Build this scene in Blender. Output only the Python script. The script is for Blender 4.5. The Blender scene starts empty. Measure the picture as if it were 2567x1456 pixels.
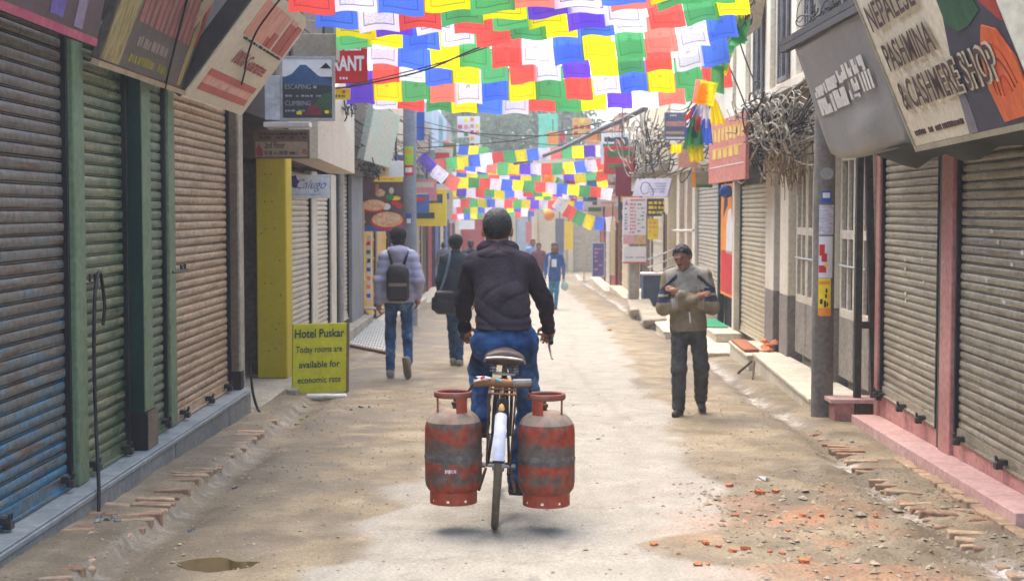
import bpy, bmesh, math, random
import numpy as np
from mathutils import Vector, Matrix

random.seed(7)
rng = np.random.default_rng(7)
R = math.radians
sc = bpy.context.scene
col = sc.collection

# ------------------------------------------------------------------ camera
FPX, CX, CY = 3634.0, 1283.5, 728.0        # focal length and centre in photo units (2567 x 1456)
cam_d = bpy.data.cameras.new('camera')
cam = bpy.data.objects.new('camera', cam_d)
col.objects.link(cam)
cam.location = (0, 0, 1.75)
cam.rotation_euler = (R(90 - 3.12), 0, R(0.39))
cam_d.lens = 36.0 * FPX / 2567.0
cam_d.sensor_width = 36.0
cam_d.clip_start = 0.1
cam_d.clip_end = 2000
cam_d.dof.use_dof = True
cam_d.dof.focus_distance = 9.2
cam_d.dof.aperture_fstop = 4.5
sc.camera = cam

# ------------------------------------------------------------------ sky and sun
SUN_EL, SUN_AZ = 68.0, -28.0               # sun high, ahead and to the left of the street
w = bpy.data.worlds.new('World')
sc.world = w
w.use_nodes = True
nt = w.node_tree
nt.nodes.clear()
sky = nt.nodes.new('ShaderNodeTexSky')
sky.sky_type = 'NISHITA'
sky.sun_disc = False
sky.sun_elevation = R(SUN_EL)
sky.sun_rotation = R(SUN_AZ)
sky.air_density = 1.0
sky.dust_density = 3.2
sky.ozone_density = 0.6
bg = nt.nodes.new('ShaderNodeBackground')
bg.inputs['Strength'].default_value = 0.15
wo = nt.nodes.new('ShaderNodeOutputWorld')
nt.links.new(sky.outputs[0], bg.inputs['Color'])
nt.links.new(bg.outputs[0], wo.inputs['Surface'])
sl = bpy.data.lights.new('sun', 'SUN')
sl.energy = 0.6
sl.angle = R(70)
sl.color = (1.0, 0.96, 0.90)
so = bpy.data.objects.new('sun', sl)
col.objects.link(so)
sd = Vector((math.sin(R(SUN_AZ)) * math.cos(R(SUN_EL)), math.cos(R(SUN_AZ)) * math.cos(R(SUN_EL)), math.sin(R(SUN_EL))))
so.rotation_euler = sd.to_track_quat('Z', 'Y').to_euler()
so.location = (0, 0, 30)

sc.view_settings.view_transform = 'Standard'
sc.view_settings.look = 'None'
sc.view_settings.gamma = 1.0
sc.view_settings.use_curve_mapping = False
sc.view_settings.exposure = 2.32
sc.render.engine = 'CYCLES'
sc.cycles.use_denoising = True
sc.cycles.max_bounces = 8
sc.cycles.diffuse_bounces = 4
sc.cycles.transmission_bounces = 6
sc.cycles.volume_bounces = 1
sc.cycles.transparent_max_bounces = 8
sc.cycles.sample_clamp_indirect = 6.0

# ------------------------------------------------------------------ geometry of the photograph
bpy.context.view_layer.update()
CR = Matrix.Rotation(R(0.39), 3, 'Z') @ Matrix.Rotation(R(90 - 3.12), 3, 'X')
CO = Vector((0, 0, 1.75))
SLOPE = 0.0216                              # the street falls away gently from the photographer

def gz(y):
    return -SLOPE * (min(y, 60.0) - 6.9)

def ray(X, Y):
    return CR @ Vector(((X - CX) / FPX, -(Y - CY) / FPX, -1.0))

def P(X, Y, d):
    r = ray(X, Y); return CO + r * (d / r.y)

def G(X, Y, lift=0.0):
    r = ray(X, Y)
    t = (1.75 - SLOPE * 6.9 - lift) / (-r.z - SLOPE * r.y)
    return CO + r * t

def PXP(X, Y, x):
    r = ray(X, Y); return CO + r * (x / r.x)

# ------------------------------------------------------------------ mesh builder
class MB:
    def __init__(self):
        self.v = []; self.f = []; self.m = []; self.cur = 0
        self.T = None
    def add(self, vs, fs):
        n = len(self.v)
        if self.T is not None:
            vs = [self.T @ Vector(p) for p in vs]
        self.v += [tuple(p) for p in vs]
        self.f += [tuple(n + i for i in f) for f in fs]
        self.m += [self.cur] * len(fs)
        return self
    def box(self, x0, y0, z0, x1, y1, z1):
        vs = [(x, y, z) for z in (z0, z1) for y in (y0, y1) for x in (x0, x1)]
        return self.add(vs, [(0, 2, 3, 1), (4, 5, 7, 6), (0, 1, 5, 4), (2, 6, 7, 3), (0, 4, 6, 2), (1, 3, 7, 5)])
    def obox(self, o, u, v, n):
        o, u, v, n = Vector(o), Vector(u), Vector(v), Vector(n)
        vs = [o, o + u, o + v, o + u + v, o + n, o + u + n, o + v + n, o + u + v + n]
        fs = [(0, 2, 3, 1), (4, 5, 7, 6), (0, 1, 5, 4), (2, 6, 7, 3), (0, 4, 6, 2), (1, 3, 7, 5)]
        if u.cross(v).dot(n) < 0:
            fs = [tuple(reversed(f)) for f in fs]
        return self.add(vs, fs)
    def bar(self, a, b, wd, hg):
        a, b = Vector(a), Vector(b)
        d = (b - a)
        if d.length < 1e-6: return self
        up = Vector((0, 0, 1)) if abs(d.normalized().z) < .95 else Vector((1, 0, 0))
        s = d.cross(up).normalized(); t = s.cross(d).normalized()
        return self.obox(a - s * wd / 2 - t * hg / 2, s * wd, d, t * hg)
    def tube(self, pts, r, seg=8, cap=True):
        pts = [Vector(p) for p in pts]
        n = len(pts)
        rs = r if isinstance(r, (list, tuple)) else [r] * n
        vs, fs = [], []
        prev = None
        for i, p in enumerate(pts):
            t = (pts[min(i + 1, n - 1)] - pts[max(i - 1, 0)])
            t = t.normalized() if t.length > 1e-9 else Vector((0, 0, 1))
            if prev is None:
                ref = Vector((0, 0, 1)) if abs(t.z) < .9 else Vector((1, 0, 0))
                s = t.cross(ref).normalized()
            else:
                s = (prev - t * prev.dot(t))
                s = s.normalized() if s.length > 1e-6 else t.orthogonal().normalized()
            prev = s
            b = t.cross(s)
            for k in range(seg):
                a = 2 * math.pi * k / seg
                vs.append(p + (s * math.cos(a) + b * math.sin(a)) * rs[i])
        for i in range(n - 1):
            for k in range(seg):
                a, b_ = i * seg + k, i * seg + (k + 1) % seg
                fs.append((a, b_, b_ + seg, a + seg))
        if cap:
            fs.append(tuple(reversed(range(seg)))); fs.append(tuple((n - 1) * seg + k for k in range(seg)))
        return self.add(vs, fs)
    def ring(self, c, rad, r, axis, seg=28, sg=8, arc=(0, 2 * math.pi)):
        c = Vector(c); ax = Vector(axis).normalized(); u = ax.orthogonal().normalized(); v = ax.cross(u)
        full = abs(arc[1] - arc[0] - 2 * math.pi) < 1e-3
        if not full:
            pts = [c + (u * math.cos(a) + v * math.sin(a)) * rad for a in np.linspace(arc[0], arc[1], seg)]
            return self.tube(pts, r, sg)
        vs, fs = [], []
        for i in range(seg):
            a = 2 * math.pi * i / seg
            d = u * math.cos(a) + v * math.sin(a)
            for k in range(sg):
                b = 2 * math.pi * k / sg
                vs.append(c + d * (rad + r * math.cos(b)) + ax * r * math.sin(b))
        for i in range(seg):
            for k in range(sg):
                a, b = i * sg + k, i * sg + (k + 1) % sg
                a2, b2 = ((i + 1) % seg) * sg + k, ((i + 1) % seg) * sg + (k + 1) % sg
                fs.append((a, a2, b2, b))
        return self.add(vs, fs)
    def lathe(self, prof, c, seg=32, a0=0.0, a1=2 * math.pi):
        full = abs(a1 - a0 - 2 * math.pi) < 1e-3
        ns = seg if full else seg + 1
        vs, fs = [], []
        for i in range(ns):
            a = a0 + (a1 - a0) * i / seg
            for r, z in prof:
                vs.append((c[0] + r * math.cos(a), c[1] + r * math.sin(a), c[2] + z))
        m = len(prof)
        for i in range(seg):
            j = (i + 1) % ns
            for k in range(m - 1):
                fs.append((i * m + k, j * m + k, j * m + k + 1, i * m + k + 1))
        return self.add(vs, fs)
    def poly(self, pts, n):
        """flat polygon pushed out by vector n"""
        pts = [Vector(p) for p in pts]; n = Vector(n); k = len(pts)
        vs = pts + [p + n for p in pts]
        fs = [tuple(reversed(range(k))), tuple(range(k, 2 * k))]
        fs += [(i, (i + 1) % k, (i + 1) % k + k, i + k) for i in range(k)]
        return self.add(vs, fs)
    def build(self, name, mats, parent=None, smooth=False, bev=0.0, loc=None):
        me = bpy.data.meshes.new(name)
        base = Vector((0, 0, 0))
        if parent is not None: base = wloc(parent)
        elif loc is not None: base = Vector(loc)
        me.from_pydata([tuple(Vector(p) - base) for p in self.v], [], self.f)
        if not isinstance(mats, (list, tuple)): mats = [mats]
        for m in mats: me.materials.append(m)
        if len(mats) > 1: me.polygons.foreach_set('material_index', self.m)
        if bev > 0:
            bm = bmesh.new(); bm.from_mesh(me)
            bmesh.ops.bevel(bm, geom=list(bm.edges), offset=bev, segments=1, affect='EDGES', clamp_overlap=True)
            bm.to_mesh(me); bm.free()
        if smooth:
            me.polygons.foreach_set('use_smooth', [True] * len(me.polygons))
            if smooth != 'all':
                try: me.set_sharp_from_angle(angle=R(38))
                except Exception: pass
        me.update()
        o = bpy.data.objects.new(name, me)
        col.objects.link(o)
        if parent is not None: o.parent = parent
        elif loc is not None: o.location = loc
        return o

def wloc(o):
    p = Vector(o.location)
    while o.parent is not None:
        o = o.parent; p = p + Vector(o.location)
    return p

def tag(o, label, cat, group=None, kind=None):
    if label: o['label'] = label
    if cat: o['category'] = cat
    if group: o['group'] = group
    if kind: o['kind'] = kind
    return o

def thing(name, loc, label, cat, group=None):
    o = bpy.data.objects.new(name, None)
    o.empty_display_size = .1
    col.objects.link(o); o.location = loc
    return tag(o, label, cat, group)

def struct(o):
    o['kind'] = 'structure'; return o

def part(name, mat, parent, fn, **kw):
    b = MB(); fn(b); return b.build(name, mat, parent, **kw)

# ------------------------------------------------------------------ materials
def s(r, g, b):
    f = lambda c: (c / 255) / 12.92 if c <= 10 else (((c / 255) + .055) / 1.055) ** 2.4
    return (f(r), f(g), f(b), 1)

MATS = {}
def M(name, c1, c2=None, c3=None, scale=3.0, st=(1, 1, 1), lo=.35, hi=.65, rough=.8, bump=0.0, bscale=40.0, metal=0.0, spec=.3,
      grime=.18, translucent=0.0, alpha=None, coord='pos', bdist=.01, detail=6.0, custom=None, rand=0.0, rust=None):
    if name in MATS: return MATS[name]
    m = bpy.data.materials.new(name); m.use_nodes = True
    t = m.node_tree; n = t.nodes; L = t.links
    bs = n['Principled BSDF']
    bs.inputs['Roughness'].default_value = rough
    bs.inputs['Metallic'].default_value = metal
    bs.inputs['Specular IOR Level'].default_value = spec
    if coord == 'pos':
        g = n.new('ShaderNodeNewGeometry'); src = g.outputs['Position']
    else:
        g = n.new('ShaderNodeTexCoord'); src = g.outputs[coord]
    mp = n.new('ShaderNodeMapping'); mp.inputs['Scale'].default_value = st
    L.new(src, mp.inputs['Vector'])
    vec = mp.outputs[0]
    if rand > 0:
        oi = n.new('ShaderNodeObjectInfo'); mu = n.new('ShaderNodeMath'); mu.operation = 'MULTIPLY'; mu.inputs[1].default_value = 37.0
        L.new(oi.outputs['Random'], mu.inputs[0])
        va = n.new('ShaderNodeVectorMath'); va.operation = 'ADD'
        L.new(vec, va.inputs[0]); L.new(mu.outputs[0], va.inputs[1]); vec = va.outputs[0]
    no = n.new('ShaderNodeTexNoise'); no.inputs['Scale'].default_value = scale; no.inputs['Detail'].default_value = detail
    no.inputs['Roughness'].default_value = .62
    L.new(vec, no.inputs['Vector'])
    fac = no.outputs['Fac']
    if custom: fac = custom(n, L, fac, src)
    rp = n.new('ShaderNodeValToRGB')
    e = rp.color_ramp.elements
    c2 = c2 or c1
    e[0].position = lo; e[0].color = c1; e[1].position = hi; e[1].color = c2
    if c3:
        x = e.new(min(.99, hi + (hi - lo) * .8)); x.color = c3
    L.new(fac, rp.inputs[0])
    colr = rp.outputs[0]
    if grime > 0:
        gn = n.new('ShaderNodeTexNoise'); gn.inputs['Scale'].default_value = 23.0; gn.inputs['Detail'].default_value = 5
        L.new(src, gn.inputs['Vector'])
        mr = n.new('ShaderNodeMapRange'); mr.inputs[1].default_value = .3; mr.inputs[2].default_value = .7
        mr.inputs[3].default_value = 1 - grime; mr.inputs[4].default_value = 1 + grime * .6
        L.new(gn.outputs['Fac'], mr.inputs[0])
        mx = n.new('ShaderNodeMix'); mx.data_type = 'RGBA'; mx.blend_type = 'MULTIPLY'; mx.inputs[0].default_value = 1
        L.new(colr, mx.inputs[6]); L.new(mr.outputs[0], mx.inputs[7]); colr = mx.outputs[2]
    if rust:
        rm = n.new('ShaderNodeMapping'); rm.inputs['Scale'].default_value = (1, .8, 7); L.new(src, rm.inputs['Vector'])
        rn = n.new('ShaderNodeTexNoise'); rn.inputs['Scale'].default_value = 3.2; rn.inputs['Detail'].default_value = 9; rn.inputs['Roughness'].default_value = .72; L.new(rm.outputs[0], rn.inputs['Vector'])
        rr0 = n.new('ShaderNodeMapRange'); rr0.inputs[1].default_value = .53; rr0.inputs[2].default_value = .60; rr0.inputs[4].default_value = rust[1]; L.new(rn.outputs['Fac'], rr0.inputs[0])
        rx = n.new('ShaderNodeMix'); rx.data_type = 'RGBA'; L.new(rr0.outputs[0], rx.inputs[0]); L.new(colr, rx.inputs[6]); rx.inputs[7].default_value = rust[0]; colr = rx.outputs[2]
    if rand > 0:
        oi2 = n.new('ShaderNodeObjectInfo')
        mr2 = n.new('ShaderNodeMapRange'); mr2.inputs[3].default_value = 1 - rand; mr2.inputs[4].default_value = 1 + rand
        L.new(oi2.outputs['Random'], mr2.inputs[0])
        mx2 = n.new('ShaderNodeMix'); mx2.data_type = 'RGBA'; mx2.blend_type = 'MULTIPLY'; mx2.inputs[0].default_value = 1
        L.new(colr, mx2.inputs[6]); L.new(mr2.outputs[0], mx2.inputs[7]); colr = mx2.outputs[2]
    L.new(colr, bs.inputs['Base Color'])
    if bump > 0:
        bn = n.new('ShaderNodeTexNoise'); bn.inputs['Scale'].default_value = bscale; bn.inputs['Detail'].default_value = 6
        L.new(mp.outputs[0], bn.inputs['Vector'])
        bp = n.new('ShaderNodeBump'); bp.inputs['Strength'].default_value = bump; bp.inputs['Distance'].default_value = bdist
        L.new(bn.outputs['Fac'], bp.inputs['Height']); L.new(bp.outputs[0], bs.inputs['Normal'])
    if translucent > 0:
        tr = n.new('ShaderNodeBsdfTranslucent'); L.new(colr, tr.inputs[0])
        ms = n.new('ShaderNodeMixShader'); ms.inputs[0].default_value = translucent
        L.new(bs.outputs[0], ms.inputs[1]); L.new(tr.outputs[0], ms.inputs[2])
        L.new(ms.outputs[0], n['Material Output'].inputs['Surface'])
    MATS[name] = m
    return m

# ------------------------------------------------------------------ letters
def text_geo(txt, bold=0.0, shear=0.0):
    cu = bpy.data.curves.new('lettering', 'FONT'); cu.body = txt; cu.size = 1.0; cu.offset = bold; cu.shear = shear
    cu.resolution_u = 3
    o = bpy.data.objects.new('lettering', cu); col.objects.link(o)
    bpy.context.view_layer.update()
    me = bpy.data.meshes.new_from_object(o)
    vs = [tuple(v.co) for v in me.vertices]; fs = [tuple(p.vertices) for p in me.polygons]
    bpy.data.objects.remove(o); bpy.data.curves.remove(cu); bpy.data.meshes.remove(me)
    return vs, fs

class Panel:
    """a flat board: origin at its lower reading-left corner, u along the writing, v up the face"""
    def __init__(self, o, u, v, W, H):
        self.o = Vector(o); self.u = Vector(u).normalized(); self.v = Vector(v).normalized()
        self.n = self.u.cross(self.v).normalized(); self.W = W; self.H = H
    def pt(self, a, b, l=0.0):
        return self.o + self.u * a + self.v * b + self.n * l
    def board(self, root, mat, th=.04, name='panel', bev=.004):
        b = MB(); b.obox(self.pt(0, 0, -th), self.u * self.W, self.v * self.H, self.n * th)
        return b.build(name, mat, root, bev=bev)
    def frame(self, root, mat, wd=.03, th=.05, lift=.008, name='frame'):
        b = MB(); W, H = self.W, self.H
        for (a, c, w_, h_) in ((-wd, -wd, W + 2 * wd, wd), (-wd, H, W + 2 * wd, wd), (-wd, 0, wd, H), (W, 0, wd, H)):
            b.obox(self.pt(a, c, -th), self.u * w_, self.v * h_, self.n * (th + lift))
        return b.build(name, mat, root)
    def rect(self, root, mat, a0, b0, a1, b1, name='print', l=.003):
        b = MB(); b.obox(self.pt(a0, b0, .0005), self.u * (a1 - a0), self.v * (b1 - b0), self.n * l)
        return b.build(name, mat, root)
    def rects(self, root, mat, lst, name='print', l=.003):
        if len(lst) <= 12:
            for q_ in lst: o = self.rect(root, mat, *q_, name=name, l=l)
            return o
        b = MB()
        for (a0, b0, a1, b1) in lst:
            b.obox(self.pt(a0, b0, .0005), self.u * (a1 - a0), self.v * (b1 - b0), self.n * l)
        return b.build(name, mat, root)
    def shape(self, root, mat, pts, name='print', l=.003):
        b = MB(); b.poly([self.pt(a, c, .0005) for a, c in pts], self.n * l)
        return b.build(name, mat, root)
    def text(self, root, mat, txt, a, b_, h, width=None, bold=.0, shear=0.0, l=.006, align='l', name='lettering', rot=0.0):
        vs, fs = text_geo(txt, bold, shear)
        xs = [p[0] for p in vs]; x0, x1 = min(xs), max(xs)
        sy = h / .73
        sx = sy if width is None else width / (x1 - x0)
        wd = (x1 - x0) * sx
        off = {'l': 0, 'c': -wd / 2, 'r': -wd}[align]
        ca, sa = math.cos(rot), math.sin(rot)
        pts = []
        for x, y, z in vs:
            px, py = (x - x0) * sx + off, y * sy
            pts.append(self.pt(a + px * ca - py * sa, b_ + px * sa + py * ca, l))
        m = MB(); m.add(pts, fs)
        return m.build(name, mat, root)
    def scribble(self, root, mat, a0, b0, a1, b1, rows, name='print', seed=1, fill=.5, l=.003, gap=.35):
        """rows of small marks standing for print too small to read"""
        r = random.Random(seed); lst = []
        rh = (b1 - b0) / rows
        for i in range(rows):
            y = b0 + i * rh; x = a0
            while x < a1:
                w_ = rh * r.uniform(.35, 1.1)
                if r.random() < fill + .35:
                    lst.append((x, y + rh * gap * .5, min(x + w_, a1), y + rh * (1 - gap * .5) * r.uniform(.8, 1)))
                x += w_ + rh * r.uniform(.12, .4)
        b = MB()
        for (x0_, y0_, x1_, y1_) in lst:
            b.obox(self.pt(x0_, y0_, .0005), self.u * (x1_ - x0_), self.v * (y1_ - y0_), self.n * l)
        o = b.build(name, mat, root); o['kind'] = 'stuff'; return o
# ================================================================== the street
def vnoise(x, y, seed=0):
    xi = np.floor(x).astype(np.int64); yi = np.floor(y).astype(np.int64)
    fx = x - xi; fy = y - yi
    fx = fx * fx * (3 - 2 * fx); fy = fy * fy * (3 - 2 * fy)
    def h(a, b):
        n = (a * 374761393 + b * 668265263 + seed * 974711) & 0x7fffffff
        n = ((n ^ (n >> 13)) * 1274126177) & 0x7fffffff
        return ((n ^ (n >> 16)) & 0xffff) / 65535.0
    return (h(xi, yi) * (1 - fx) + h(xi + 1, yi) * fx) * (1 - fy) + (h(xi, yi + 1) * (1 - fx) + h(xi + 1, yi + 1) * fx) * fy

def fbm(x, y, seed=0, oct=4):
    t = 0; a = .5; tot = 0
    for i in range(oct):
        t = t + a * vnoise(x * 2 ** i + 17 * i, y * 2 ** i, seed + i); tot += a; a *= .5
    return t / tot

def sst(x, a, b):
    t = np.clip((x - a) / (b - a), 0, 1); return t * t * (3 - 2 * t)

def left_edge(y):      # the broken edge of the brick strip on one side, and the gutter on the other
    return -2.07 - .02 * np.clip(y - 9, 0, 8) + .05 * (vnoise(y * 1.7, y * 0, 5) - .5)
def right_edge(y):
    return 2.36 + .012 * np.clip(y - 9, 0, 12) + .08 * (vnoise(y * 1.3, y * 0, 9) - .5)

def ground_h(x, y):
    base = -SLOPE * (np.minimum(y, 60.0) - 6.9)
    near = 1 - sst(y, 30, 60)
    rel = (fbm(x * 1.1, y * .8, 1) - .5) * .05 + (fbm(x * 6, y * 5, 2) - .5) * .016
    rough_r = sst(x, 1.0, 1.6) * (1 - sst(x, 2.5, 2.8)) * (1 - sst(y, 9.5, 12))
    rel = rel + rough_r * ((fbm(x * 5, y * 5, 3) - .5) * .10 + (fbm(x * 12, y * 14, 4) - .5) * .03)
    conc = conc_mask(x, y)
    rel = rel * (1 - .75 * conc)
    le = left_edge(y); re = right_edge(y)
    kerb = (1 - sst(x, le - .02, le + .03)) * (1 - sst(y, 14.5, 15.5)) * .055
    gut = np.exp(-((x - le - .12) / .09) ** 2) * .03 * (1 - sst(y, 15, 17))
    gutr = np.exp(-((x - re) / .10) ** 2) * .045
    pud_ = np.exp(-(((x + 1.53) / .22) ** 2 + ((y - 7.2) / .24) ** 2)) * .035
    return base + (rel * near) + kerb - gut - gutr - pud_

def conc_mask(x, y):
    l = np.interp(y, [4, 6.9, 9, 12, 15, 24, 40], [-1.15, -.98, -.85, -.55, -.15, .1, .1])
    r = np.interp(y, [4, 6.9, 7.6, 8.2, 9.5, 12, 15, 24, 40], [1.35, 1.15, .55, 1.25, 1.35, 1.3, 1.4, 1.6, 1.6])
    n = (fbm(x * 2.2, y * 1.6, 11) - .5) * .55
    return sst(x - l + n, -.06, .14) * (1 - sst(x - r + n, -.12, .08))

xs = np.concatenate([[-400, -120, -40, -14, -8, -5.5, -4.4], np.arange(-3.6, 3.62, .042), [4.4, 5.5, 8, 14, 40, 120, 400]])
ys = np.concatenate([[-60, -20, -6, 0, 3], np.arange(5.6, 16, .05), np.arange(16, 26, .10), np.arange(26, 60, .4), [62, 66, 75, 95, 130, 250, 900]])
GX, GY = np.meshgrid(xs, ys, indexing='ij')
GZ = ground_h(GX, GY)
nx_, ny_ = len(xs), len(ys)
idx = np.arange(nx_ * ny_).reshape(nx_, ny_)
faces = np.stack([idx[:-1, :-1], idx[1:, :-1], idx[1:, 1:], idx[:-1, 1:]], -1).reshape(-1, 4)
gme = bpy.data.meshes.new('ground')
gme.from_pydata(np.stack([GX, GY, GZ], -1).reshape(-1, 3).tolist(), [], faces.tolist())
gme.polygons.foreach_set('use_smooth', [True] * len(faces))
conc = conc_mask(GX, GY)
damp = sst(.5 * fbm(GX * 1.3, GY * .9, 21) + .5 * fbm(GX * 4.5, GY * 3.0, 23) + .07 * sst(-GX, .4, 1.8), .45, .64) * (1 - conc) * .6
damp = np.maximum(damp, np.exp(-((GX - left_edge(GY) - .25) / .28) ** 2) * .8 * sst(fbm(GX * 2, GY * 1.2, 31), .30, .6))
damp = np.maximum(damp, np.exp(-((GX - right_edge(GY) + .05) / .16) ** 2) * .6)
damp = np.maximum(damp, .55 * sst(fbm(GX * 1.5, GY * 1.1, 41), .52, .62) * np.exp(-((GX - 1.9) / .7) ** 2) * (GY < 11))
for x0_, a_, w_ in ((-.12, .22, .022), (.42, .16, .018), (.78, .2, .035), (-.62, .18, .03), (.15, .12, .016)):
    damp = np.maximum(damp, a_ * np.exp(-((GX - x0_ - .10 * np.sin(GY * .55 + x0_ * 9) - .03 * np.sin(GY * 1.9)) / w_) ** 2) * sst(fbm(GX * 2, GY * 1.5, 81), .3, .6))
damp = np.maximum(damp, .35 * sst(np.abs(fbm(GX * 1.2, GY * 1.2, 91) - .5), .012, .0) * conc)
red = np.exp(-(((GX - 1.75) / .75) ** 2 + ((GY - 7.9) / 1.3) ** 2)) * sst(fbm(GX * 3, GY * 3, 51), .47, .68) * .55
pale = .35 * np.exp(-((GX - left_edge(GY) - .03) / .06) ** 2) * sst(fbm(GX * 9, GY * 9, 61), .48, .60)
pale = np.maximum(pale, np.exp(-((GX - right_edge(GY)) / .09) ** 2) * sst(fbm(GX * 3, GY * 2, 71), .35, .55))
cols_ = np.stack([conc, damp, red, pale], -1).reshape(-1, 4).astype(np.float32)
at = gme.attributes.new('cover', 'FLOAT_COLOR', 'POINT')
at.data.foreach_set('color', cols_.ravel())

gm = bpy.data.materials.new('street_dirt'); gm.use_nodes = True
t = gm.node_tree; n = t.nodes; L = t.links
bs = n['Principled BSDF']; bs.inputs['Specular IOR Level'].default_value = .25
geo = n.new('ShaderNodeNewGeometry')
atn = n.new('ShaderNodeAttribute'); atn.attribute_name = 'cover'
sep = n.new('ShaderNodeSeparateColor'); L.new(atn.outputs['Color'], sep.inputs[0])
def nz(scale, det=8, rough=.6):
    q = n.new('ShaderNodeTexNoise'); q.inputs['Scale'].default_value = scale; q.inputs['Detail'].default_value = det; q.inputs['Roughness'].default_value = rough
    L.new(geo.outputs['Position'], q.inputs['Vector']); return q.outputs['Fac']
def ramp(f, *st):
    q = n.new('ShaderNodeValToRGB'); e = q.color_ramp.elements
    e[0].position, e[0].color = st[0]; e[1].position, e[1].color = st[-1]
    for p_, c_ in st[1:-1]:
        x = e.new(p_); x.color = c_
    L.new(f, q.inputs[0]); return q.outputs[0]
def mix(f, a, b, mode='MIX'):
    q = n.new('ShaderNodeMix'); q.data_type = 'RGBA'; q.blend_type = mode
    if isinstance(f, (int, float)): q.inputs[0].default_value = f
    else: L.new(f, q.inputs[0])
    L.new(a, q.inputs[6]); L.new(b, q.inputs[7]); return q.outputs[2]
sand = ramp(nz(2.2), (.28, s(108, 96, 75)), (.5, s(138, 123, 97)), (.72, s(158, 144, 118)))
concr = ramp(nz(3.5), (.25, s(140, 133, 119)), (.55, s(154, 147, 132)), (.8, s(165, 158, 143)))
dampc = ramp(nz(4.0), (.3, s(64, 54, 42)), (.7, s(104, 90, 68)))
redc = ramp(nz(9.0), (.35, s(168, 120, 88)), (.7, s(196, 116, 70)))
palec = ramp(nz(14.0), (.38, s(130, 120, 104)), (.62, s(196, 188, 174)))
mfine = n.new('ShaderNodeMapRange'); mfine.inputs[1].default_value = .35; mfine.inputs[2].default_value = .65; mfine.inputs[3].default_value = .74; mfine.inputs[4].default_value = 1.16
L.new(nz(60, 6), mfine.inputs[0])
c = mix(sep.outputs[0], sand, concr)
c = mix(sep.outputs[1], c, dampc)
c = mix(sep.outputs[2], c, redc)
c = mix(atn.outputs['Alpha'], c, palec)
speck = ramp(nz(85, 3, .5), (.64, (0, 0, 0, 1)), (.72, (1, 1, 1, 1)))
dk = n.new('ShaderNodeRGB'); dk.outputs[0].default_value = s(104, 92, 76)
spk = n.new('ShaderNodeMath'); spk.operation = 'MULTIPLY'; spk.inputs[1].default_value = .5; L.new(speck, spk.inputs[0])
c = mix(spk.outputs[0], c, dk.outputs[0])
c = mix(1.0, c, mfine.outputs[0], 'MULTIPLY')
L.new(c, bs.inputs['Base Color'])
rr = n.new('ShaderNodeMapRange'); rr.inputs[3].default_value = .9; rr.inputs[4].default_value = .5; L.new(sep.outputs[1], rr.inputs[0]); L.new(rr.outputs[0], bs.inputs['Roughness'])
b1 = n.new('ShaderNodeBump'); b1.inputs['Strength'].default_value = .8; b1.inputs['Distance'].default_value = .012; L.new(nz(38, 8, .65), b1.inputs['Height'])
b2 = n.new('ShaderNodeBump'); b2.inputs['Strength'].default_value = .5; b2.inputs['Distance'].default_value = .03; L.new(nz(7, 6), b2.inputs['Height']); L.new(b1.outputs[0], b2.inputs['Normal'])
L.new(b2.outputs[0], bs.inputs['Normal'])
gme.materials.append(gm)
ground = bpy.data.objects.new('ground', gme); col.objects.link(ground); struct(ground)

def gh(x, y):
    return float(ground_h(np.array([float(x)]), np.array([float(y)]))[0])

# ---- puddle
m_water = M('puddle_water', s(70, 58, 34), s(92, 78, 46), scale=9, rough=.06, spec=.6, grime=.05)
pb = MB()
pc = G(540, 1415)
ring_ = []
for k in range(26):
    a = 2 * math.pi * k / 26; q = 1 + .22 * math.sin(3 * a + 1) + .12 * math.sin(5 * a)
    ring_.append((pc.x + math.cos(a) * .20 * q, pc.y + math.sin(a) * .21 * q))
zt = float(np.mean([gh(x, y) for x, y in ring_])) - .002
pb.poly([(x, y, zt - .02) for x, y in ring_], (0, 0, .02))
pud = pb.build('puddle', m_water); struct(pud)

# ---- brick strips beside the gutters: every brick its own piece
m_brick = M('old_brick', s(140, 104, 80), s(160, 126, 98), s(172, 148, 118), scale=7, rough=.9, bump=.5, rand=.16, grime=.3)
m_brickd = M('dusty_brick', s(150, 124, 98), s(176, 148, 116), s(192, 168, 136), scale=5, rough=.92, bump=.5, rand=.14, grime=.3)
def brick_mesh(lx, ly, lz, seed, mat):
    r = random.Random(seed); b = MB()
    b.box(-lx / 2, -ly / 2, -lz / 2, lx / 2, ly / 2, lz / 2)
    b.v = [(x + r.uniform(-.008, .008), y + r.uniform(-.006, .006), z + r.uniform(-.004, .004)) for x, y, z in b.v]
    me = bpy.data.meshes.new('brick'); me.from_pydata(b.v, [], b.f)
    bm = bmesh.new(); bm.from_mesh(me)
    bmesh.ops.bevel(bm, geom=list(bm.edges), offset=.006, segments=1, affect='EDGES', clamp_overlap=True)
    bm.to_mesh(me); bm.free(); me.materials.append(mat); return me
def place(me, name, parent, loc, rot=(0, 0, 0), scale=(1, 1, 1)):
    o = bpy.data.objects.new(name, me); col.objects.link(o)
    if parent is not None:
        o.parent = parent; o.location = Vector(loc) - wloc(parent)
    else: o.location = loc
    o.rotation_euler = rot; o.scale = scale; return o

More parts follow.
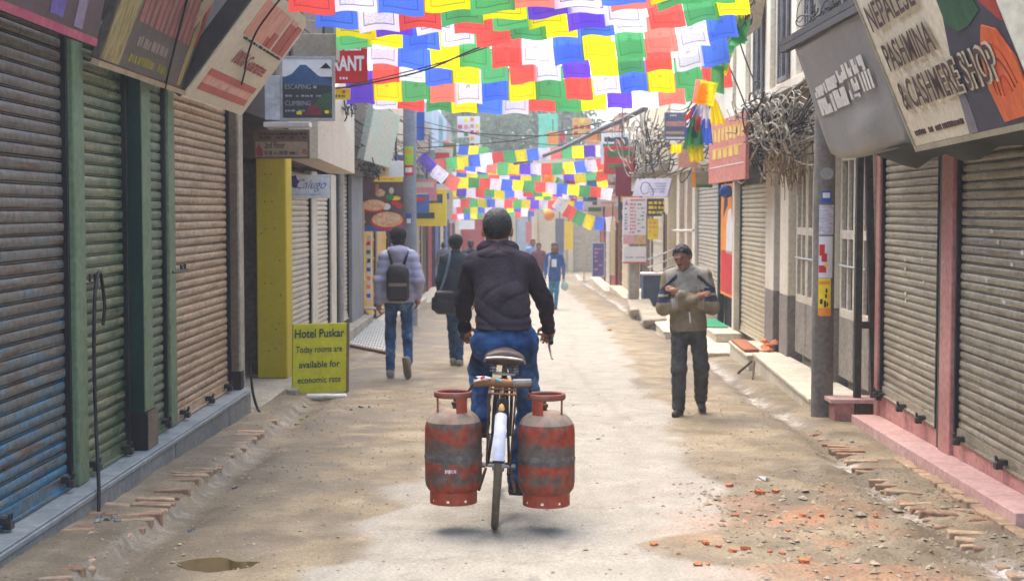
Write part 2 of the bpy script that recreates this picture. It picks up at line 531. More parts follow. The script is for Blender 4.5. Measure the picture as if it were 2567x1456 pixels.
strip = thing('brick_pavement', (2.55, 9.5, gz(9.5)), None, None); strip['kind'] = 'structure'
vars_ = [brick_mesh(.23, .062, .09, k, m_brickd if k % 3 else m_brick) for k in range(6)]
y = 7.0
while y < 12.3:
    re = float(right_edge(np.array([y]))[0])
    for x in (re + .13, re + .13 + .235):
        if x > 2.78 or random.random() < .30: continue
        zz = gz(y) + random.uniform(-.046, -.020) - .022
        place(random.choice(vars_), 'brick', strip, (x + random.uniform(-.02, .02), y + random.uniform(-.01, .01), zz), (random.uniform(-.06, .06), random.uniform(-.06, .06), random.uniform(-.13, .05) - .08))
    y += random.uniform(.082, .105)
# thin row of paler bricks laid along the pink step
kv = [brick_mesh(.085, .16, .07, 40 + k, m_brickd) for k in range(3)]
y = 7.6
while y < 10.6:
    place(random.choice(kv), 'brick', strip, (2.735 + .018 * (y - 8.15) + random.uniform(-.008, .008), y, gz(y) - .012 + random.uniform(-.01, .008)), (0, 0, random.uniform(-.12, .12)))
    y += .175
lstrip = thing('brick_pavement', (-2.3, 9.0, gz(9)), None, None); lstrip['kind'] = 'structure'
y = 6.4
while y < 12.5:
    le = float(left_edge(np.array([y]))[0])
    for x in ((le - .115, le - .35) if y < 8.6 else (le - .115,)):
        if random.random() < .16: continue
        place(random.choice(vars_), 'brick', lstrip, (x + random.uniform(-.025, .02), y, gz(y) + random.uniform(-.004, .018)), (random.uniform(-.05, .05), random.uniform(-.06, .06), random.uniform(-.12, .12)))
    y += random.uniform(.085, .115)

# ---- loose stones and dust clods: nobody could count them
m_stone = M('loose_stone', s(120, 106, 88), s(168, 152, 126), s(192, 182, 164), scale=30, rough=.9, bump=.3)
m_orange = M('fresh_brick', s(166, 92, 54), s(184, 112, 72), s(176, 126, 92), scale=18, rough=.92, bump=.4, rand=.2)
def clod(b, c, r, rr):
    ph = [(0, 0, 1), (0, 0, -.5)] + [(math.cos(a), math.sin(a), rr.uniform(-.2, .45)) for a in np.arange(5) * 2 * math.pi / 5 + rr.random()]
    vs = [(c[0] + p[0] * r * rr.uniform(.7, 1.3), c[1] + p[1] * r * rr.uniform(.7, 1.3), c[2] + p[2] * r * rr.uniform(.5, .8)) for p in ph]
    fs = []
    for k in range(5):
        a, bb = 2 + k, 2 + (k + 1) % 5
        fs += [(0, a, bb), (1, bb, a)]
    b.add(vs, fs)
rr = random.Random(3)
sb = MB()
k = 0
while k < 7600:
    y = rr.uniform(5.8, 16); x = rr.uniform(-2.4, 2.7)
    cm = float(conc_mask(np.array([x]), np.array([y]))[0])
    dens = .10 + .5 * (1 - cm)
    if x > 1.0 and y < 9.6: dens = .95
    if abs(x - 2.35) < .2: dens = 1.0
    if abs(x + 2.0) < .15: dens = .8
    if rr.random() > dens: continue
    r = min(.003 + rr.expovariate(1 / .0032), .016)
    if x > 1.1 and y < 9.4: r *= rr.uniform(1, 2.4)
    clod(sb, (x, y, gh(x, y) + r * .1), r, rr); k += 1
tag(sb.build('loose_stones', m_stone), 'grit and small stones strewn over the dusty street', 'stones', kind='stuff')

def shard(name, X, Y, sz, mat, seed, label, group, cat='brick'):
    r_ = random.Random(seed); b = MB(); p = G(X, Y); z = gh(p.x, p.y)
    bm = bmesh.new(); bmesh.ops.create_cube(bm, size=1.0)
    bmesh.ops.subdivide_edges(bm, edges=list(bm.edges), cuts=1, use_grid_fill=True)
    Mx = Matrix.Rotation(r_.uniform(0, 6.28), 3, 'Z') @ Matrix.Rotation(r_.uniform(-.5, .5), 3, 'X')
    for v in bm.verts:
        q = Vector((v.co.x * sz * r_.uniform(.8, 1.7), v.co.y * sz * r_.uniform(.5, 1.0), v.co.z * sz * r_.uniform(.35, .75)))
        v.co = Mx @ q
    me = bpy.data.meshes.new(name); bm.to_mesh(me); bm.free(); me.materials.append(mat)
    o = bpy.data.objects.new(name, me); col.objects.link(o); o.location = (p.x, p.y, z + sz * .16)
    return tag(o, label, cat, group)
spots = [(1830, 1222, 34), (1905, 1240, 44), (1945, 1236, 36), (1842, 1288, 34), (1870, 1300, 22), (2010, 1296, 26), (2060, 1285, 30), (2195, 1298, 32),
         (1640, 1368, 28), (1770, 1368, 34), (1800, 1375, 22), (1835, 1385, 30), (1868, 1380, 34), (1750, 1418, 28), (1775, 1416, 20), (1960, 1392, 20),
         (2015, 1420, 38), (2030, 1400, 26), (2110, 1392, 18), (1528, 828, 26), (1900, 1335, 18), (1975, 1330, 20), (2085, 1330, 16), (1700, 1392, 16), (1930, 1385, 18)]
for k, (X, Y, sz) in enumerate(spots):
    shard('broken_brick', X, Y, sz / 2567 * 2.1 * (1.35 if Y > 1000 else 2.2), m_orange, 100 + k, 'broken lump of fresh orange brick lying in the dusty street', 'broken orange bricks in the street')
m_grey_st = M('pale_stone', s(176, 168, 152), s(210, 204, 190), scale=12, rough=.9, bump=.4)
shard('stone', 1915, 1202, .055, m_grey_st, 301, 'pale rounded stone lying beside the broken orange bricks', None, 'stone')
m_debris = M('wet_debris', s(60, 56, 54), s(150, 146, 142), s(96, 40, 36), scale=30, rough=.7)
for k, (X, Y) in enumerate([(250, 1320), (268, 1330), (285, 1322), (262, 1312), (296, 1332), (245, 1335)]):
    shard('rubbish_scrap', X, Y, .028, m_debris, 400 + k, 'dark crumpled rubbish scrap heaped by the foot of the black hose', 'rubbish heap at the hose foot', 'rubbish')
for k, (X, Y, q) in enumerate([(590, 1218, .03), (480, 1325, .03), (905, 1022, .035), (880, 1030, .03), (925, 1020, .03), (1500, 1100, .02), (2135, 1108, .03)]):
    shard('rubbish_scrap', X, Y, q, m_debris, 450 + k, 'small scrap of litter lying loose on the road dirt', 'litter on the road dirt', 'rubbish')
m_leafg = M('wilted_greens', s(80, 104, 30), s(140, 158, 40), scale=30, rough=.7)
for k, (X, Y) in enumerate([(762, 1020), (770, 1043), (756, 1048), (745, 1060)]):
    shard('vegetable_scrap', X, Y, .03, m_leafg, 480 + k, 'wilted green vegetable scrap in the gutter by the yellow hotel board', 'greens in the gutter', 'rubbish')
# ================================================================== shutters, doors and walls
m_black = M('flat_black', s(22, 22, 24), s(34, 32, 32), rough=.8, grime=.1)  # plain black for rails, pillar bases, windows and the poster doorway
m_steel = M('dark_steel', s(46, 44, 42), s(70, 64, 58), s(84, 66, 50), scale=12, rough=.55, metal=.3)
m_wire = M('black_cable', s(20, 20, 22), s(32, 32, 34), rough=.6, grime=0)
SLAT = [(-.026, 0), (.001, .001), (.0055, .009), (.0080, .026), (.0065, .043), (.002, .0525), (-.026, .054), (-.026, .0595), (.000, .061), (.000, .0655), (-.026, .067), (-.026, .070)]

def shutter(parent, xp, side, y0, y1, z0, z1, mat, mrail, pitch=.07, label=None, bar=None):
    """rolling shutter in the plane x = xp, bulging to side; returns the part, slats below it"""
    g = .035
    bb = MB(); bb.box(min(xp, xp + side * .018), y0 + g, z0 + .004, max(xp, xp + side * .018), y1 - g, z0 + .085)
    sh = bb.build('shutter', bar or mat, parent)
    if label: sh['label'] = label
    part('foot_angle', bar or mat, sh, lambda b: b.box(min(xp + side * .0185, xp + side * .036), y0 + g, z0 + .004, max(xp + side * .0185, xp + side * .036), y1 - g, z0 + .018))
    for (ya, yb) in ((y0, y0 + g), (y1 - g, y1)):
        part('guide_rail', mrail, sh, lambda b: b.box(min(xp - side * .03, xp + side * .035), ya, z0, max(xp - side * .03, xp + side * .035), yb, z1 + .05))
    me = bpy.data.meshes.new('slat'); k = pitch / .07
    vs, fs = [], []
    ym = (y0 + y1) / 2
    for yy in (y0 + g * .8 - ym, y1 - g * .8 - ym):
        vs += [(side * o_, yy, z_ * k) for o_, z_ in SLAT]
    m_ = len(SLAT)
    for i in range(m_ - 1):
        f = (i, i + 1, m_ + i + 1, m_ + i)
        fs.append(f if side < 0 else tuple(reversed(f)))
    me.from_pydata(vs, [], fs); me.materials.append(mat)
    me.polygons.foreach_set('use_smooth', [True] * len(fs))
    try: me.set_sharp_from_angle(angle=R(50))
    except Exception: pass
    base = wloc(sh); z = z0 + .085
    while z < z1:
        place(me, 'slat', sh, (xp + side * random.uniform(-.002, .003), ym, z + random.uniform(-.0012, .0012)), (random.uniform(-.0016, .0016), random.uniform(-.05, .05), random.uniform(-.002, .002)))
        z += pitch
    return sh

def padlock(parent, x, y, z, side, mat=None):
    b = MB()
    b.box(min(x, x + side * .05), y - .03, z - .02, max(x, x + side * .05), y + .03, z + .015)
    b.tube([(x + side * .06, y - .02, z + .0), (x + side * .065, y - .02, z + .035), (x + side * .065, y + .02, z + .035), (x + side * .06, y + .02, z)], .006, 6)
    b.box(min(x + side * .03, x + side * .075), y - .028, z - .045, max(x + side * .03, x + side * .075), y + .028, z - .005)
    return b.build('padlock', mat or m_steel, parent, bev=.004)

# ---- shutter paints (world-space wear that belongs to the steel)
def grad(axis, a, b, amt):
    def fn(n, L, fac, src):
        sx = n.new('ShaderNodeSeparateXYZ'); L.new(src, sx.inputs[0])
        mr = n.new('ShaderNodeMapRange'); mr.inputs[1].default_value = a; mr.inputs[2].default_value = b
        mr.inputs[3].default_value = -amt; mr.inputs[4].default_value = amt; L.new(sx.outputs[axis], mr.inputs[0])
        ad = n.new('ShaderNodeMath'); ad.operation = 'ADD'; L.new(fac, ad.inputs[0]); L.new(mr.outputs[0], ad.inputs[1])
        return ad.outputs[0]
    return fn
m_sh_blue = M('worn_blue_steel', s(104, 98, 88), s(94, 104, 104), s(62, 112, 138), scale=5.0, st=(1, .45, 3.2), lo=.38, hi=.56, rough=.5, metal=.25, custom=grad(2, 1.7, .2, .15), bump=.05, grime=.4, rand=.12, rust=(s(86, 58, 40), .8))
m_sh_green = M('worn_green_steel', s(104, 112, 84), s(80, 98, 70), s(14, 50, 32), scale=4.0, st=(1, 1.3, 2.4), lo=.40, hi=.60, rough=.5, metal=.2, custom=grad(1, 9.0, 9.5, .16), bump=.05, grime=.4, rand=.10, rust=(s(150, 140, 108), .55))
m_sh_green2 = M('pale_green_steel', s(108, 120, 94), s(84, 102, 76), s(36, 72, 50), scale=5.0, lo=.4, hi=.7, rough=.5, metal=.2, grime=.3)
m_sh_tan = M('tan_painted_steel', s(176, 152, 122), s(160, 134, 104), s(126, 102, 76), scale=2.4, st=(1, .7, 2), lo=.4, hi=.7, rough=.55, metal=.1, grime=.35, rand=.08, rust=(s(120, 84, 56), .5))
m_sh_cream = M('cream_steel', s(200, 190, 170), s(182, 170, 146), s(150, 138, 112), scale=2.5, lo=.4, hi=.75, rough=.5, metal=.2, grime=.2)
m_sh_grey = M('bare_zinc_steel', s(176, 166, 142), s(156, 144, 120), s(128, 110, 84), scale=3.0, st=(1, .6, 2.2), lo=.38, hi=.68, rough=.45, metal=.2, grime=.25, rand=.08, rust=(s(110, 82, 56), .5))
m_gpost = M('pale_green_paint', s(104, 118, 88), s(92, 110, 80), s(136, 120, 92), scale=3, rough=.6, grime=.3)
m_dgreen = M('dark_green_paint', s(8, 40, 32), s(14, 50, 40), rough=.55, grime=.25)
m_plinth = M('blue_grey_stone', s(104, 106, 104), s(126, 126, 118), s(150, 134, 104), scale=2.2, rough=.75, bump=.25, rand=.10, grime=.25)
m_coping = M('slate_coping', s(112, 118, 118), s(134, 138, 134), s(156, 150, 132), scale=3, rough=.6, bump=.2, rand=.06)
m_conc = M('rough_concrete', s(140, 130, 112), s(164, 154, 134), s(120, 108, 90), scale=2.6, rough=.9, bump=.4, grime=.25)
m_brownp = M('brown_render', s(96, 82, 66), s(116, 100, 80), s(132, 116, 92), scale=2.5, rough=.85, bump=.3, grime=.3)
m_creamw = M('cream_plaster', s(206, 192, 166), s(222, 210, 186), s(190, 172, 142), scale=1.4, rough=.85, bump=.15, grime=.15)
m_creamlo = M('grey_dado_paint', s(120, 110, 100), s(140, 130, 118), s(110, 98, 88), scale=2, rough=.85, grime=.25)
m_darkwall = M('shade_dark_plaster', s(44, 38, 34), s(58, 50, 44), scale=1.5, rough=.9)  # dark tone painted in for the shade behind signs and in the passage
m_pink = M('pink_stone', s(184, 144, 134), s(200, 162, 150), s(170, 134, 118), scale=3.0, rough=.6, bump=.12, grime=.2)
m_pinkw = M('pink_paint', s(168, 112, 102), s(188, 136, 122), s(146, 98, 86), scale=2.2, rough=.7, grime=.25)
m_woodd = M('old_dark_wood', s(70, 50, 36), s(98, 72, 50), scale=4, st=(1, 1, .2), rough=.8, bump=.3)
m_white = M('white_board', s(214, 210, 202), s(226, 222, 216), scale=2, rough=.5, grime=.08)
m_zinc = M('zinc_pipe', s(150, 150, 146), s(172, 170, 164), rough=.45, metal=.4)

# ------------------------------------------------------------------ first building on the left: grey plinth, five steel shutters
bl = thing('shop_building', (-2.66, 9.0, gz(9)), 'shop row on a grey stone plinth with blue, green and tan rolling shutters', 'building')
XS = -2.65
y0, y1 = 4.4, 13.12
# plinth: facing slabs and coping stones
y = y0; k = 0
while y < y1 - .05:
    ye = min(y + random.choice((.95, 1.1, 1.25)), y1)
    part('stone_slab', m_plinth, bl, lambda b: b.box(-2.70, y + .004, -.45, -2.468 - .004 * (k % 2), ye - .004, .098), bev=.004); y = ye; k += 1
y = y0
while y < y1 - .05:
    ye = min(y + 1.45, y1)
    part('coping_stone', m_coping, bl, lambda b: (b.box(-2.74, y + .002, .100, -2.462, ye - .002, .128), b.box(-2.74, y + .002, .1285, -2.475, ye - .002, .142)), bev=.004); y = ye
shutter(bl, XS, 1, 4.6, 8.37, .145, 2.95, m_sh_blue, m_black, label='rolling shutter with worn blue and rust paint')
shutter(bl, XS, 1, 8.60, 9.62, .145, 2.95, m_sh_green, m_black, label='rolling shutter in streaked pale and dark green')
shutter(bl, XS, 1, 9.98, 10.66, .145, 2.95, m_sh_green2, m_black, label='narrow rolling shutter in pale green')
shutter(bl, XS, 1, 10.90, 12.98, .145, 2.95, m_sh_tan, m_black, pitch=.066, label='tan painted rolling shutter')
part('post', m_gpost, bl, lambda b: b.box(-2.70, 8.385, .143, -2.585, 8.585, 3.0), bev=.008)
part('post', m_gpost, bl, lambda b: b.box(-2.70, 10.68, .143, -2.60, 10.88, 3.0), bev=.008)
def pil(b):
    b.box(-2.68, 9.70, .40, -2.545, 9.93, 3.1)
pl = part('pillar', m_dgreen, bl, pil, bev=.004)
part('street_face', m_gpost, pl, lambda b: b.box(-2.60, 9.712, .40, -2.541, 9.935, 3.1))  # paler slab covering the street side of the pillar
part('pillar_base', m_black, pl, lambda b: b.box(-2.68, 9.675, .143, -2.520, 9.95, .40), bev=.004)
part('lit_base_face', m_brownp, pl, lambda b: b.box(-2.60, 9.69, .146, -2.516, 9.945, .40))  # brown painted on as the lit street side of the black base
p2 = part('pillar', m_brownp, bl, lambda b: b.box(-2.80, 13.0, .15, -2.55, 13.14, 3.2), bev=.006)
part('street_face', m_conc, p2, lambda b: b.box(-2.60, 13.004, .15, -2.535, 13.20, 3.2), bev=.006)  # lighter facing on the side towards the street
part('pillar_base', m_black, p2, lambda b: b.box(-2.80, 12.985, .143, -2.53, 13.12, .31), bev=.004)
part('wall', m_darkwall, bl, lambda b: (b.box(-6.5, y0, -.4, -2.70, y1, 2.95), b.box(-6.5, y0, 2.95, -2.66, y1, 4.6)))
for (yy, zz) in ((7.2, .20), (8.22, .22), (8.74, .22), (9.46, .20), (10.08, .22), (10.52, .22), (11.1, .21), (12.0, .20), (12.75, .21), (6.9, .21)):
    padlock(bl, -2.635, yy, zz, 1)
part('bolt', m_steel, bl, lambda b: (b.tube([(-2.60, 8.62, 1.32), (-2.60, 8.82, 1.32)], .008, 6), b.tube([(-2.60, 8.70, 1.32), (-2.60, 8.70, 1.37), (-2.60, 8.80, 1.37), (-2.60, 8.80, 1.32)], .008, 6)))
part('bolt', m_steel, bl, lambda b: (b.tube([(-2.60, 10.75, 1.30), (-2.60, 11.25, 1.30)], .010, 6), b.tube([(-2.60, 11.05, 1.30), (-2.60, 11.05, 1.34)], .012, 6), b.tube([(-2.60, 11.16, 1.30), (-2.60, 11.16, 1.345)], .012, 6)))
# black hose hung on the green shutter
hose = thing('hose', (-2.45, 8.75, .0), 'black rubber hose hooked over the green shutter and hanging to the pavement', 'hose')
hp = [PXP(258, 815, -2.60), PXP(262, 770, -2.59), PXP(257, 715, -2.59), PXP(250, 682, -2.585), PXP(243, 700, -2.58), PXP(237, 760, -2.57), PXP(236, 900, -2.56), PXP(240, 1050, -2.53), PXP(246, 1180, -2.47), PXP(248, 1240, -2.445), PXP(246, 1305, -2.43)]
from mathutils import geometry as _g
def smooth_path(pts, n=8):
    pts = [Vector(p) for p in pts]; out = []
    for i in range(len(pts) - 1):
        p0, p1, p2_, p3 = pts[max(i - 1, 0)], pts[i], pts[i + 1], pts[min(i + 2, len(pts) - 1)]
        for k in range(n):
            t_ = k / n
            out.append(.5 * ((2 * p1) + (p2_ - p0) * t_ + (2 * p0 - 5 * p1 + 4 * p2_ - p3) * t_ ** 2 + (3 * p1 - p0 - 3 * p2_ + p3) * t_ ** 3))
    out.append(pts[-1]); return out
part('tube', m_wire, hose, lambda b: b.tube(smooth_path(hp), .011, 8), smooth=True)

# ------------------------------------------------------------------ stair passage between the plinth building and the yellow pillar
ba = thing('passage_building', (-3.4, 14.5, gz(14.5)), 'dark stair passage between the tan shutter and the yellow pillar', 'building')
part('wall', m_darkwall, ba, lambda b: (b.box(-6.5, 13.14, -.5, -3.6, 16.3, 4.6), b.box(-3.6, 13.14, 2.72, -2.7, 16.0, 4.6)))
part('pipe', m_zinc, ba, lambda b: b.tube([(-2.62, 13.32, -.1), (-2.62, 13.32, 3.0)], .022, 10), smooth=True)
part('door_frame', m_woodd, ba, lambda b: (b.box(-3.6, 14.2, -.1, -3.55, 14.3, 2.3), b.box(-3.6, 15.3, -.1, -3.55, 15.4, 2.3), b.box(-3.6, 14.2, 2.3, -3.55, 15.4, 2.4)))
part('threshold_slab', m_conc, ba, lambda b: (b.box(-3.7, 13.16, -.5, -2.45, 15.0, -.075), b.box(-3.7, 15.01, -.5, -2.35, 17.9, -.10)), bev=.012)
cb = thing('cable', (-2.45, 13.3, -.1), 'loose black cable drooping from the plinth end into the gutter', 'cable')
part('strand', m_wire, cb, lambda b: b.tube(smooth_path([(-2.50, 13.25, .35), (-2.47, 13.22, .10), (-2.42, 13.18, -.05), (-2.36, 13.1, -.10)]), .013, 7), smooth=True)

# ------------------------------------------------------------------ yellow pillar building
by = thing('shop_building', (-2.8, 20, gz(20)), 'shop front with a bright yellow pillar and cream rolling shutters', 'building')
m_yel = M('yellow_paint', s(180, 158, 12), s(192, 170, 18), s(152, 130, 26), scale=1.3, lo=.35, hi=.66, rough=.6, grime=.10)
YP = 16.0
yp = part('pillar', m_yel, by, lambda b: b.box(-2.935, YP, -.10, -2.60, YP + .4, 2.35), bev=.012)
yp['label'] = 'bright yellow painted pillar'
for (u, v_) in ((.10, 2.15), (.16, 2.15), (.09, 1.85), (.17, 1.85), (.10, 1.55), (.20, 1.56), (.09, .95), (.16, .95), (.26, .82), (.24, .5), (.2, .44), (.12, .2), (.2, .23), (.05, 1.5), (.25, 1.2)):
    part('screw_hole', m_woodd, yp, lambda b: b.obox((-2.935 + u, YP - .001, v_), (.016, 0, 0), (0, 0, .014), (0, -.003, 0)))
m_creampost = M('cream_post_paint', s(206, 198, 180), s(188, 178, 156), scale=2, rough=.6)
shutter(by, -2.90, 1, 18.0, 19.7, .0, 2.2, m_sh_cream, m_black, label='cream rolling shutter beside the yellow pillar')
shutter(by, -2.90, 1, 20.25, 21.6, .0, 2.2, m_sh_cream, m_black, label='cream rolling shutter between two cream posts')
shutter(by, -2.95, 1, 22.9, 24.4, -.05, 2.4, m_sh_cream, m_black)
part('post', m_creampost, by, lambda b: b.box(-2.96, 19.72, -.4, -2.85, 20.23, 2.3), bev=.01)
part('post', m_creampost, by, lambda b: b.box(-2.96, 21.62, -.4, -2.84, 22.2, 2.3), bev=.01)
part('pipe', m_zinc, by, lambda b: b.tube([(-2.80, 22.4, -.4), (-2.80, 22.4, 3.2)], .05, 10), smooth=True)
part('post', M('grey_post_paint', s(112, 116, 116), s(134, 136, 132), scale=2, rough=.7), by, lambda b: b.box(-3.0, 24.4, -.45, -2.86, 26.1, 3.2), bev=.01)
part('doorstep', m_conc, by, lambda b: (b.box(-3.2, 17.92, -.6, -2.62, 22.0, -.02), b.box(-3.2, 22.01, -.6, -2.70, 26.2, -.12)), bev=.012)
part('wall', m_brownp, by, lambda b: (b.box(-6.5, 16.4, -.6, -2.97, 26.1, 2.3), b.box(-6.5, 16.02, 2.36, -2.80, 26.1, 5.2)))
for yy in (17.5, 20.5):
    part('window', m_black, by, lambda b: b.box(-2.81, yy, 3.6, -2.77, yy + 1.0, 5.0))
# ================================================================== right side: pink shop
br = thing('shop_building', (3.108, 10.75, gz(10.75)), 'pink painted shop with two bare zinc rolling shutters above a pink step', 'building')
XW = 3.108
m_sh_zinc = M('bare_zinc_steel_streaked', s(160, 150, 128), s(140, 130, 108), s(116, 102, 80), scale=3.0, st=(1, .6, 2.2), lo=.38, hi=.68, rough=.45, metal=.2, grime=.28, rand=.10, rust=(s(96, 76, 56), .55))
shutter(br, XW, -1, 10.72, 12.70, .14, 2.45, m_sh_grey, m_black, pitch=.062, label='zinc rolling shutter with chalky white scuffs')
shutter(br, XW, -1, 7.1, 10.22, .14, 2.45, m_sh_zinc, m_black, pitch=.062, label='dull zinc rolling shutter by the step end')
part('pillar', m_pinkw, br, lambda b: b.box(XW - .05, 10.27, -.04, XW + .25, 10.58, 2.7), bev=.006)
part('post', M('dark_teal_steel', s(56, 62, 58), s(80, 84, 76), scale=4, rough=.5, metal=.3), br, lambda b: b.box(XW - .03, 10.585, .0, XW + .1, 10.715, 2.6), bev=.004)
part('post', m_pinkw, br, lambda b: b.box(XW - .05, 12.72, -.25, XW + .25, 12.86, 2.7), bev=.006)
# riser tiles below the shutters and the step tiles
y = 7.2
while y < 12.84:
    ye = min(y + .62, 12.84)
    part('riser_tile', m_pinkw, br, lambda b: b.box(XW - .02, y + .002, -.25, XW + .14, ye - .002, .135), bev=.003); y = ye
def stepz(y): return .067 - .0245 * (y - 8.15)
y = 8.02
while y < 12.78:
    ye = min(y + .60, 12.80)
    def tile(b):
        vs = [(2.853, y + .0015, stepz(y) - .30), (2.853, ye - .0015, stepz(ye) - .30), (XW - .021, y + .0015, stepz(y) - .30), (XW - .021, ye - .0015, stepz(ye) - .30),
              (2.853, y + .0015, stepz(y)), (2.853, ye - .0015, stepz(ye)), (XW - .021, y + .0015, stepz(y)), (XW - .021, ye - .0015, stepz(ye))]
        b.add(vs, [(0, 1, 3, 2), (4, 6, 7, 5), (0, 4, 5, 1), (2, 3, 7, 6), (0, 2, 6, 4), (1, 5, 7, 3)])
    part('step_tile', m_pink, br, tile, bev=.004); y = ye
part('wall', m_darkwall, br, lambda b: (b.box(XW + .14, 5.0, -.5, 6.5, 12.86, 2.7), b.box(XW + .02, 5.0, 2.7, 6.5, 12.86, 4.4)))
for (yy, zz) in ((12.55, .16), (11.75, .17), (11.1, .17), (10.0, .18), (9.0, .19), (12.66, .17)):
    padlock(br, XW - .02, yy, zz, -1)
m_smear = M('white_paint_smear', s(196, 192, 182), s(214, 210, 202), scale=30, rough=.7)
rs_ = random.Random(8)
for (yy, zz_) in ((11.9, 1.35), (11.88, 1.28), (11.85, 1.08), (11.84, 1.02), (11.3, 1.38), (11.25, 1.20), (9.3, 1.55), (9.0, 1.42), (9.55, 1.30), (8.8, 1.50), (9.15, 1.18), (9.45, 1.62)):
    part('paint_smear', m_smear, br, lambda b: b.poly([(XW - .0105, yy + rs_.uniform(.3, 1) * .05 * math.cos(a), zz_ + rs_.uniform(.3, 1) * .022 * math.sin(a)) for a in np.arange(9) * 2 * math.pi / 9], (-.0006, 0, 0)))
m_tarp = M('dark_green_tarpaulin', s(26, 40, 34), s(40, 56, 46), scale=3, rough=.6)
def tarp(b):
    ya = np.linspace(6.2, 10.4, 12); vs, fs = [], []
    for i, yy in enumerate(ya):
        sag = .04 * math.sin(i * 1.7)
        vs += [(2.46 + .03, yy, 2.17), (2.75, yy, 2.08 + sag), (3.07, yy, 2.30)]
    for i in range(11):
        for k in range(2): fs.append((i * 3 + k, i * 3 + k + 1, i * 3 + k + 4, i * 3 + k + 3))
    b.add(vs, fs)
part('awning_sheet', m_tarp, br, tarp, smooth='all')
br.rotation_euler = (0, 0, -R(2.0))
# little ledge between the pink shop and the pole
lg = thing('ledge', (2.97, 13.02, gz(13)), 'low broken pink ledge at the end of the pink step', 'ledge')
part('slab', m_pink, lg, lambda b: b.box(2.76, 12.90, .035, 3.20, 13.2, .075), bev=.005)
part('core', m_pinkw, lg, lambda b: b.box(2.80, 12.93, -.35, 2.98, 13.18, .034), bev=.005)
part('brick_core', m_woodd, lg, lambda b: b.box(2.985, 12.94, -.35, 3.19, 13.18, .034), bev=.01)

# ------------------------------------------------------------------ cream building with panelled doors
bc = thing('cream_building', (3.2, 16, gz(16)), 'cream plastered building with tall panelled doors and slit windows over a ledge', 'building')
def xw(y): return 3.0 + .015 * y
XC = xw(16.0)
part('wall', m_creamw, bc, lambda b: (b.box(XC + .16, 12.9, -.7, 6.8, 22.8, 3.2), b.box(XC, 12.9, 3.2, 6.8, 22.8, 5.6)))
part('ledge', m_creamw, bc, lambda b: b.box(XC - .10, 12.9, 3.20, XC - .002, 22.8, 3.31), bev=.008)
for (ya, yb) in ((14.2, 14.8), (16.0, 16.6), (17.85, 18.45), (19.9, 20.6)):
    wd = part('window', m_black, bc, lambda b: b.box(XC - .02, ya, 3.42, XC - .003, yb, 5.3))
    part('frame', M('grey_window_frame', s(96, 92, 90), s(120, 116, 112), scale=3), wd, lambda b: (b.box(XC - .05, ya - .07, 3.36, XC - .022, ya, 5.36), b.box(XC - .05, yb, 3.36, XC - .022, yb + .07, 5.36), b.box(XC - .05, (ya + yb) / 2 - .03, 3.42, XC - .022, (ya + yb) / 2 + .03, 5.3), b.box(XC - .05, ya, 3.36, XC - .022, yb, 3.419)))
for yy in (15.3, 17.15, 19.1, 21.4):
    part('pilaster', m_creamw, bc, lambda b: b.box(XC - .07, yy - .16, 3.312, XC - .002, yy + .16, 5.55), bev=.006)
def pdoor(ya, yb, z0, z1, lab):
    d = part('door', M('dark_gap', s(34, 30, 30), s(44, 40, 38)), bc, lambda b: b.box(XC + .10, ya, z0, XC + .155, yb, z1)); d['label'] = lab
    n_ = 2; wdt = (yb - ya) / n_
    mdr = M('cream_door_paint', s(210, 198, 174), s(196, 182, 156), s(168, 152, 128), scale=2.5, rough=.6, grime=.25)
    mdl = M('grimed_door_foot', s(128, 118, 106), s(150, 140, 124), s(110, 96, 84), scale=4, rough=.75, grime=.35)
    for i in range(n_):
        a, c_ = ya + i * wdt + .01, ya + (i + 1) * wdt - .01
        def leaf(b):
            b.box(XC + .05, a, z0 + .62, XC + .10, a + .07, z1); b.box(XC + .05, c_ - .07, z0 + .62, XC + .10, c_, z1)
            for zz in (z0 + .62, z0 + 1.42, z1 - .09): b.box(XC + .052, a + .07, zz, XC + .098, c_ - .07, zz + .09)
            b.box(XC + .055, (a + c_) / 2 - .03, z0 + .71, XC + .095, (a + c_) / 2 + .03, z1 - .09)
        part('leaf_frame', mdr, d, leaf, bev=.004)
        part('kick_panel', mdl, d, lambda b: b.box(XC + .048, a, z0 + .01, XC + .10, c_, z0 + .617), bev=.004)
    part('latch', m_zinc, d, lambda b: (b.tube([(XC + .03, ya + .1, z0 + 1.15), (XC + .03, yb - .1, z0 + 1.15)], .012, 6)))
    return d
pdoor(13.55, 14.95, .05, 2.35, 'cream panelled double door just behind the pole')
pdoor(16.15, 17.55, .05, 2.35, 'cream panelled double door beyond the pole')
part('pillar', m_creamw, bc, lambda b: b.box(XC - .02, 15.0, .75, XC + .158, 16.1, 2.9), bev=.008)
part('pillar_foot', m_creamlo, bc, lambda b: b.box(XC - .022, 15.0, -.3, XC + .158, 16.1, .748), bev=.008)
for (ya, yb) in ((17.65, 18.25), (18.75, 19.45)):
    part('pillar', m_creamw, bc, lambda b: b.box(XC - .03, ya, .72, XC + .158, yb, 2.9), bev=.008)
    part('pillar_foot', m_creamlo, bc, lambda b: b.box(XC - .032, ya, -.6, XC + .158, yb, .718), bev=.008)
part('door', M('dark_brown_gap', s(58, 46, 42), s(78, 62, 56), scale=3), bc, lambda b: b.box(XC + .10, 18.26, -.2, XC + .157, 18.74, 2.5))
shutter(bc, XC + .08, -1, 19.55, 22.55, -.1, 2.15, M('warm_cream_steel', s(196, 182, 152), s(180, 162, 126), s(158, 136, 100), scale=2.2, lo=.4, hi=.75, rough=.5, metal=.2, grime=.2), M('teal_rail', s(44, 64, 62), s(60, 78, 74)), pitch=.07, label='cream rolling shutter with teal side rails')
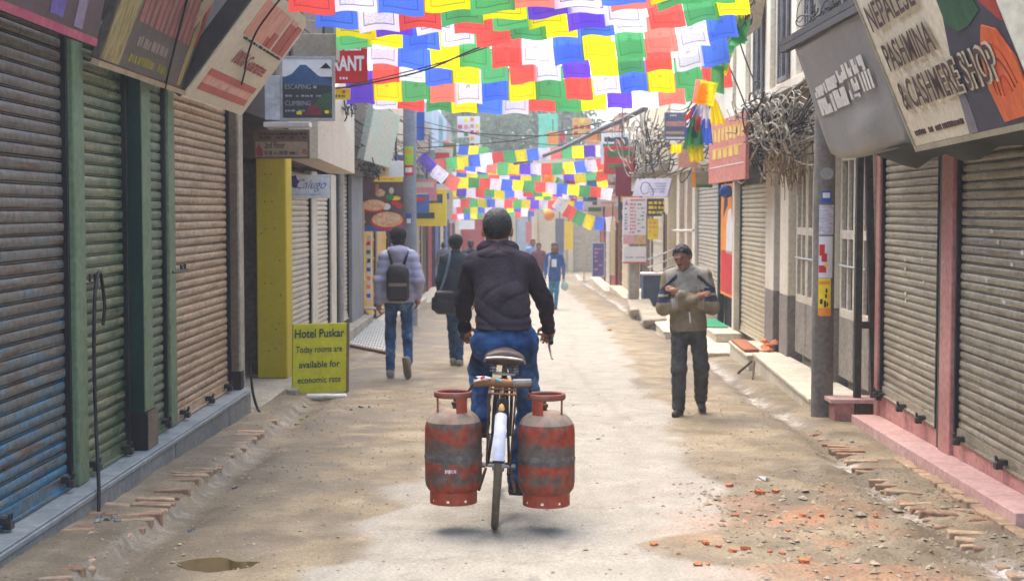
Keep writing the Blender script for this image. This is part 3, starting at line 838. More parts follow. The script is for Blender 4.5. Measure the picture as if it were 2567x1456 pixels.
part('shutter_box', m_darkwall, bc, lambda b: b.box(XC - .10, 19.5, 2.22, XC + .155, 22.7, 2.75), bev=.01)
part('pillar', m_creamw, bc, lambda b: b.box(XC - .04, 22.6, -.6, XC + .158, 22.78, 2.9), bev=.008)

bc.rotation_euler = (0, 0, -.0150)
# steps along it
def prism(b, poly, z0, z1):
    b.poly([(x, y, z0) for x, y in poly], (0, 0, z1 - z0))
m_stepc = M('cream_cement', s(186, 174, 148), s(206, 196, 172), s(168, 152, 122), scale=2.2, rough=.8, bump=.2, grime=.2)
def stepobj(poly, z1, lab, mat=m_stepc):
    cx_ = sum(p[0] for p in poly) / len(poly); cy_ = sum(p[1] for p in poly) / len(poly)
    t_ = thing('doorstep', (cx_, cy_, gz(cy_)), lab, 'step', 'cement doorsteps along the cream building')
    part('riser', mat, t_, lambda b: prism(b, poly, gz(cy_) - .35, z1 - .04), bev=.006)
    g_ = [(x - (.02 if x < 3.1 else 0), y) for x, y in poly]
    part('tread', mat, t_, lambda b: prism(b, g_, z1 - .0395, z1), bev=.006)
stepobj([(2.74, 13.7), (3.28, 13.4), (3.28, 18.2), (2.92, 18.2)], -.02, 'long cement doorstep in front of the cream panelled doors')
stepobj([(2.86, 18.25), (3.30, 18.25), (3.30, 20.3), (2.92, 20.3)], -.06, 'short cement doorstep with a brown plank lying on it')
stepobj([(2.66, 20.4), (3.30, 20.4), (3.34, 24.6), (2.74, 24.6)], -.24, 'low wide cement doorstep under the teal railed shutter')
stepobj([(2.95, 22.0), (3.34, 22.0), (3.34, 25.0), (2.97, 25.0)], -.10, 'upper cement doorstep by the orange poster')
stepobj([(2.45, 24.7), (3.40, 24.7), (3.45, 30.0), (2.55, 30.0)], -.30, 'broad pale doorstep below the grey shutter')
pk = tag(part('plank', M('red_brown_plank', s(140, 78, 44), s(164, 98, 60), scale=5, st=(1, .2, 1), rough=.7), None, lambda b: b.obox((2.86, 18.6, -.055), (.05, 1.5, 0), (.20, 0, 0), (0, 0, .035)), bev=.005, loc=(2.9, 19.3, -.06)), 'red brown plank lying on the short cement doorstep', 'plank')
rg = thing('rag_heap', (3.2, 18.5, -.06), 'crumpled orange cloth heap in the doorway beside the plank', 'cloth')
def heap(b):
    r_ = random.Random(9); 
    for i in range(14):
        clod(b, (3.08 + r_.uniform(0, .22), 18.5 + r_.uniform(-.2, .3), -.03 + r_.uniform(0, .10)), r_.uniform(.05, .09), r_)
part('folds', M('orange_cloth', s(206, 120, 78), s(222, 150, 108), scale=10, rough=.9), rg, heap)
# stick propped on the step
stk = thing('stick', (2.72, 18.0, gz(18)), 'thin dark sticks propped against the long cement doorstep', 'stick')
part('rod', m_woodd, stk, lambda b: (b.tube([G(1850, 935), P(1885, 905, 17.6)], .014, 6)))
part('rod', m_woodd, stk, lambda b: (b.tube([G(1887, 950), P(1892, 905, 17.4)], .012, 6)))

# ------------------------------------------------------------------ street pole with pasted notices
PB = G(2060, 1045); PX_, PY_ = PB.x, PB.y
pole = thing('utility_pole', (PX_, PY_, gz(PY_)), 'grey street pole pasted with notices in front of the cream doors', 'pole')
m_pole = M('grimy_concrete_pole', s(96, 90, 82), s(124, 116, 104), s(78, 72, 66), scale=3, st=(1, 1, .5), rough=.85, bump=.3, grime=.3)
part('shaft', m_pole, pole, lambda b: b.lathe([(.105, -.4), (.10, .0), (.098, 1.5), (.092, 4.2), (.088, 6.5), (0, 6.5)], (PX_, PY_, gz(PY_)), 24), smooth=True)
def sticker(root, z0, z1, a0, a1, mat, name='notice', r=.1005):
    b = MB(); zc = gz(PY_)
    b.lathe([(r, z0), (r, z1)], (PX_, PY_, zc), 10, R(a0), R(a1)); return b.build(name, mat, root, smooth='all')
zz = lambda Y: 1.75 - (Y - 530) * PY_ / FPX - gz(PY_)
m_paper = M('white_paper', s(206, 202, 206), s(222, 220, 222), rough=.7, grime=.06)
m_paperb = M('grey_printed_paper', s(160, 156, 166), s(206, 202, 210), scale=60, st=(.3, .3, 1.6), rough=.7, grime=.1)
m_blue = M('print_blue', s(28, 74, 150), s(36, 90, 170), rough=.6, grime=.05)
m_red = M('print_red', s(190, 26, 30), s(204, 40, 38), rough=.6, grime=.05)
m_yellow = M('print_yellow', s(232, 196, 24), s(240, 210, 40), rough=.6, grime=.08)
m_orangep = M('print_orange', s(228, 130, 30), s(236, 150, 50), rough=.6, grime=.08)
m_blackp = M('print_black', s(24, 22, 26), s(34, 32, 36), rough=.6, grime=0)
sticker(pole, zz(508), zz(480), -118, -62, m_blue)
sticker(pole, zz(497), zz(484), -110, -72, m_white, r=.102)
sticker(pole, zz(588), zz(514), -128, -45, m_paperb)
sticker(pole, zz(695), zz(592), -128, -50, m_paper)
sticker(pole, zz(640), zz(612), -124, -96, m_red, r=.102); sticker(pole, zz(655), zz(634), -112, -84, m_red, r=.102)
sticker(pole, zz(682), zz(664), -126, -88, m_red, r=.102); sticker(pole, zz(668), zz(660), -96, -78, m_yellow, r=.102)
sticker(pole, zz(788), zz(696), -128, -60, m_yellow)
sticker(pole, zz(790), zz(770), -126, -58, m_orangep, r=.102); sticker(pole, zz(712), zz(703), -124, -66, m_orangep, r=.102)
for (ya, yb, a0, a1) in ((745, 735, -92, -82), (760, 748, -118, -104), (768, 752, -98, -86), (732, 722, -90, -80), (766, 756, -84, -76)):
    sticker(pole, zz(ya), zz(yb), a0, a1, m_blackp, r=.102)
part('clamp_disc', m_zinc, pole, lambda b: b.lathe([(.0, -.012), (.055, -.012), (.055, .012), (0, .012)], (0, 0, 0), 16) or None) if False else None
dsc = MB(); dsc.T = Matrix.Translation((PX_, PY_ - .108, gz(PY_) + zz(437))) @ Matrix.Rotation(R(90), 4, 'X'); dsc.lathe([(0, -.01), (.055, -.01), (.055, .012), (0, .012)], (0, 0, 0), 18); dsc.build('meter_disc', m_zinc, pole)
# black iron stanchion of two posts by the pink shop
st_ = thing('iron_stanchion', (3.0, 12.98, gz(13)), 'black iron stanchion of two posts with a cross bracket by the pink shop', 'post')
xa, xb_ = PXP(2163, 900, 3.02).x, 0
pa = G(2163, 1000, .06); 
def ir(b):
    b.box(2.995, 13.0, .07, 3.055, 13.07, 2.6)
part('post', m_steel, st_, ir, bev=.004)
part('post', m_steel, st_, lambda b: b.bar((3.175, 13.02, .06), (3.085, 13.02, 2.6), .06, .06))
part('bracket', m_steel, st_, lambda b: b.box(3.056, 13.005, .70, 3.135, 13.06, .76))

# ------------------------------------------------------------------ orange poster shop and grey shutter shop
bo = thing('shop_building', (3.4, 26, gz(26)), 'pale shop with an orange poster doorway and a grey rolling shutter', 'building')
XO = xw(26)
part('wall', m_creamw, bo, lambda b: (b.box(XO + .2, 22.82, -.8, 6.8, 34, 2.6), b.box(XO - .05, 22.82, 2.6, 6.8, 34, 4.8)))
pd = part('doorway', m_black, bo, lambda b: b.box(XO + .12, 22.85, -.2, XO + .19, 24.95, 2.5))
pp = Panel((XO + .03, 24.85, .35), (0, -1, 0), (0, 0, 1), 1.9, 1.85)
pp.board(bo, m_orangep, .03, 'poster')
pp.rect(bo, m_red, .1, .05, 1.75, .75); pp.shape(bo, m_white, [(.75, .72), (1.5, .7), (1.55, 1.2), (1.35, 1.45), (1.0, 1.42), (.8, 1.15)]); pp.shape(bo, m_blackp, [(.35, 1.3), (.9, 1.5), (.9, 1.75), (.5, 1.7)])
tea = M('dark_teal_paint', s(24, 58, 60), s(34, 72, 70))
part('door_frame', tea, bo, lambda b: (b.box(XO + .0, 24.9, -.3, XO + .1, 25.05, 2.5), b.box(XO + .0, 22.84, 2.32, XO + .1, 24.895, 2.5)))
part('mat', M('green_mat', s(30, 130, 84), s(44, 150, 100)), bo, lambda b: b.box(2.99, 23.0, -.096, 3.33, 24.7, -.08))
shutter(bo, XO + .1, -1, 25.1, 29.0, -.1, 2.3, m_sh_cream, m_zinc, pitch=.075, label='pale grey rolling shutter beyond the orange poster')
for (ya, yb) in ((29.05, 29.6), (30.6, 31.0), (32.4, 33.0)):
    part('pillar', m_creamw, bo, lambda b: b.box(XO + .02, ya, -.8, XO + .19, yb, 2.59), bev=.01)
part('door', M('faded_pink_board', s(196, 160, 138), s(206, 174, 152), scale=2), bo, lambda b: b.box(XO + .12, 29.62, -.3, XO + .19, 30.58, 2.4))
part('door', M('faded_pink_board2', s(186, 150, 130), s(198, 166, 146), scale=2), bo, lambda b: b.box(XO + .12, 31.02, -.3, XO + .19, 32.38, 2.4))
part('rail', m_creampost, bo, lambda b: b.tube([P(1683, 578, 29), P(1735, 578, 27.5)], .03, 6))
bo.rotation_euler = (0, 0, -.0150)
bl_ = part('ball_lamp', m_blue, bo, lambda b: b.lathe([(.11 * math.sin(a), -.11 * math.cos(a)) for a in np.linspace(0, math.pi, 9)], P(1826, 480, 23.5), 14), smooth='all')
# ================================================================== modelling of bodies: smooth distance fields, meshed once
def cap(a, b, ra, rb, sq=None, k=.03):
    a = np.array(a, np.float32); b = np.array(b, np.float32)
    def f(p):
        s_ = np.array(sq if sq else (1, 1, 1), np.float32)
        q = (p - a) / s_; ba = (b - a) / s_
        t_ = np.clip((q @ ba) / max(float(ba @ ba), 1e-9), 0, 1)
        return (np.linalg.norm(q - t_[:, None] * ba, axis=1) - (ra + (rb - ra) * t_)) * float(s_.min())
    lo = np.minimum(a, b) - max(ra, rb) * 1.6; hi = np.maximum(a, b) + max(ra, rb) * 1.6
    return (f, k, lo, hi)
def ell(c, r, k=.03, rot=None):
    c = np.array(c, np.float32); r = np.array(r, np.float32)
    Rm = np.array(rot, np.float32) if rot is not None else None
    def f(p):
        q = p - c
        if Rm is not None: q = q @ Rm
        k0 = np.linalg.norm(q / r, axis=1); k1 = np.linalg.norm(q / (r * r), axis=1)
        return k0 * (k0 - 1) / np.maximum(k1, 1e-6)
    m_ = float(r.max()) * 1.4
    return (f, k, c - m_, c + m_)
def bx(c, h, r=.01, k=.02, rot=None):
    c = np.array(c, np.float32); h = np.array(h, np.float32)
    Rm = np.array(rot, np.float32) if rot is not None else None
    def f(p):
        q = p - c
        if Rm is not None: q = q @ Rm
        d = np.abs(q) - (h - r)
        return np.linalg.norm(np.maximum(d, 0), axis=1) + np.minimum(d.max(axis=1), 0) - r
    m_ = float(np.linalg.norm(h)) * 1.2
    return (f, k, c - m_, c + m_)

def sdf_mesh(allp, h, cuts=(), wr=None, pad=.03):
    prims = [q for q in allp if q[0] != 'cut']
    lo = np.min([p[2] for p in prims], 0) - pad; hi = np.max([p[3] for p in prims], 0) + pad
    n_ = np.ceil((hi - lo) / h).astype(int) + 1
    ax = [lo[i] + h * np.arange(n_[i]) for i in range(3)]
    X_, Y_, Z_ = np.meshgrid(*ax, indexing='ij')
    pts = np.stack([X_, Y_, Z_], -1).reshape(-1, 3).astype(np.float32)
    d = np.full(len(pts), 10.0, np.float32)
    for pr in allp:
        if pr[0] == 'cut':
            nn = np.array(pr[2], np.float32); nn = nn / np.linalg.norm(nn)
            d = np.maximum(d, (pts - np.array(pr[1], np.float32)) @ nn); continue
        f, k, l_, h_ = pr
        sel = np.all((pts > l_ - .08) & (pts < h_ + .08), axis=1)
        q = f(pts[sel]); a = d[sel]
        hh = np.clip(.5 + .5 * (a - q) / k, 0, 1)
        d[sel] = a * (1 - hh) + q * hh - k * hh * (1 - hh)
    if wr is not None:
        near = np.abs(d) < .06; d[near] = d[near] + wr(pts[near])
    for (pnt, nrm) in cuts:
        nn = np.array(nrm, np.float32); nn = nn / np.linalg.norm(nn)
        d = np.maximum(d, (pts - np.array(pnt, np.float32)) @ nn)
    v = d.reshape(n_)
    s_ = v < 0
    cs = tuple(n_ - 1)
    cnt = np.zeros(cs, np.int8)
    for i in (0, 1):
        for j in (0, 1):
            for k in (0, 1):
                cnt += s_[i:cs[0] + i, j:cs[1] + j, k:cs[2] + k]
    mask = (cnt > 0) & (cnt < 8)
    acc = np.zeros(cs + (3,), np.float32); num = np.zeros(cs, np.float32)
    def edges(axis):
        a = [slice(None)] * 3; b = [slice(None)] * 3; a[axis] = slice(0, -1); b[axis] = slice(1, None)
        v0, v1 = v[tuple(a)], v[tuple(b)]
        cr = (v0 < 0) != (v1 < 0)
        t_ = np.where(cr, v0 / np.where(np.abs(v0 - v1) < 1e-12, 1, v0 - v1), 0)
        return cr, t_
    for axis in range(3):
        cr, t_ = edges(axis); o1, o2 = [q for q in range(3) if q != axis]
        for i in (0, 1):
            for j in (0, 1):
                sl_ = [slice(None)] * 3; sl_[o1] = slice(i, cs[o1] + i); sl_[o2] = slice(j, cs[o2] + j)
                c_ = cr[tuple(sl_)]; tt = t_[tuple(sl_)]
                num += c_; acc[..., axis] += np.where(c_, tt, 0); acc[..., o1] += np.where(c_, i, 0); acc[..., o2] += np.where(c_, j, 0)
    ids = -np.ones(cs, np.int64); ids[mask] = np.arange(mask.sum())
    ii = np.argwhere(mask)
    verts = (ii + acc[mask] / np.maximum(num[mask], 1)[:, None]) * h + lo
    fs = []
    for axis in range(3):
        cr, _ = edges(axis); o1, o2 = [q for q in range(3) if q != axis]
        sl_ = [slice(None)] * 3; sl_[o1] = slice(1, -1); sl_[o2] = slice(1, -1)
        w_ = np.argwhere(cr[tuple(sl_)])
        if len(w_) == 0: continue
        w_[:, o1] += 1; w_[:, o2] += 1
        ins = s_[w_[:, 0], w_[:, 1], w_[:, 2]]
        def cell(da, db):
            c_ = w_.copy(); c_[:, o1] += da; c_[:, o2] += db; return ids[c_[:, 0], c_[:, 1], c_[:, 2]]
        q = np.stack([cell(-1, -1), cell(0, -1), cell(0, 0), cell(-1, 0)], -1)
        flip = ins if axis != 1 else ~ins
        q[~flip] = q[~flip][:, ::-1]
        fs.append(q)
    fs = np.concatenate(fs)
    return verts, fs[(fs >= 0).all(1)]

def sdf_obj(name, mat, parent, prims, h, T=None, cuts=(), wr=None, label=None, matfn=None):
    vs, fs = sdf_mesh(prims, h, cuts, wr)
    cen_ = vs[fs].mean(1) if matfn else None
    base = wloc(parent)
    Tm = T if T is not None else Matrix.Identity(4)
    A = np.array(Tm); vs = vs @ A[:3, :3].T + A[:3, 3] - np.array(base)
    me = bpy.data.meshes.new(name); me.from_pydata(vs.tolist(), [], fs.tolist())
    me.polygons.foreach_set('use_smooth', [True] * len(fs))
    for m_ in (mat if isinstance(mat, (list, tuple)) else [mat]): me.materials.append(m_)
    if matfn: me.polygons.foreach_set('material_index', matfn(cen_).astype(np.int32).tolist())
    me.update()
    o = bpy.data.objects.new(name, me); col.objects.link(o); o.parent = parent
    if label: o['label'] = label
    return o

def crease(q):
    return (1 - np.abs(np.sin(q * .5))) ** 2.2
def folds(amp, f1=(14, 6, 40), f2=(30, 10, 17), ph=0.0):
    def g(p):
        x, y, z = p[:, 0], p[:, 1], p[:, 2]
        w1 = crease(x * f1[0] + y * f1[1] + z * f1[2] + 2.2 * np.sin(x * 9 + z * 5 + ph) + ph)
        w2 = crease(x * f2[0] - y * f2[1] + z * f2[2] + 1.7 * np.sin(z * 11 + x * 4 + ph))
        return (amp * (w1 * 1.3 + w2 * .9)).astype(np.float32)
    return g

def hand(wr_, d, up, out, r=1.0, curl=.9, side=1):
    """palm, four unequal bent fingers and a thumb; d: pointing way, up: back of the hand, out: thumb way"""
    wr_ = np.array(wr_, float); d = np.array(d, float); d /= np.linalg.norm(d)
    up = np.array(up, float); up = up - d * (up @ d); up /= np.linalg.norm(up)
    sd_ = np.cross(d, up); sd_ = sd_ if sd_ @ np.array(out, float) > 0 else -sd_
    o = [cap(wr_ - d * .02, wr_ + d * .075 * r, .024 * r, .034 * r, k=.012), ell(wr_ + d * .055 * r, np.array([.03, .03, .03]) * r + abs(sd_) * .012 * r, k=.012)]
    for i, ln in enumerate((.036, .042, .039, .030)):
        b0 = wr_ + d * .088 * r + sd_ * (.028 - .019 * i) * r
        j1 = b0 + (d * math.cos(curl * .6) - up * math.sin(curl * .6)) * ln * r
        j2 = j1 + (d * math.cos(curl * 1.6) - up * math.sin(curl * 1.6)) * ln * .75 * r
        j3 = j2 + (d * math.cos(curl * 2.4) - up * math.sin(curl * 2.4)) * ln * .55 * r
        o += [cap(b0, j1, .0095 * r, .009 * r, k=.004), cap(j1, j2, .009 * r, .0085 * r, k=.003), cap(j2, j3, .0085 * r, .0075 * r, k=.003)]
    t0 = wr_ + d * .03 * r + sd_ * .026 * r
    t1 = t0 + (d * .6 + sd_ * .7 - up * .25) / 1.0 * .040 * r
    t2 = t1 + (d * .8 + sd_ * .1 - up * .5) * .032 * r
    return o + [cap(t0, t1, .013 * r, .011 * r, k=.008), cap(t1, t2, .011 * r, .009 * r, k=.003)]

def headp(c, fwd, up, r=1.0, face=True):
    """skull, jaw, nose, brow, lips and ears round centre c"""
    c = np.array(c, float); f = np.array(fwd, float); f /= np.linalg.norm(f)
    u = np.array(up, float); u = u - f * (u @ f); u /= np.linalg.norm(u); s_ = np.cross(f, u)
    Rm = np.stack([s_, f, u], 1)
    o = [ell(c + u * .03 * r - f * .012 * r, (.076 * r, .096 * r, .088 * r), .03, Rm), ell(c - u * .035 * r + f * .022 * r, (.058 * r, .068 * r, .078 * r), .04, Rm)]
    for e in (-1, 1):
        o.append(ell(c + s_ * e * .081 * r - u * .005 * r - f * .012 * r, (.012 * r, .022 * r, .033 * r), .006, Rm))
    if face:
        o += [cap(c + f * .084 * r + u * .018 * r, c + f * .103 * r - u * .022 * r, .009 * r, .014 * r, k=.012), ell(c + f * .088 * r + u * .032 * r, (.045 * r, .012 * r, .008 * r), .015, Rm),
              ell(c + f * .082 * r - u * .052 * r, (.024 * r, .012 * r, .008 * r), .008, Rm), ell(c + f * .07 * r - u * .095 * r, (.022 * r, .018 * r, .016 * r), .03, Rm)]
    return o

def hairp(c, fwd, up, r=1.0, thick=1.0, low=0.0):
    c = np.array(c, float); f = np.array(fwd, float); f /= np.linalg.norm(f)
    u = np.array(up, float); u = u - f * (u @ f); u /= np.linalg.norm(u); s_ = np.cross(f, u); Rm = np.stack([s_, f, u], 1)
    return [ell(c + u * .042 * r - f * .018 * r, (.083 * r * thick, .100 * r * thick, .090 * r * thick), .03, Rm), ell(c - u * (.005 + low) * r - f * .045 * r, (.076 * r * thick, .066 * r, .070 * r), .03, Rm)]

m_skin = M('brown_skin', s(140, 92, 66), s(156, 106, 78), scale=20, rough=.55, grime=.08)
m_skind = M('weathered_skin', s(124, 82, 60), s(142, 96, 72), scale=20, rough=.5, grime=.1)
m_hair = M('black_hair', s(14, 13, 13), s(40, 36, 34), scale=70, rough=.5, bump=1.0, bscale=120, grime=.1)
m_hairg = M('greying_hair', s(12, 12, 13), s(46, 46, 48), scale=40, rough=.6, bump=.6, bscale=180, grime=.1)
m_hood = M('dark_plum_fleece', s(42, 36, 41), s(54, 47, 52), scale=14, rough=.95, bump=.35, bscale=60, grime=.12, spec=.1)
m_jean = M('blue_denim', s(22, 40, 70), s(52, 86, 128), s(124, 142, 158), scale=5, lo=.36, hi=.56, rough=.9, bump=.3, bscale=70, grime=.2, spec=.1)
m_jeand = M('washed_teal_denim', s(30, 62, 88), s(48, 86, 114), scale=7, rough=.9, bump=.3, bscale=70, grime=.2, spec=.1)
m_shoe = M('dark_shoe', s(40, 36, 34), s(60, 54, 48), rough=.6)
m_shoeg = M('grey_trainer', s(128, 122, 112), s(150, 144, 134), rough=.8)
m_sole = M('tan_sole', s(120, 104, 84), s(140, 124, 102), rough=.9)

# ------------------------------------------------------------------ bicycle
C = G(1240, 1322); BX0, BY0 = C.x, C.y; BZ0 = gh(BX0, BY0)
LEAN = R(3.4)
BT = Matrix.Translation((BX0, BY0, BZ0)) @ Matrix.Rotation(LEAN, 4, 'Y')
bike = thing('bicycle', (BX0, BY0, BZ0), 'old black roadster bicycle loaded with two red gas cylinders', 'bicycle')
m_tyre = M('dusty_rubber', s(84, 74, 58), s(104, 92, 72), s(60, 54, 46), scale=20, rough=.9, bump=.3)
m_frame = M('black_enamel', s(24, 24, 24), s(40, 36, 32), scale=10, rough=.4, grime=.3)
m_chrome = M('tarnished_chrome', s(130, 124, 116), s(160, 154, 146), scale=16, rough=.35, metal=.7)
m_rust = M('rusty_iron', s(86, 60, 44), s(120, 86, 60), scale=20, rough=.8, metal=.2)
m_leather = M('brown_leather', s(60, 44, 36), s(84, 62, 50), scale=14, rough=.5)
m_mud = M('white_mudguard_paint', s(186, 186, 200), s(204, 204, 214), scale=9, rough=.4, grime=.15)
WR = .352
def bpart(name, mat, fn, parent=None, **kw):
    b = MB(); b.T = BT; fn(b); return b.build(name, mat, parent or bike, **kw)
def wheel(name, yc):
    c_ = (0, yc, WR)
    wh = bpart(name, m_chrome, lambda b: b.ring(c_, .312, .012, (1, 0, 0), 48, 6), smooth='all')
    bpart('tyre', m_tyre, lambda b: b.ring(c_, .331, .0215, (1, 0, 0), 56, 10), wh, smooth='all')
    bpart('hub', m_chrome, lambda b: b.tube([(-.075, yc, WR), (-.035, yc, WR), (-.034, yc, WR), (.034, yc, WR), (.035, yc, WR), (.075, yc, WR)], [.009, .009, .024, .024, .009, .009], 12), wh, smooth=True)
    def spk(b):
        for k in range(32):
            a = 2 * math.pi * k / 32; sx_ = .026 if k % 2 else -.026; a2 = a + (.5 if k % 4 < 2 else -.5)
            b.tube([(sx_, yc + .022 * math.cos(a2), WR + .022 * math.sin(a2)), (0, yc + .306 * math.cos(a), WR + .306 * math.sin(a))], .0012, 4, False)
    bpart('spokes', m_chrome, spk, wh)
    return wh
wheel('rear_wheel', 0.0); wheel('front_wheel', 1.15)
BB = (0, .475, .285); ST = (0, .215, .86); HD = (0, .93, .93); HL = (0, .965, .72)
def fr(b):
    b.tube([BB, ST], .0145, 10); b.tube([ST, HD], .0135, 10); b.tube([BB, HL], .0145, 10); b.tube([HD, HL], .018, 10)
    for e in (-1, 1):
        b.tube([(.02 * e, .45, .285), (.060 * e, .02, WR)], .010, 8); b.tube([(.018 * e, .22, .82), (.060 * e, .0, WR)], .008, 8)
    b.tube([(-.035, .475, .285), (.035, .475, .285)], .021, 10)
bpart('frame', m_frame, fr, smooth=True)
bpart('fork', m_frame, lambda b: (b.tube([HL, (0, .985, .70)], .02, 8), [b.tube([(0, .985, .71), (.05 * e, .99, .69), (.055 * e, 1.05, .52), (.055 * e, 1.15, WR)], .011, 8) for e in (-1, 1)]), smooth=True)
def hbar(b):
    b.tube([HD, (0, .92, 1.02)], .012, 8)
    b.tube(smooth_path([(-.27, .70, 1.00), (-.27, .84, 1.02), (-.21, .93, 1.03), (0, .94, 1.02), (.21, .93, 1.03), (.27, .84, 1.02), (.27, .70, 1.00)], 5), .0115, 8)
hb_ = bpart('handlebar', m_chrome, hbar, smooth=True)
for e in (-1, 1): bpart('grip', m_frame, lambda b: b.tube([(.27 * e, .69, 1.0), (.27 * e, .82, 1.018)], .016, 10), hb_, smooth=True)
bpart('brake_lever', m_chrome, lambda b: b.tube(smooth_path([(.26, .84, 1.00), (.265, .78, .96), (.285, .70, .90)]), .007, 6), hb_, smooth=True)
# saddle: broad sprung leather seat
def sad(b):
    prof = []; nseg = 18
    rows = [(-.125, .105, .0), (-.10, .118, .012), (-.05, .112, .018), (.0, .075, .020), (.06, .045, .018), (.13, .026, .012), (.165, .012, .0)]
    vs, fs = [], []
    for (yy, hw, zt_) in rows:
        for k in range(nseg):
            a = 2 * math.pi * k / nseg
            x_ = hw * math.cos(a); z_ = .028 * math.sin(a)
            z_ = zt_ + (z_ if z_ > 0 else z_ * 1.6) - .02 * (abs(x_) / .12) ** 2
            vs.append((x_, .19 + yy, .955 + z_))
    m_ = len(rows)
    for i in range(m_ - 1):
        for k in range(nseg):
            a, c_ = i * nseg + k, i * nseg + (k + 1) % nseg
            fs.append((a, c_, c_ + nseg, a + nseg))
    fs.append(tuple(reversed(range(nseg)))); fs.append(tuple((m_ - 1) * nseg + k for k in range(nseg)))
    b.add(vs, fs)
sd2 = bpart('saddle', m_leather, sad, smooth='all')
bpart('saddle_rim', m_chrome, lambda b: b.tube(smooth_path([(-.112, .10, .925), (-.10, .065, .945), (0, .055, .955), (.10, .065, .945), (.112, .10, .925)]), .008, 6), sd2, smooth=True)
def spring(b):
    for e in (-1, 1):
        b.tube([(.062 * e + .017 * math.cos(a), .10 + .017 * math.sin(a), .865 + a * .0026) for a in np.linspace(0, 8 * math.pi, 44)], .0045, 5)
bpart('springs', m_chrome, spring, sd2, smooth=True)
bpart('seat_post', m_chrome, lambda b: (b.tube([ST, (0, .20, .93)], .0125, 8), b.box(-.065, .085, .853, .065, .13, .866), b.tube([(0, .20, .90), (0, .10, .862)], .010, 6)), smooth=True)
# mudguard, reflector plate, carrier
def mg(b):
    vs, fs = [], []
    an = np.linspace(R(12), R(195), 30)
    for a in an:
        for (dx, dr) in ((-.031, -.010), (-.022, .004), (0, .010), (.022, .004), (.031, -.010)):
            rr_ = .372 + dr; vs.append((dx, -rr_ * math.cos(a) * -1 * -1, WR + rr_ * math.sin(a)))
    for i in range(len(an) - 1):
        for k in range(4): fs.append((i * 5 + k, i * 5 + k + 1, i * 5 + k + 6, i * 5 + k + 5))
    b.add(vs, fs)
mgo = bpart('mudguard', m_frame, mg, smooth='all')
def mgw(b):
    vs, fs = [], []
    an = np.linspace(R(14), R(58), 12)
    for a in an:
        for (dx, dr) in ((-.033, -.006), (-.023, .009), (0, .015), (.023, .009), (.033, -.006)):
            rr_ = .374 + dr; vs.append((dx, -rr_ * math.cos(a), WR + rr_ * math.sin(a)))
    for i in range(len(an) - 1):
        for k in range(4): fs.append((i * 5 + k, i * 5 + k + 1, i * 5 + k + 6, i * 5 + k + 5))
    b.add(vs, fs)
bpart('painted_tail', m_mud, mgw, mgo, smooth='all')
bpart('tail_lamp', M('orange_reflector', s(220, 140, 60), s(240, 190, 120), rough=.3, grime=0), lambda b: b.lathe([(0, .03), (.012, .02), (.018, 0), (.014, -.02), (0, -.022)], (0, -.165, WR + .345), 12), mgo, smooth='all')
def carr(b):
    for x_ in (-.07, 0, .07): b.tube([(x_, -.22, .785), (x_, .19, .785)], .007, 6)
    for y_ in (-.22, -.02, .18): b.tube([(-.075, y_, .785), (.075, y_, .785)], .007, 6)
    for e in (-1, 1):
        b.tube([(.075 * e, -.02, .785), (.066 * e, .0, WR)], .007, 6); b.tube([(.075 * e, -.20, .785), (.066 * e, -.005, WR)], .006, 6)
bpart('carrier', m_rust, carr, smooth=True)
def cranks(b):
    b.tube([(-.06, .475, .285), (.06, .475, .285)], .012, 8)
    b.bar((.065, .475, .285), (.07, .475 - .06, .285 - .155), .014, .022); b.bar((-.065, .475, .285), (-.07, .475 + .06, .285 + .155), .014, .022)
cr_ = bpart('crank', m_chrome, cranks)
PED = {1: (.115, .415, .13), -1: (-.115, .535, .44)}
for e in (-1, 1):
    px_, py_, pz_ = PED[e]
    bpart('pedal', m_frame, lambda b: (b.box(px_ - .045, py_ - .045, pz_ - .012, px_ + .045, py_ - .02, pz_ + .012), b.box(px_ - .045, py_ + .02, pz_ - .012, px_ + .045, py_ + .045, pz_ + .012), b.tube([(px_ - .05 * e, py_, pz_), (px_ + .045 * e, py_, pz_)], .008, 6)), cr_)
bpart('chain_guard', m_frame, lambda b: (b.obox((.05, .0, .30), (0, .52, -.02), (0, 0, .10), (.008, 0, 0))), bev=.003)
bpart('axle_nut', m_chrome, lambda b: b.tube([(.075, 0, WR), (.095, 0, WR)], .016, 6)); bpart('axle_nut', m_chrome, lambda b: b.tube([(-.075, 0, WR), (-.095, 0, WR)], .016, 6))
for e in (-1, 1): bpart('stand_leg', m_rust, lambda b: b.tube([(.07 * e, .03, .33), (.10 * e, -.06, .22)], .009, 6))

# the wooden bar tied across the carrier
wb = thing('carrying_bar', (BX0, BY0, .8), 'rough wooden bar tied with coloured rags across the bicycle carrier', 'bar')
m_woodl = M('worn_wood', s(120, 80, 48), s(154, 110, 70), s(96, 62, 40), scale=9, st=(.3, 1, 1), rough=.8, bump=.3)
def wbar(name, mat, fn, **kw):
    b = MB(); b.T = BT; fn(b); return b.build(name, mat, wb, **kw)
wbar('pole', m_woodl, lambda b: b.tube([(-.165, -.06, .818), (-.05, -.055, .828), (.06, -.06, .823), (.15, -.058, .833)], [.021, .026, .024, .019], 10), smooth=True)
wbar('end', M('grey_wood', s(110, 104, 98), s(140, 132, 122), scale=9, rough=.8), lambda b: b.tube([(.055, -.10, .835), (.155, -.09, .845)], [.022, .018], 8), smooth=True)
wbar('rag', m_white, lambda b: (b.tube([(-.15, -.085, .855), (-.10, -.09, .852), (-.07, -.07, .85)], [.004, .012, .006], 6), b.tube([(-.16, -.09, .83), (-.125, -.095, .845)], [.003, .010], 6)), smooth=True)
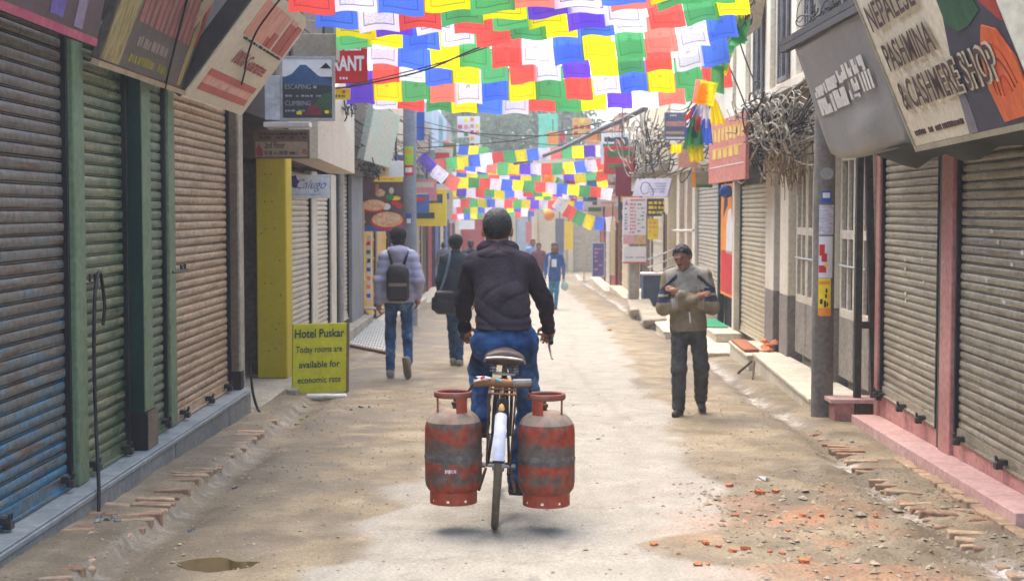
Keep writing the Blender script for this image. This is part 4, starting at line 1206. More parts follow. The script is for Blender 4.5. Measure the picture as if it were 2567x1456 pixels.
wbar('rag', M('pink_rag', s(206, 60, 84), s(220, 90, 110)), lambda b: b.tube([(-.14, -.088, .845), (-.11, -.095, .858), (-.085, -.085, .85)], [.004, .009, .004], 6), smooth=True)
wbar('rag', M('teal_rag', s(60, 140, 150), s(90, 170, 176)), lambda b: b.tube([(-.045, -.09, .85), (-.01, -.092, .84)], [.010, .005], 6), smooth=True)

# ------------------------------------------------------------------ gas cylinders
def gas_wear(n, L, fac, src):
    """enamel rubbed off round the waist and foot where cylinders knock together"""
    sx = n.new('ShaderNodeSeparateXYZ'); L.new(src, sx.inputs[0])
    fn_ = n.new('ShaderNodeTexNoise'); fn_.inputs['Scale'].default_value = 75; fn_.inputs['Detail'].default_value = 8; L.new(src, fn_.inputs['Vector'])
    mf = n.new('ShaderNodeMix'); mf.inputs[0].default_value = .45; L.new(fac, mf.inputs[2]); L.new(fn_.outputs['Fac'], mf.inputs[3]); out = mf.outputs[0]
    for zc, hw, am in ((.415, .075, .20), (.27, .05, .10), (.60, .06, .14)):
        d_ = n.new('ShaderNodeMath'); d_.operation = 'SUBTRACT'; d_.inputs[1].default_value = zc; L.new(sx.outputs[2], d_.inputs[0])
        q_ = n.new('ShaderNodeMath'); q_.operation = 'ABSOLUTE'; L.new(d_.outputs[0], q_.inputs[0])
        mr = n.new('ShaderNodeMapRange'); mr.inputs[1].default_value = 0; mr.inputs[2].default_value = hw; mr.inputs[3].default_value = am; mr.inputs[4].default_value = 0; L.new(q_.outputs[0], mr.inputs[0])
        sb_ = n.new('ShaderNodeMath'); sb_.operation = 'SUBTRACT'; L.new(out, sb_.inputs[0]); L.new(mr.outputs[0], sb_.inputs[1]); out = sb_.outputs[0]
    return out
m_gas = M('chipped_red_enamel', s(96, 82, 72), s(138, 68, 46), s(150, 58, 36), scale=13, lo=.415, hi=.475, rough=.7, bump=.25, bscale=30, grime=.35, spec=.25, custom=gas_wear, detail=10)
m_gasneck = M('red_enamel', s(150, 62, 40), s(164, 70, 46), s(116, 78, 60), scale=12, lo=.4, hi=.7, rough=.5, grime=.25)
m_gasring = M('worn_red_steel', s(140, 64, 48), s(120, 84, 70), s(110, 92, 82), scale=20, rough=.55, grime=.25)
m_gastop = M('dusty_enamel', s(140, 124, 106), s(138, 112, 94), s(144, 70, 52), scale=12, lo=.42, hi=.62, rough=.85, grime=.2)
m_gasband = M('scuffed_steel', s(82, 74, 68), s(108, 96, 88), s(136, 66, 46), scale=26, lo=.42, hi=.66, rough=.6, grime=.3)
def gas(Xc, Ybot, e, lab):
    c0 = P(Xc, Ybot, 7.93); z0 = c0.z + .004; cx_, cy_ = c0.x, 8.02
    g_ = thing('gas_cylinder', (cx_, cy_, z0), lab, 'gas cylinder', 'red gas cylinders slung on the bicycle')
    sh_ = [(.122, .085)]
    body = [(.118, .060), (.140, .075), (.154, .098), (.159, .13), (.159, .235)]
    body2 = [(.159, .285), (.159, .40), (.157, .43), (.150, .455)]
    part('shell', m_gas, g_, lambda b: (b.lathe(body, (cx_, cy_, z0), 48), b.lathe(body2, (cx_, cy_, z0), 48)), smooth='all')
    part('weld_band', m_gasband, g_, lambda b: b.lathe([(.159, .235), (.1595, .248), (.163, .256), (.163, .264), (.1595, .270), (.159, .285)], (cx_, cy_, z0), 48), smooth='all')
    part('dome', m_gastop, g_, lambda b: b.lathe([(.150, .455), (.135, .482), (.108, .505), (.07, .520), (.03, .526), (0, .527)], (cx_, cy_, z0), 48), smooth='all')
    def foot(b):
        n_ = 48; prof = [(.128, 0.0), (.132, 0.0), (.132, .032), (.131, .072)]
        holes = {int(n_ * (a / 360)) for a in (258, 300, 215, 340, 20, 60, 100, 140, 180)}
        zs = [0.0, .016, .030, .078]; rads = (.132, .126)
        vs = []; fs = []
        for i in range(n_):
            a = 2 * math.pi * i / n_
            for rad in rads:
                for z_ in zs: vs.append((cx_ + rad * math.cos(a), cy_ + rad * math.sin(a), z0 + z_))
        for i in range(n_):
            j = (i + 1) % n_
            for q in range(2):
                for k in range(3):
                    if k == 1 and i in holes: continue
                    f = (i * 8 + q * 4 + k, j * 8 + q * 4 + k, j * 8 + q * 4 + k + 1, i * 8 + q * 4 + k + 1)
                    fs.append(f if q == 0 else tuple(reversed(f)))
            fs.append((i * 8, i * 8 + 4, j * 8 + 4, j * 8))
        b.add(vs, fs)
    part('foot_ring', m_gasneck, g_, foot, smooth=True)
    rz = .625
    part('guard_ring', m_gasring, g_, lambda b: (b.ring((cx_, cy_, z0 + rz - .012), .098, .0095, (0, 0, 1), 40, 8), b.lathe([(.104, rz - .036), (.1075, rz - .030), (.1075, rz - .008), (.104, rz - .004)], (cx_, cy_, z0), 40)), smooth='all')
    wa = R(-58) if e > 0 else R(-122)
    px_, py_ = math.cos(wa), math.sin(wa)
    def plate(b):
        b.lathe([(.092, .505), (.094, rz - .02)], (cx_, cy_, z0), 8, wa - .34, wa + .34); b.lathe([(.101, .500), (.101, rz - .02)], (cx_, cy_, z0), 8, wa - .34, wa + .34)
        for q in (-.34, .34): b.obox((cx_ + .092 * math.cos(wa + q), cy_ + .092 * math.sin(wa + q), z0 + .505), Vector((math.cos(wa + q), math.sin(wa + q), 0)) * .009, (0, 0, rz - .52), Vector((-math.sin(wa + q), math.cos(wa + q), 0)) * .001)
    part('guard_plate', m_gasneck, g_, plate, smooth=True)
    for ta in ((R(212), R(75)) if e > 0 else (R(-32), R(105))):
        part('guard_leg', m_gasring, g_, lambda b: b.tube([(cx_ + .098 * math.cos(ta), cy_ + .098 * math.sin(ta), z0 + .49), (cx_ + .1 * math.cos(ta), cy_ + .1 * math.sin(ta), z0 + rz - .02)], .006, 8), smooth=True)
    part('valve', m_rust, g_, lambda b: b.lathe([(.016, .51), (.016, .54), (.022, .545), (.022, .56), (.012, .565), (.012, .58), (0, .582)], (cx_ + .012 * e, cy_, z0), 12), smooth=True)
    # rope from the bar to the guard ring
    be = BT @ Vector(((-.145 if e > 0 else .135), -.058, .825))
    re_ = Vector((cx_ + .098 * e * .9, cy_ + .03, z0 + rz - .02))
    part('hook', m_steel, g_, lambda b: b.tube(smooth_path([be + Vector((0, 0, .028)), be + Vector((-.012 * e, .01, -.004)), re_ + Vector((0, 0, .02)), re_ + Vector((-.012 * e, 0, -.012)), re_ + Vector((-.03 * e, 0, .0))]), .006, 6), smooth=True)
    return g_
g1 = gas(1135, 1267, 1, 'chipped red gas cylinder with small white lettering near its foot, on the bicycle')
g2 = gas(1370, 1273, -1, 'red gas cylinder worn to grey round its waist, on the bicycle')
# faded stencil near the foot of the first cylinder
tb = MB(); b0 = wloc(g1); r_ = random.Random(5)
for i in range(9):
    ang = R(-104) + i * .045; w_ = r_.choice((.012, .02, .03))
    tb.lathe([(.1605, .185 + r_.uniform(0, .006)), (.1605, .207)], b0, 2, ang, ang + w_)
tb.build('stencil', m_white, g1)
# ================================================================== the cyclist
def A(*v): return np.array(v, float)
cy = thing('person', (-.12, 8.5, gz(8.5)), 'cyclist in a dark hooded jumper and blue jeans riding with his back turned', 'person')
hd = A(-.147, 8.66, 1.632)
shL, shR = A(-.290, 8.58, 1.43), A(.025, 8.58, 1.43)
elL, elR = A(-.352, 8.70, 1.205), A(.138, 8.72, 1.205)
wrL, wrR = A(-.352, 8.855, 1.035), A(.163, 8.865, 1.035)
hipL, hipR = A(-.185, 8.43, .985), A(-.015, 8.43, .985)
knL, knR = A(-.255, 8.84, .78), A(.045, 8.70, .585)
anL, anR = A(-.275, 8.60, .46), A(-.012, 8.50, .185)
V_ = lambda q: A(*(BT @ Vector(q)))
pdL, pdR = V_((-.115, .535, .44)), V_((.115, .415, .13))
anL = pdL + A(0, -.06, .085); anR = pdR + A(0, -.07, .085)
body = headp(hd, (0, 1, -.22), (0, .22, 1), 1.04) + [cap(A(-.143, 8.60, 1.47), hd - A(0, .01, .05), .058, .056, k=.03),
    cap(A(-.10, 8.42, 1.03), A(-.13, 8.55, 1.36), .12, .13, (1, .7, 1)), cap(shL, shR, .05, .05), cap(shL, elL, .045, .038), cap(elL, wrL, .038, .027), cap(shR, elR, .045, .038), cap(elR, wrR, .038, .027),
    cap(hipL, knL, .07, .05), cap(knL, anL, .045, .034), cap(hipR, knR, .07, .05), cap(knR, anR, .045, .034)]
body += hand(wrL + A(-.004, .02, -.004), (0, .95, -.3), (-.35, .1, .9), (1, 0, 0), 1.05, 1.0) + hand(wrR + A(.004, .02, -.004), (0, .95, -.3), (.35, .1, .9), (-1, 0, 0), 1.05, 1.0)
sdf_obj('body', m_skin, cy, body, .0092)
def hood_folds(p):
    x, y, z = p[:, 0] + .12, p[:, 1], p[:, 2]
    low = np.clip((1.30 - z) / .2, 0, 1)
    w1 = crease(z * 74 + 18 * x + 2.0 * np.sin(x * 14 + 1) + 1.2 * np.sin(z * 13)) * low * .013
    w2 = crease(z * 44 - 40 * x + 2.6 * np.sin(x * 7 + z * 9)) * np.clip(1.0 - np.abs(z - 1.24) / .16, 0, 1) * np.clip(.5 + np.sin(x * 11 + z * 6), 0, 1) * .012
    w3 = crease(x * 30 + z * 64 + 2 * np.sin(z * 20) + y * 40) * .008 * np.clip((np.abs(x) - .17) / .03, 0, 1)
    hem = np.where(np.abs(z - 1.088) < .012, .004, 0)
    return (w1 + w2 + w3 + hem).astype(np.float32)
top = [cap(A(-.104, 8.43, 1.03), A(-.112, 8.46, 1.20), .174, .156, (1, .84, 1), k=.02), cap(A(-.112, 8.46, 1.20), A(-.130, 8.55, 1.385), .156, .168, (1, .74, 1)), cap(shL + A(.02, 0, 0), shR - A(.02, 0, 0), .078, .078, k=.05),
       ('cut', (0, 8.4, 1.057), (0, -.05, -1)),
       cap(shL, elL, .068, .056, k=.02), cap(elL, wrL, .056, .044, k=.02), cap(shR, elR, .068, .056, k=.02), cap(elR, wrR, .056, .044, k=.02)]
sdf_obj('hooded_jumper', m_hood, cy, top, .0082, wr=hood_folds)
def hd_folds(p):
    x, y, z = p[:, 0] + .142, p[:, 1], p[:, 2]
    return (crease(z * 120 + 70 * np.abs(x) ** 1.1 + 14 * y) * .007 + np.where(np.abs(x) < .006, .003, 0)).astype(np.float32)
hood = [ell(A(-.142, 8.535, 1.490), (.128, .085, .052), .03), ell(A(-.142, 8.52, 1.475), (.085, .062, .050), .03), cap(A(-.225, 8.60, 1.53), A(-.06, 8.60, 1.53), .045, .045, k=.03),
        cap(A(-.215, 8.60, 1.545), A(-.143, 8.545, 1.535), .030, .030, k=.03), cap(A(-.143, 8.545, 1.535), A(-.07, 8.60, 1.545), .030, .028, k=.03)]
sdf_obj('hood', m_hood, cy, hood, .0075, wr=hd_folds)
jr = folds(.007, (40, 26, 60), (30, 20, -70), .7)
jeans = [cap(hipL, hipR, .112, .112, (1, .92, 1), k=.05), cap(A(-.10, 8.43, 1.0), A(-.105, 8.44, 1.06), .155, .145, (1, .72, 1)), ell(A(-.160, 8.39, .985), (.095, .09, .085), .05), ell(A(-.040, 8.39, .985), (.095, .09, .085), .05),
         cap(hipL, knL, .098, .076, k=.05), cap(knL, anL, .074, .058, k=.03), cap(hipR, knR, .098, .076, k=.05), cap(knR, anR, .074, .060, k=.03)]
sdf_obj('jeans', m_jean, cy, jeans, .011, wr=jr)
for (an_, nm) in ((anL, 'shoe'), (anR, 'shoe')):
    sdf_obj('shoe', m_shoe, cy, [cap(an_ + A(0, -.02, -.035), an_ + A(0, .15, -.05), .042, .040, (1, 1, .8)), cap(an_, an_ + A(0, 0, -.03), .045, .045)], .012)
hair = hairp(hd, (0, 1, -.22), (0, .22, 1), 1.04, 1.0, -.012)
rgn = np.random.default_rng(4)
sdf_obj('hair', m_hair, cy, hair + [('cut', (0, hd[1] + .045, hd[2]), (0, 1, -.45)), ('cut', (0, hd[1], hd[2] - .026), (0, .55, -1))], .007, wr=lambda p: (np.sin(p[:, 0] * 260 + 3 * np.sin(p[:, 2] * 150)) * np.sin(p[:, 2] * 230 + p[:, 1] * 160) * .0035).astype(np.float32))

# ================================================================== walkers
def person(label, base, yaw, H, J, o, res=.014, extra=None):
    t_ = thing('person', base, label, 'person')
    k_ = H / 1.75
    T = Matrix.Translation(base) @ Matrix.Rotation(o.get('tilt', 0.0), 4, 'Y') @ Matrix.Rotation(yaw, 4, 'Z') @ Matrix.Diagonal((k_, k_, k_, 1))
    D = dict(hc=A(0, .02, 1.625), hf=A(0, 1, 0), hu=A(0, 0, 1), shL=A(-.17, -.01, 1.42), shR=A(.17, -.01, 1.42), elL=A(-.235, -.03, 1.14), elR=A(.235, -.03, 1.14), wrL=A(-.24, .06, .90), wrR=A(.24, .06, .90),
             hipL=A(-.085, 0, .93), hipR=A(.085, 0, .93), knL=A(-.095, .02, .50), knR=A(.095, .02, .50), anL=A(-.10, -.02, .09), anR=A(.10, -.02, .09), ftL=A(0, 1, 0), ftR=A(0, 1, 0), hdL=A(0, .3, -1), hdR=A(0, .3, -1))
    D.update(J)
    p = o.get('puff', 0.0); hem = o.get('hem', .92)
    g = lambda q: D[q]
    b = headp(g('hc'), g('hf'), g('hu'), 1.0, True) + [cap(A(0, -.01, 1.42), g('hc') - g('hu') * .05, .056, .054), cap(A(0, 0, .98), A(0, -.01, 1.34), .11, .12, (1, .7, 1)), cap(g('shL'), g('shR'), .05, .05)]
    for e in 'LR':
        b += [cap(g('sh' + e), g('el' + e), .04, .036), cap(g('el' + e), g('wr' + e), .036, .026), cap(g('hip' + e), g('kn' + e), .065, .05), cap(g('kn' + e), g('an' + e), .045, .034)]
        if o.get('hands', True):
            sgn = 1 if e == 'L' else -1
            b += hand(g('wr' + e), g('hd' + e), A(-sgn, 0, .2), A(0, 1, 0), 1.0, .45) if not o.get('palm' + e) else hand(g('wr' + e), g('hd' + e), *o['palm' + e])
    sdf_obj('body', o['skin'], t_, b, o.get('bres', res * .75), T)
    tp = [cap(A(0, 0, hem + .05), A(0, -.005, 1.22), .170 + p, .162 + p, (1, .80, 1)), cap(A(0, -.005, 1.22), A(0, -.015, 1.36), .165 + p, .160 + p, (1, .70, 1)), cap(g('shL') * A(.8, 1, 1), g('shR') * A(.8, 1, 1), .07 + p * .6, .07 + p * .6, k=.05), cap(A(0, -.02, 1.40), A(0, -.005, 1.49), .085, .072, k=.03),
          ('cut', (0, 0, hem), (0, 0, -1))]
    for e in 'LR':
        tp += [cap(g('sh' + e), g('el' + e), .064 + p, .054 + p * .9, k=.03), cap(g('el' + e), g('wr' + e), .054 + p * .9, .043 + p * .5, k=.03)]
    sdf_obj(o.get('topname', 'jacket'), o['top'], t_, tp, res, T, wr=o.get('wr', folds(.004)), matfn=o.get('matfn'))
    lg_ = [cap(g('hipL'), g('hipR'), .092, .092, (1, 1, 1), k=.05), cap(A(0, 0, .95), A(0, 0, 1.02), .145, .14, (1, .75, 1))]
    w_ = o.get('leg', 0.0)
    for e in 'LR': lg_ += [cap(g('hip' + e), g('kn' + e), .082 + w_, .066 + w_, k=.045), cap(g('kn' + e), g('an' + e), .068 + w_, .055 + w_, k=.03)]
    sdf_obj('trousers', o['bottom'], t_, lg_, res, T, wr=folds(.007, (40, 30, 56), (30, 20, -72), 1.3))
    for e in 'LR':
        f_ = g('ft' + e) / np.linalg.norm(g('ft' + e)); a_ = g('an' + e); up_ = A(0, 0, 1) - f_ * f_[2]; up_ /= np.linalg.norm(up_)
        so_ = np.cross(f_, up_)
        pr = [cap(a_ - f_ * .045 - up_ * .045, a_ + f_ * .15 - up_ * .055, .042, .038, k=.03), cap(a_ - up_ * .01, a_ - up_ * .05, .046, .046, k=.03)]
        c0 = a_ - up_ * .088
        sh2 = sdf_obj('shoe', o['shoe'], t_, pr, max(.011, res * .8), T, cuts=((c0, -up_),))
        mm = MB(); mm.T = T
        mm.poly([Vector(c0 + f_ * q + so_ * w2 - up_ * .008) for q, w2 in ((-.085, -.028), (-.095, 0), (-.085, .028), (.0, .032), (.10, .042), (.17, .034), (.19, 0), (.17, -.034), (.10, -.042), (.0, -.032))], Vector(up_ * .02 * k_))
        mm.build('sole', o.get('sole', m_sole), sh2)
    if o.get('hair') is not None:
        sdf_obj(o.get('hairname', 'hair'), o['hair'], t_, hairp(g('hc'), g('hf'), g('hu'), 1.0, o.get('thick', 1.02), o.get('hlow', 0)) + [('cut', g('hc') + g('hf') * o.get('hcut', .05) + g('hu') * .02, g('hf') - g('hu') * o.get('hslope', .45))], res * .7, T, wr=lambda p: (np.sin(p[:, 0] * 120 + 2 * np.sin(p[:, 2] * 90)) * np.sin(p[:, 1] * 90 + p[:, 2] * 60) * .008).astype(np.float32))
    if extra: extra(t_, T, D, k_)
    return t_

# ---- man with a lilac padded jacket and a black rucksack
m_lilac = M('lilac_quilting', s(138, 136, 158), s(156, 154, 174), scale=8, rough=.6, bump=.25, bscale=30, grime=.1)
m_cap = M('black_wool', s(20, 20, 22), s(30, 30, 32), scale=60, rough=.95, bump=.4, bscale=120, grime=.1)
m_bag = M('black_nylon', s(22, 22, 26), s(34, 34, 38), scale=20, rough=.55, grime=.15)
m_bagtrim = M('tan_trim', s(120, 100, 76), s(140, 120, 92), rough=.7)
def quilt(p):
    z = p[:, 2]
    return (.010 * np.abs(np.sin(z * 34 + .4 * np.sin(p[:, 0] * 6))) ** .7 * -1 + .004 * np.sin(p[:, 0] * 31 + z * 12)).astype(np.float32)
def ruck(t_, T, D, k_):
    bg_ = sdf_obj('rucksack', m_bag, t_, [bx(A(0, -.235, 1.10), (.135, .085, .19), .07, .03), bx(A(0, -.30, 1.02), (.115, .035, .10), .03, .02), ell(A(0, -.235, 1.27), (.12, .08, .10), .05)], .014, T)
    mm = MB(); mm.T = T; mm.obox((-.105, -.342, 1.10), (.21, 0, 0), (0, 0, .035), (0, .02, 0)); mm.build('band', m_bagtrim, bg_)
    mm = MB(); mm.T = T; mm.tube([(-.11, -.30, .925), (0, -.325, .91), (.11, -.30, .935)], .014, 6); mm.build('piping', m_bagtrim, bg_, smooth=True)
    mm = MB(); mm.T = T
    for e in (-1, 1): mm.tube(smooth_path([(.06 * e, -.15, 1.30), (.10 * e, -.10, 1.46), (.12 * e, .0, 1.495), (.135 * e, .12, 1.40), (.16 * e, .14, 1.15), (.17 * e, -.05, .98)]), .02, 6)
    mm.build('strap', m_bag, bg_, smooth=True)
    sdf_obj('hood', m_lilac, t_, [ell(A(0, -.075, 1.49), (.115, .095, .085), .03), cap(A(-.09, .02, 1.50), A(.09, .02, 1.50), .05, .05, k=.03), ell(A(0, -.10, 1.42), (.085, .06, .07), .03)], .014, T, wr=folds(.004))
    sdf_obj('wool_cap', m_cap, t_, [ell(A(0, .005, 1.70), (.092, .105, .075), .02), cap(A(0, .005, 1.66), A(0, .005, 1.70), .093, .094, (.98, 1.1, 1))], .012, T, cuts=(((0, 0, 1.615), (0, 0, -1)),))
b_ = G(1000, 945); b_.z = gh(b_.x, b_.y)
person('walking man in a lilac padded jacket with a black rucksack and wool cap', b_, R(3), 1.76,
       dict(knL=A(-.10, .05, .50), anL=A(-.10, -.02, .095), knR=A(.10, .06, .51), anR=A(.12, -.26, .22), ftR=A(.15, .35, -.93), shL=A(-.155, -.01, 1.42), shR=A(.155, -.01, 1.42), elL=A(-.215, -.06, 1.15), wrL=A(-.235, -.03, .90), elR=A(.235, -.09, 1.16), wrR=A(.225, .05, .96)),
       dict(top=m_lilac, bottom=m_jean, shoe=m_shoeg, skin=m_skin, puff=.012, hem=.90, wr=quilt, hair=m_hair, hcut=.02), .014, ruck)

# ---- man in a dark teal coat with a black shoulder bag
m_coat = M('dark_teal_cloth', s(26, 42, 50), s(36, 54, 62), scale=10, rough=.85, bump=.2, grime=.1)
def shoulderbag(t_, T, D, k_):
    bg_ = sdf_obj('shoulder_bag', m_bag, t_, [bx(A(-.10, -.20, .86), (.15, .085, .16), .06, .03), bx(A(-.13, -.27, .80), (.08, .03, .09), .025, .02), bx(A(-.25, -.18, .84), (.045, .06, .09), .03, .03)], .016, T, wr=folds(.006))
    mm = MB(); mm.T = T; mm.tube(smooth_path([(-.18, -.20, 1.0), (-.10, -.17, 1.25), (-.06, -.12, 1.47), (-.08, .05, 1.48), (.0, .15, 1.2)]), .018, 6); mm.build('strap', M('grey_strap', s(80, 100, 110), s(96, 116, 126)), bg_, smooth=True)
    sdf_obj('wool_cap', m_cap, t_, [ell(A(0, .0, 1.665), (.098, .115, .095), .02)], .012, T, cuts=(((0, 0, 1.58), (0, .25, -1)),))
b_ = G(1143, 918); b_.z = gh(b_.x, b_.y)
person('walking man in a dark teal coat with a bulky black shoulder bag', b_, R(-6), 1.70,
       dict(knL=A(-.06, .08, .50), anL=A(-.05, .10, .10), knR=A(.05, .0, .49), anR=A(.05, -.02, .09), shL=A(-.15, -.01, 1.42), shR=A(.15, -.01, 1.42), elL=A(-.21, -.03, 1.14), wrL=A(-.215, .05, .90)),
       dict(top=m_coat, bottom=m_jeand, shoe=m_shoeg, skin=m_skin, puff=.006, hem=.86, hair=m_hair, hcut=.0), .015, shoulderbag)

# ---- man with folded arms coming up the street
m_tanj = M('faded_olive_jacket', s(112, 98, 74), s(132, 116, 90), s(96, 84, 62), scale=7, rough=.85, bump=.3, bscale=50, grime=.2)
m_navy = M('navy_panel', s(34, 38, 54), s(48, 52, 68), scale=10, rough=.8, grime=.15)
m_greyp = M('pale_grey_panel', s(134, 126, 112), s(152, 144, 128), scale=10, rough=.85, grime=.15)
m_gtrous = M('charcoal_cloth', s(62, 60, 58), s(80, 78, 74), scale=9, rough=.9, bump=.2, grime=.12)
FA = dict(hc=A(.04, .06, 1.60), hf=A(.42, .88, -.30), hu=A(.30, .28, .90), shL=A(-.175, .0, 1.41), shR=A(.175, .0, 1.41), elL=A(-.245, .06, 1.09), elR=A(.245, .08, 1.10), wrL=A(.075, .20, 1.235), wrR=A(-.075, .225, 1.185),
          hdL=A(.8, -.1, .55), hdR=A(-.85, .0, .45), knL=A(-.12, -.02, .49), anL=A(-.11, -.22, .15), ftL=A(-.1, .85, -.35), knR=A(.105, .06, .49), anR=A(.12, .04, .09), ftR=A(.25, 1, 0), hipL=A(-.085, 0, .92), hipR=A(.085, 0, .92))
def jacket_map(c):
    x, y, z = c[:, 0], c[:, 1], c[:, 2]; k = np.zeros(len(c), int); ax = np.abs(x)
    k[(z > 1.27 + .25 * np.clip(ax - .1, 0, 1)) & (ax < .21)] = 1
    k[(np.abs(z - 1.36 + .9 * (ax - .17)) < .022) & (ax > .10)] = 2
    k[(ax > .17) & (z > 1.16) & (z < 1.30) & (y > .02)] = 2
    k[(ax > .19) & (z > 1.215) & (z < 1.24)] = 1
    k[(y > .10) & (z > 1.09) & (z < 1.27) & (ax > .10) & (ax < .16)] = 1
    return k
def fold_extra(t_, T, D, k_):
    mm = MB(); mm.T = T; mm.tube([(-.015, .145, 1.06), (-.02, .142, .98), (-.02, .135, .90)], .008, 6); mm.build('zip', m_white, t_)
    sdf_obj('collar', m_greyp, t_, [cap(A(-.055, .035, 1.475), A(.06, .035, 1.475), .045, .045, k=.03), cap(A(0, -.03, 1.47), A(0, -.03, 1.49), .075, .07, k=.03)], .012, T)
    c = D['hc']; f = D['hf'] / np.linalg.norm(D['hf']); u = D['hu'] - f * (D['hu'] @ f); u /= np.linalg.norm(u); s_ = np.cross(f, u)
    mm = MB(); mm.T = T
    mm.tube([c + f * .090 - u * .042 + s_ * .026, c + f * .101 - u * .036, c + f * .090 - u * .042 - s_ * .026], .006, 6)
    for e in (-1, 1): mm.tube([c + f * .079 + u * .030 + s_ * e * .014, c + f * .078 + u * .034 + s_ * e * .034, c + f * .066 + u * .028 + s_ * e * .050], .005, 6)
    mm.build('moustache_and_brows', m_hairg, t_, smooth=True)
    for e in (-1, 1):
        mm = MB(); mm.T = T; q = c + f * .080 + u * .014 + s_ * e * .030; mm.lathe([(.010 * math.sin(a), -.010 * math.cos(a)) for a in np.linspace(0, math.pi, 6)], q, 8)
        mm.build('eye', m_blackp, t_, smooth='all')
b_ = G(1718, 1041); b_.z = gh(b_.x, b_.y)
person('man with folded arms in an olive and grey jacket, head bowed', b_ + Vector((.05, 0, 0)), R(180 - 6), 1.60, FA,
       dict(tilt=R(-2.0), top=[m_tanj, m_greyp, m_navy], matfn=jacket_map, bottom=m_gtrous, shoe=m_shoe, skin=m_skind, puff=.020, hem=.86, leg=.014, hair=m_hairg, hcut=-.004, hslope=1.1, thick=1.07, palmL=(A(0, .8, .6), A(0, .2, 1), 1.0, .35), palmR=(A(0, .8, .6), A(0, .2, 1), 1.0, .35), bres=.010), .0125, fold_extra)

# ---- woman coming up the far street with a bag
m_bluet = M('blue_kurta', s(30, 74, 124), s(42, 92, 146), scale=12, rough=.85)
m_teal = M('teal_leggings', s(40, 110, 136), s(56, 130, 154), scale=12, rough=.85)
def wextra(t_, T, D, k_):
    sdf_obj('hair_back', m_hair, t_, [ell(A(0, -.05, 1.58), (.095, .075, .13), .03), ell(A(0, .0, 1.70), (.092, .105, .065), .03)], .02, T)
    sdf_obj('scarf', M('dark_scarf', s(30, 34, 44), s(40, 46, 56)), t_, [cap(A(-.07, .03, 1.47), A(.07, .03, 1.47), .05, .05), cap(A(0, -.03, 1.46), A(0, .06, 1.44), .06, .05)], .02, T)
    mm = MB(); mm.T = T; mm.obox((-.06, .135, 1.12), (.13, 0, 0), (0, 0, .20), (0, .02, 0)); mm.build('print', m_white, t_)
    sdf_obj('shawl_end', M('pale_shawl', s(170, 178, 186), s(190, 196, 202)), t_, [cap(A(.13, .10, 1.38), A(.17, .08, .95), .035, .03, (1, .5, 1))], .02, T)
    sdf_obj('carrier_bag', M('pale_green_bag', s(150, 176, 160), s(176, 196, 180), rough=.4), t_, [ell(A(-.27, .06, .62), (.10, .07, .13), .03), cap(A(-.26, .06, .72), A(-.245, .06, .86), .03, .012)], .02, T)
b_ = G(1390, 775); b_.z = gh(b_.x, b_.y)
person('woman in a blue top and teal leggings carrying a pale green bag', b_, R(176), 1.60,
       dict(anR=A(.09, -.12, .13), knR=A(.09, .03, .50), anL=A(-.03, .08, .09), knL=A(-.06, .08, .49)), dict(top=m_bluet, bottom=m_teal, shoe=m_shoe, skin=m_skin, puff=.0, hem=.74, hair=m_hair, hcut=.03, hands=True, bres=.02), .022, wextra)
# ---- people far down the street
def far(X, Y, d, H, yaw, topc, botc, lab, hx=m_hair, bag=False):
    q = P(X, Y, d); q.z = gh(q.x, d)
    person(lab, q, yaw, H, dict(anR=A(.09, -.10, .12), anL=A(-.08, .06, .09)), dict(top=topc, bottom=botc, shoe=m_shoe, skin=m_skin, puff=.01, hem=.85, hair=hx, hands=False, bres=.03), .03)
far(1180, 700, 36, 1.68, R(10), m_coat, m_jean, 'distant walker in dark clothes ahead of the teal coated man')
far(1336, 680, 46, 1.72, R(180), M('pale_blue_shirt', s(120, 150, 190), s(140, 168, 204)), m_gtrous, 'distant man in a pale blue shirt beyond the cyclist')
far(1350, 680, 43, 1.60, R(186), M('maroon_shawl', s(96, 52, 58), s(116, 66, 70)), m_gtrous, 'distant person in a maroon shawl beyond the cyclist')
far(1098, 680, 52, 1.70, R(170), M('white_shirt', s(200, 200, 204), s(214, 214, 216)), m_gtrous, 'distant person in a white shirt by the shop fronts')
far(1112, 680, 47, 1.62, R(20), M('grey_coat', s(96, 92, 100), s(116, 110, 118)), m_jean, 'distant walker in a grey coat by the shop fronts')
# ================================================================== signboards, near left
def sign(label, loc, cat='sign', name='shop_sign', group=None): return thing(name, loc, label, cat, group)
def lp(X, Y, xb, W, tilt, H):   # board along the left wall: lower near corner at pixel, leaning out over the street
    o = PXP(X, Y, xb); return Panel(o, (0, 1, 0), (math.sin(R(tilt)), 0, math.cos(R(tilt))), W, H)
m_frame_d = M('dark_sign_frame', s(40, 36, 34), s(54, 48, 44), rough=.6)
m_frame_l = M('pale_wood_trim', s(150, 124, 92), s(170, 144, 110), rough=.7)
# maroon fascia
sg = sign('dark maroon fascia board with purple smears and a pink lower edge over the blue shutter', (-2.35, 6.6, 2.6))
q = lp(240, 118, -2.40, 3.4, 12, 1.2); q.o = q.o + Vector((0, -3.4, 0))
q.board(sg, M('maroon_vinyl', s(62, 46, 48), s(78, 58, 60), s(70, 50, 92), scale=1.6, lo=.4, hi=.62, rough=.45), .06)
q.rect(sg, M('pink_edge', s(150, 62, 76), s(170, 84, 92), scale=4), 0, 0, 3.4, .045)
q.shape(sg, M('purple_print', s(84, 66, 120), s(104, 84, 136), scale=6), [(2.55, .08), (2.75, .08), (2.85, .55), (2.7, .9), (2.5, .6)]); q.shape(sg, M('lilac_print', s(120, 104, 110), s(130, 110, 124), scale=6), [(2.95, .06), (3.1, .06), (3.12, .5), (3.0, .6)])
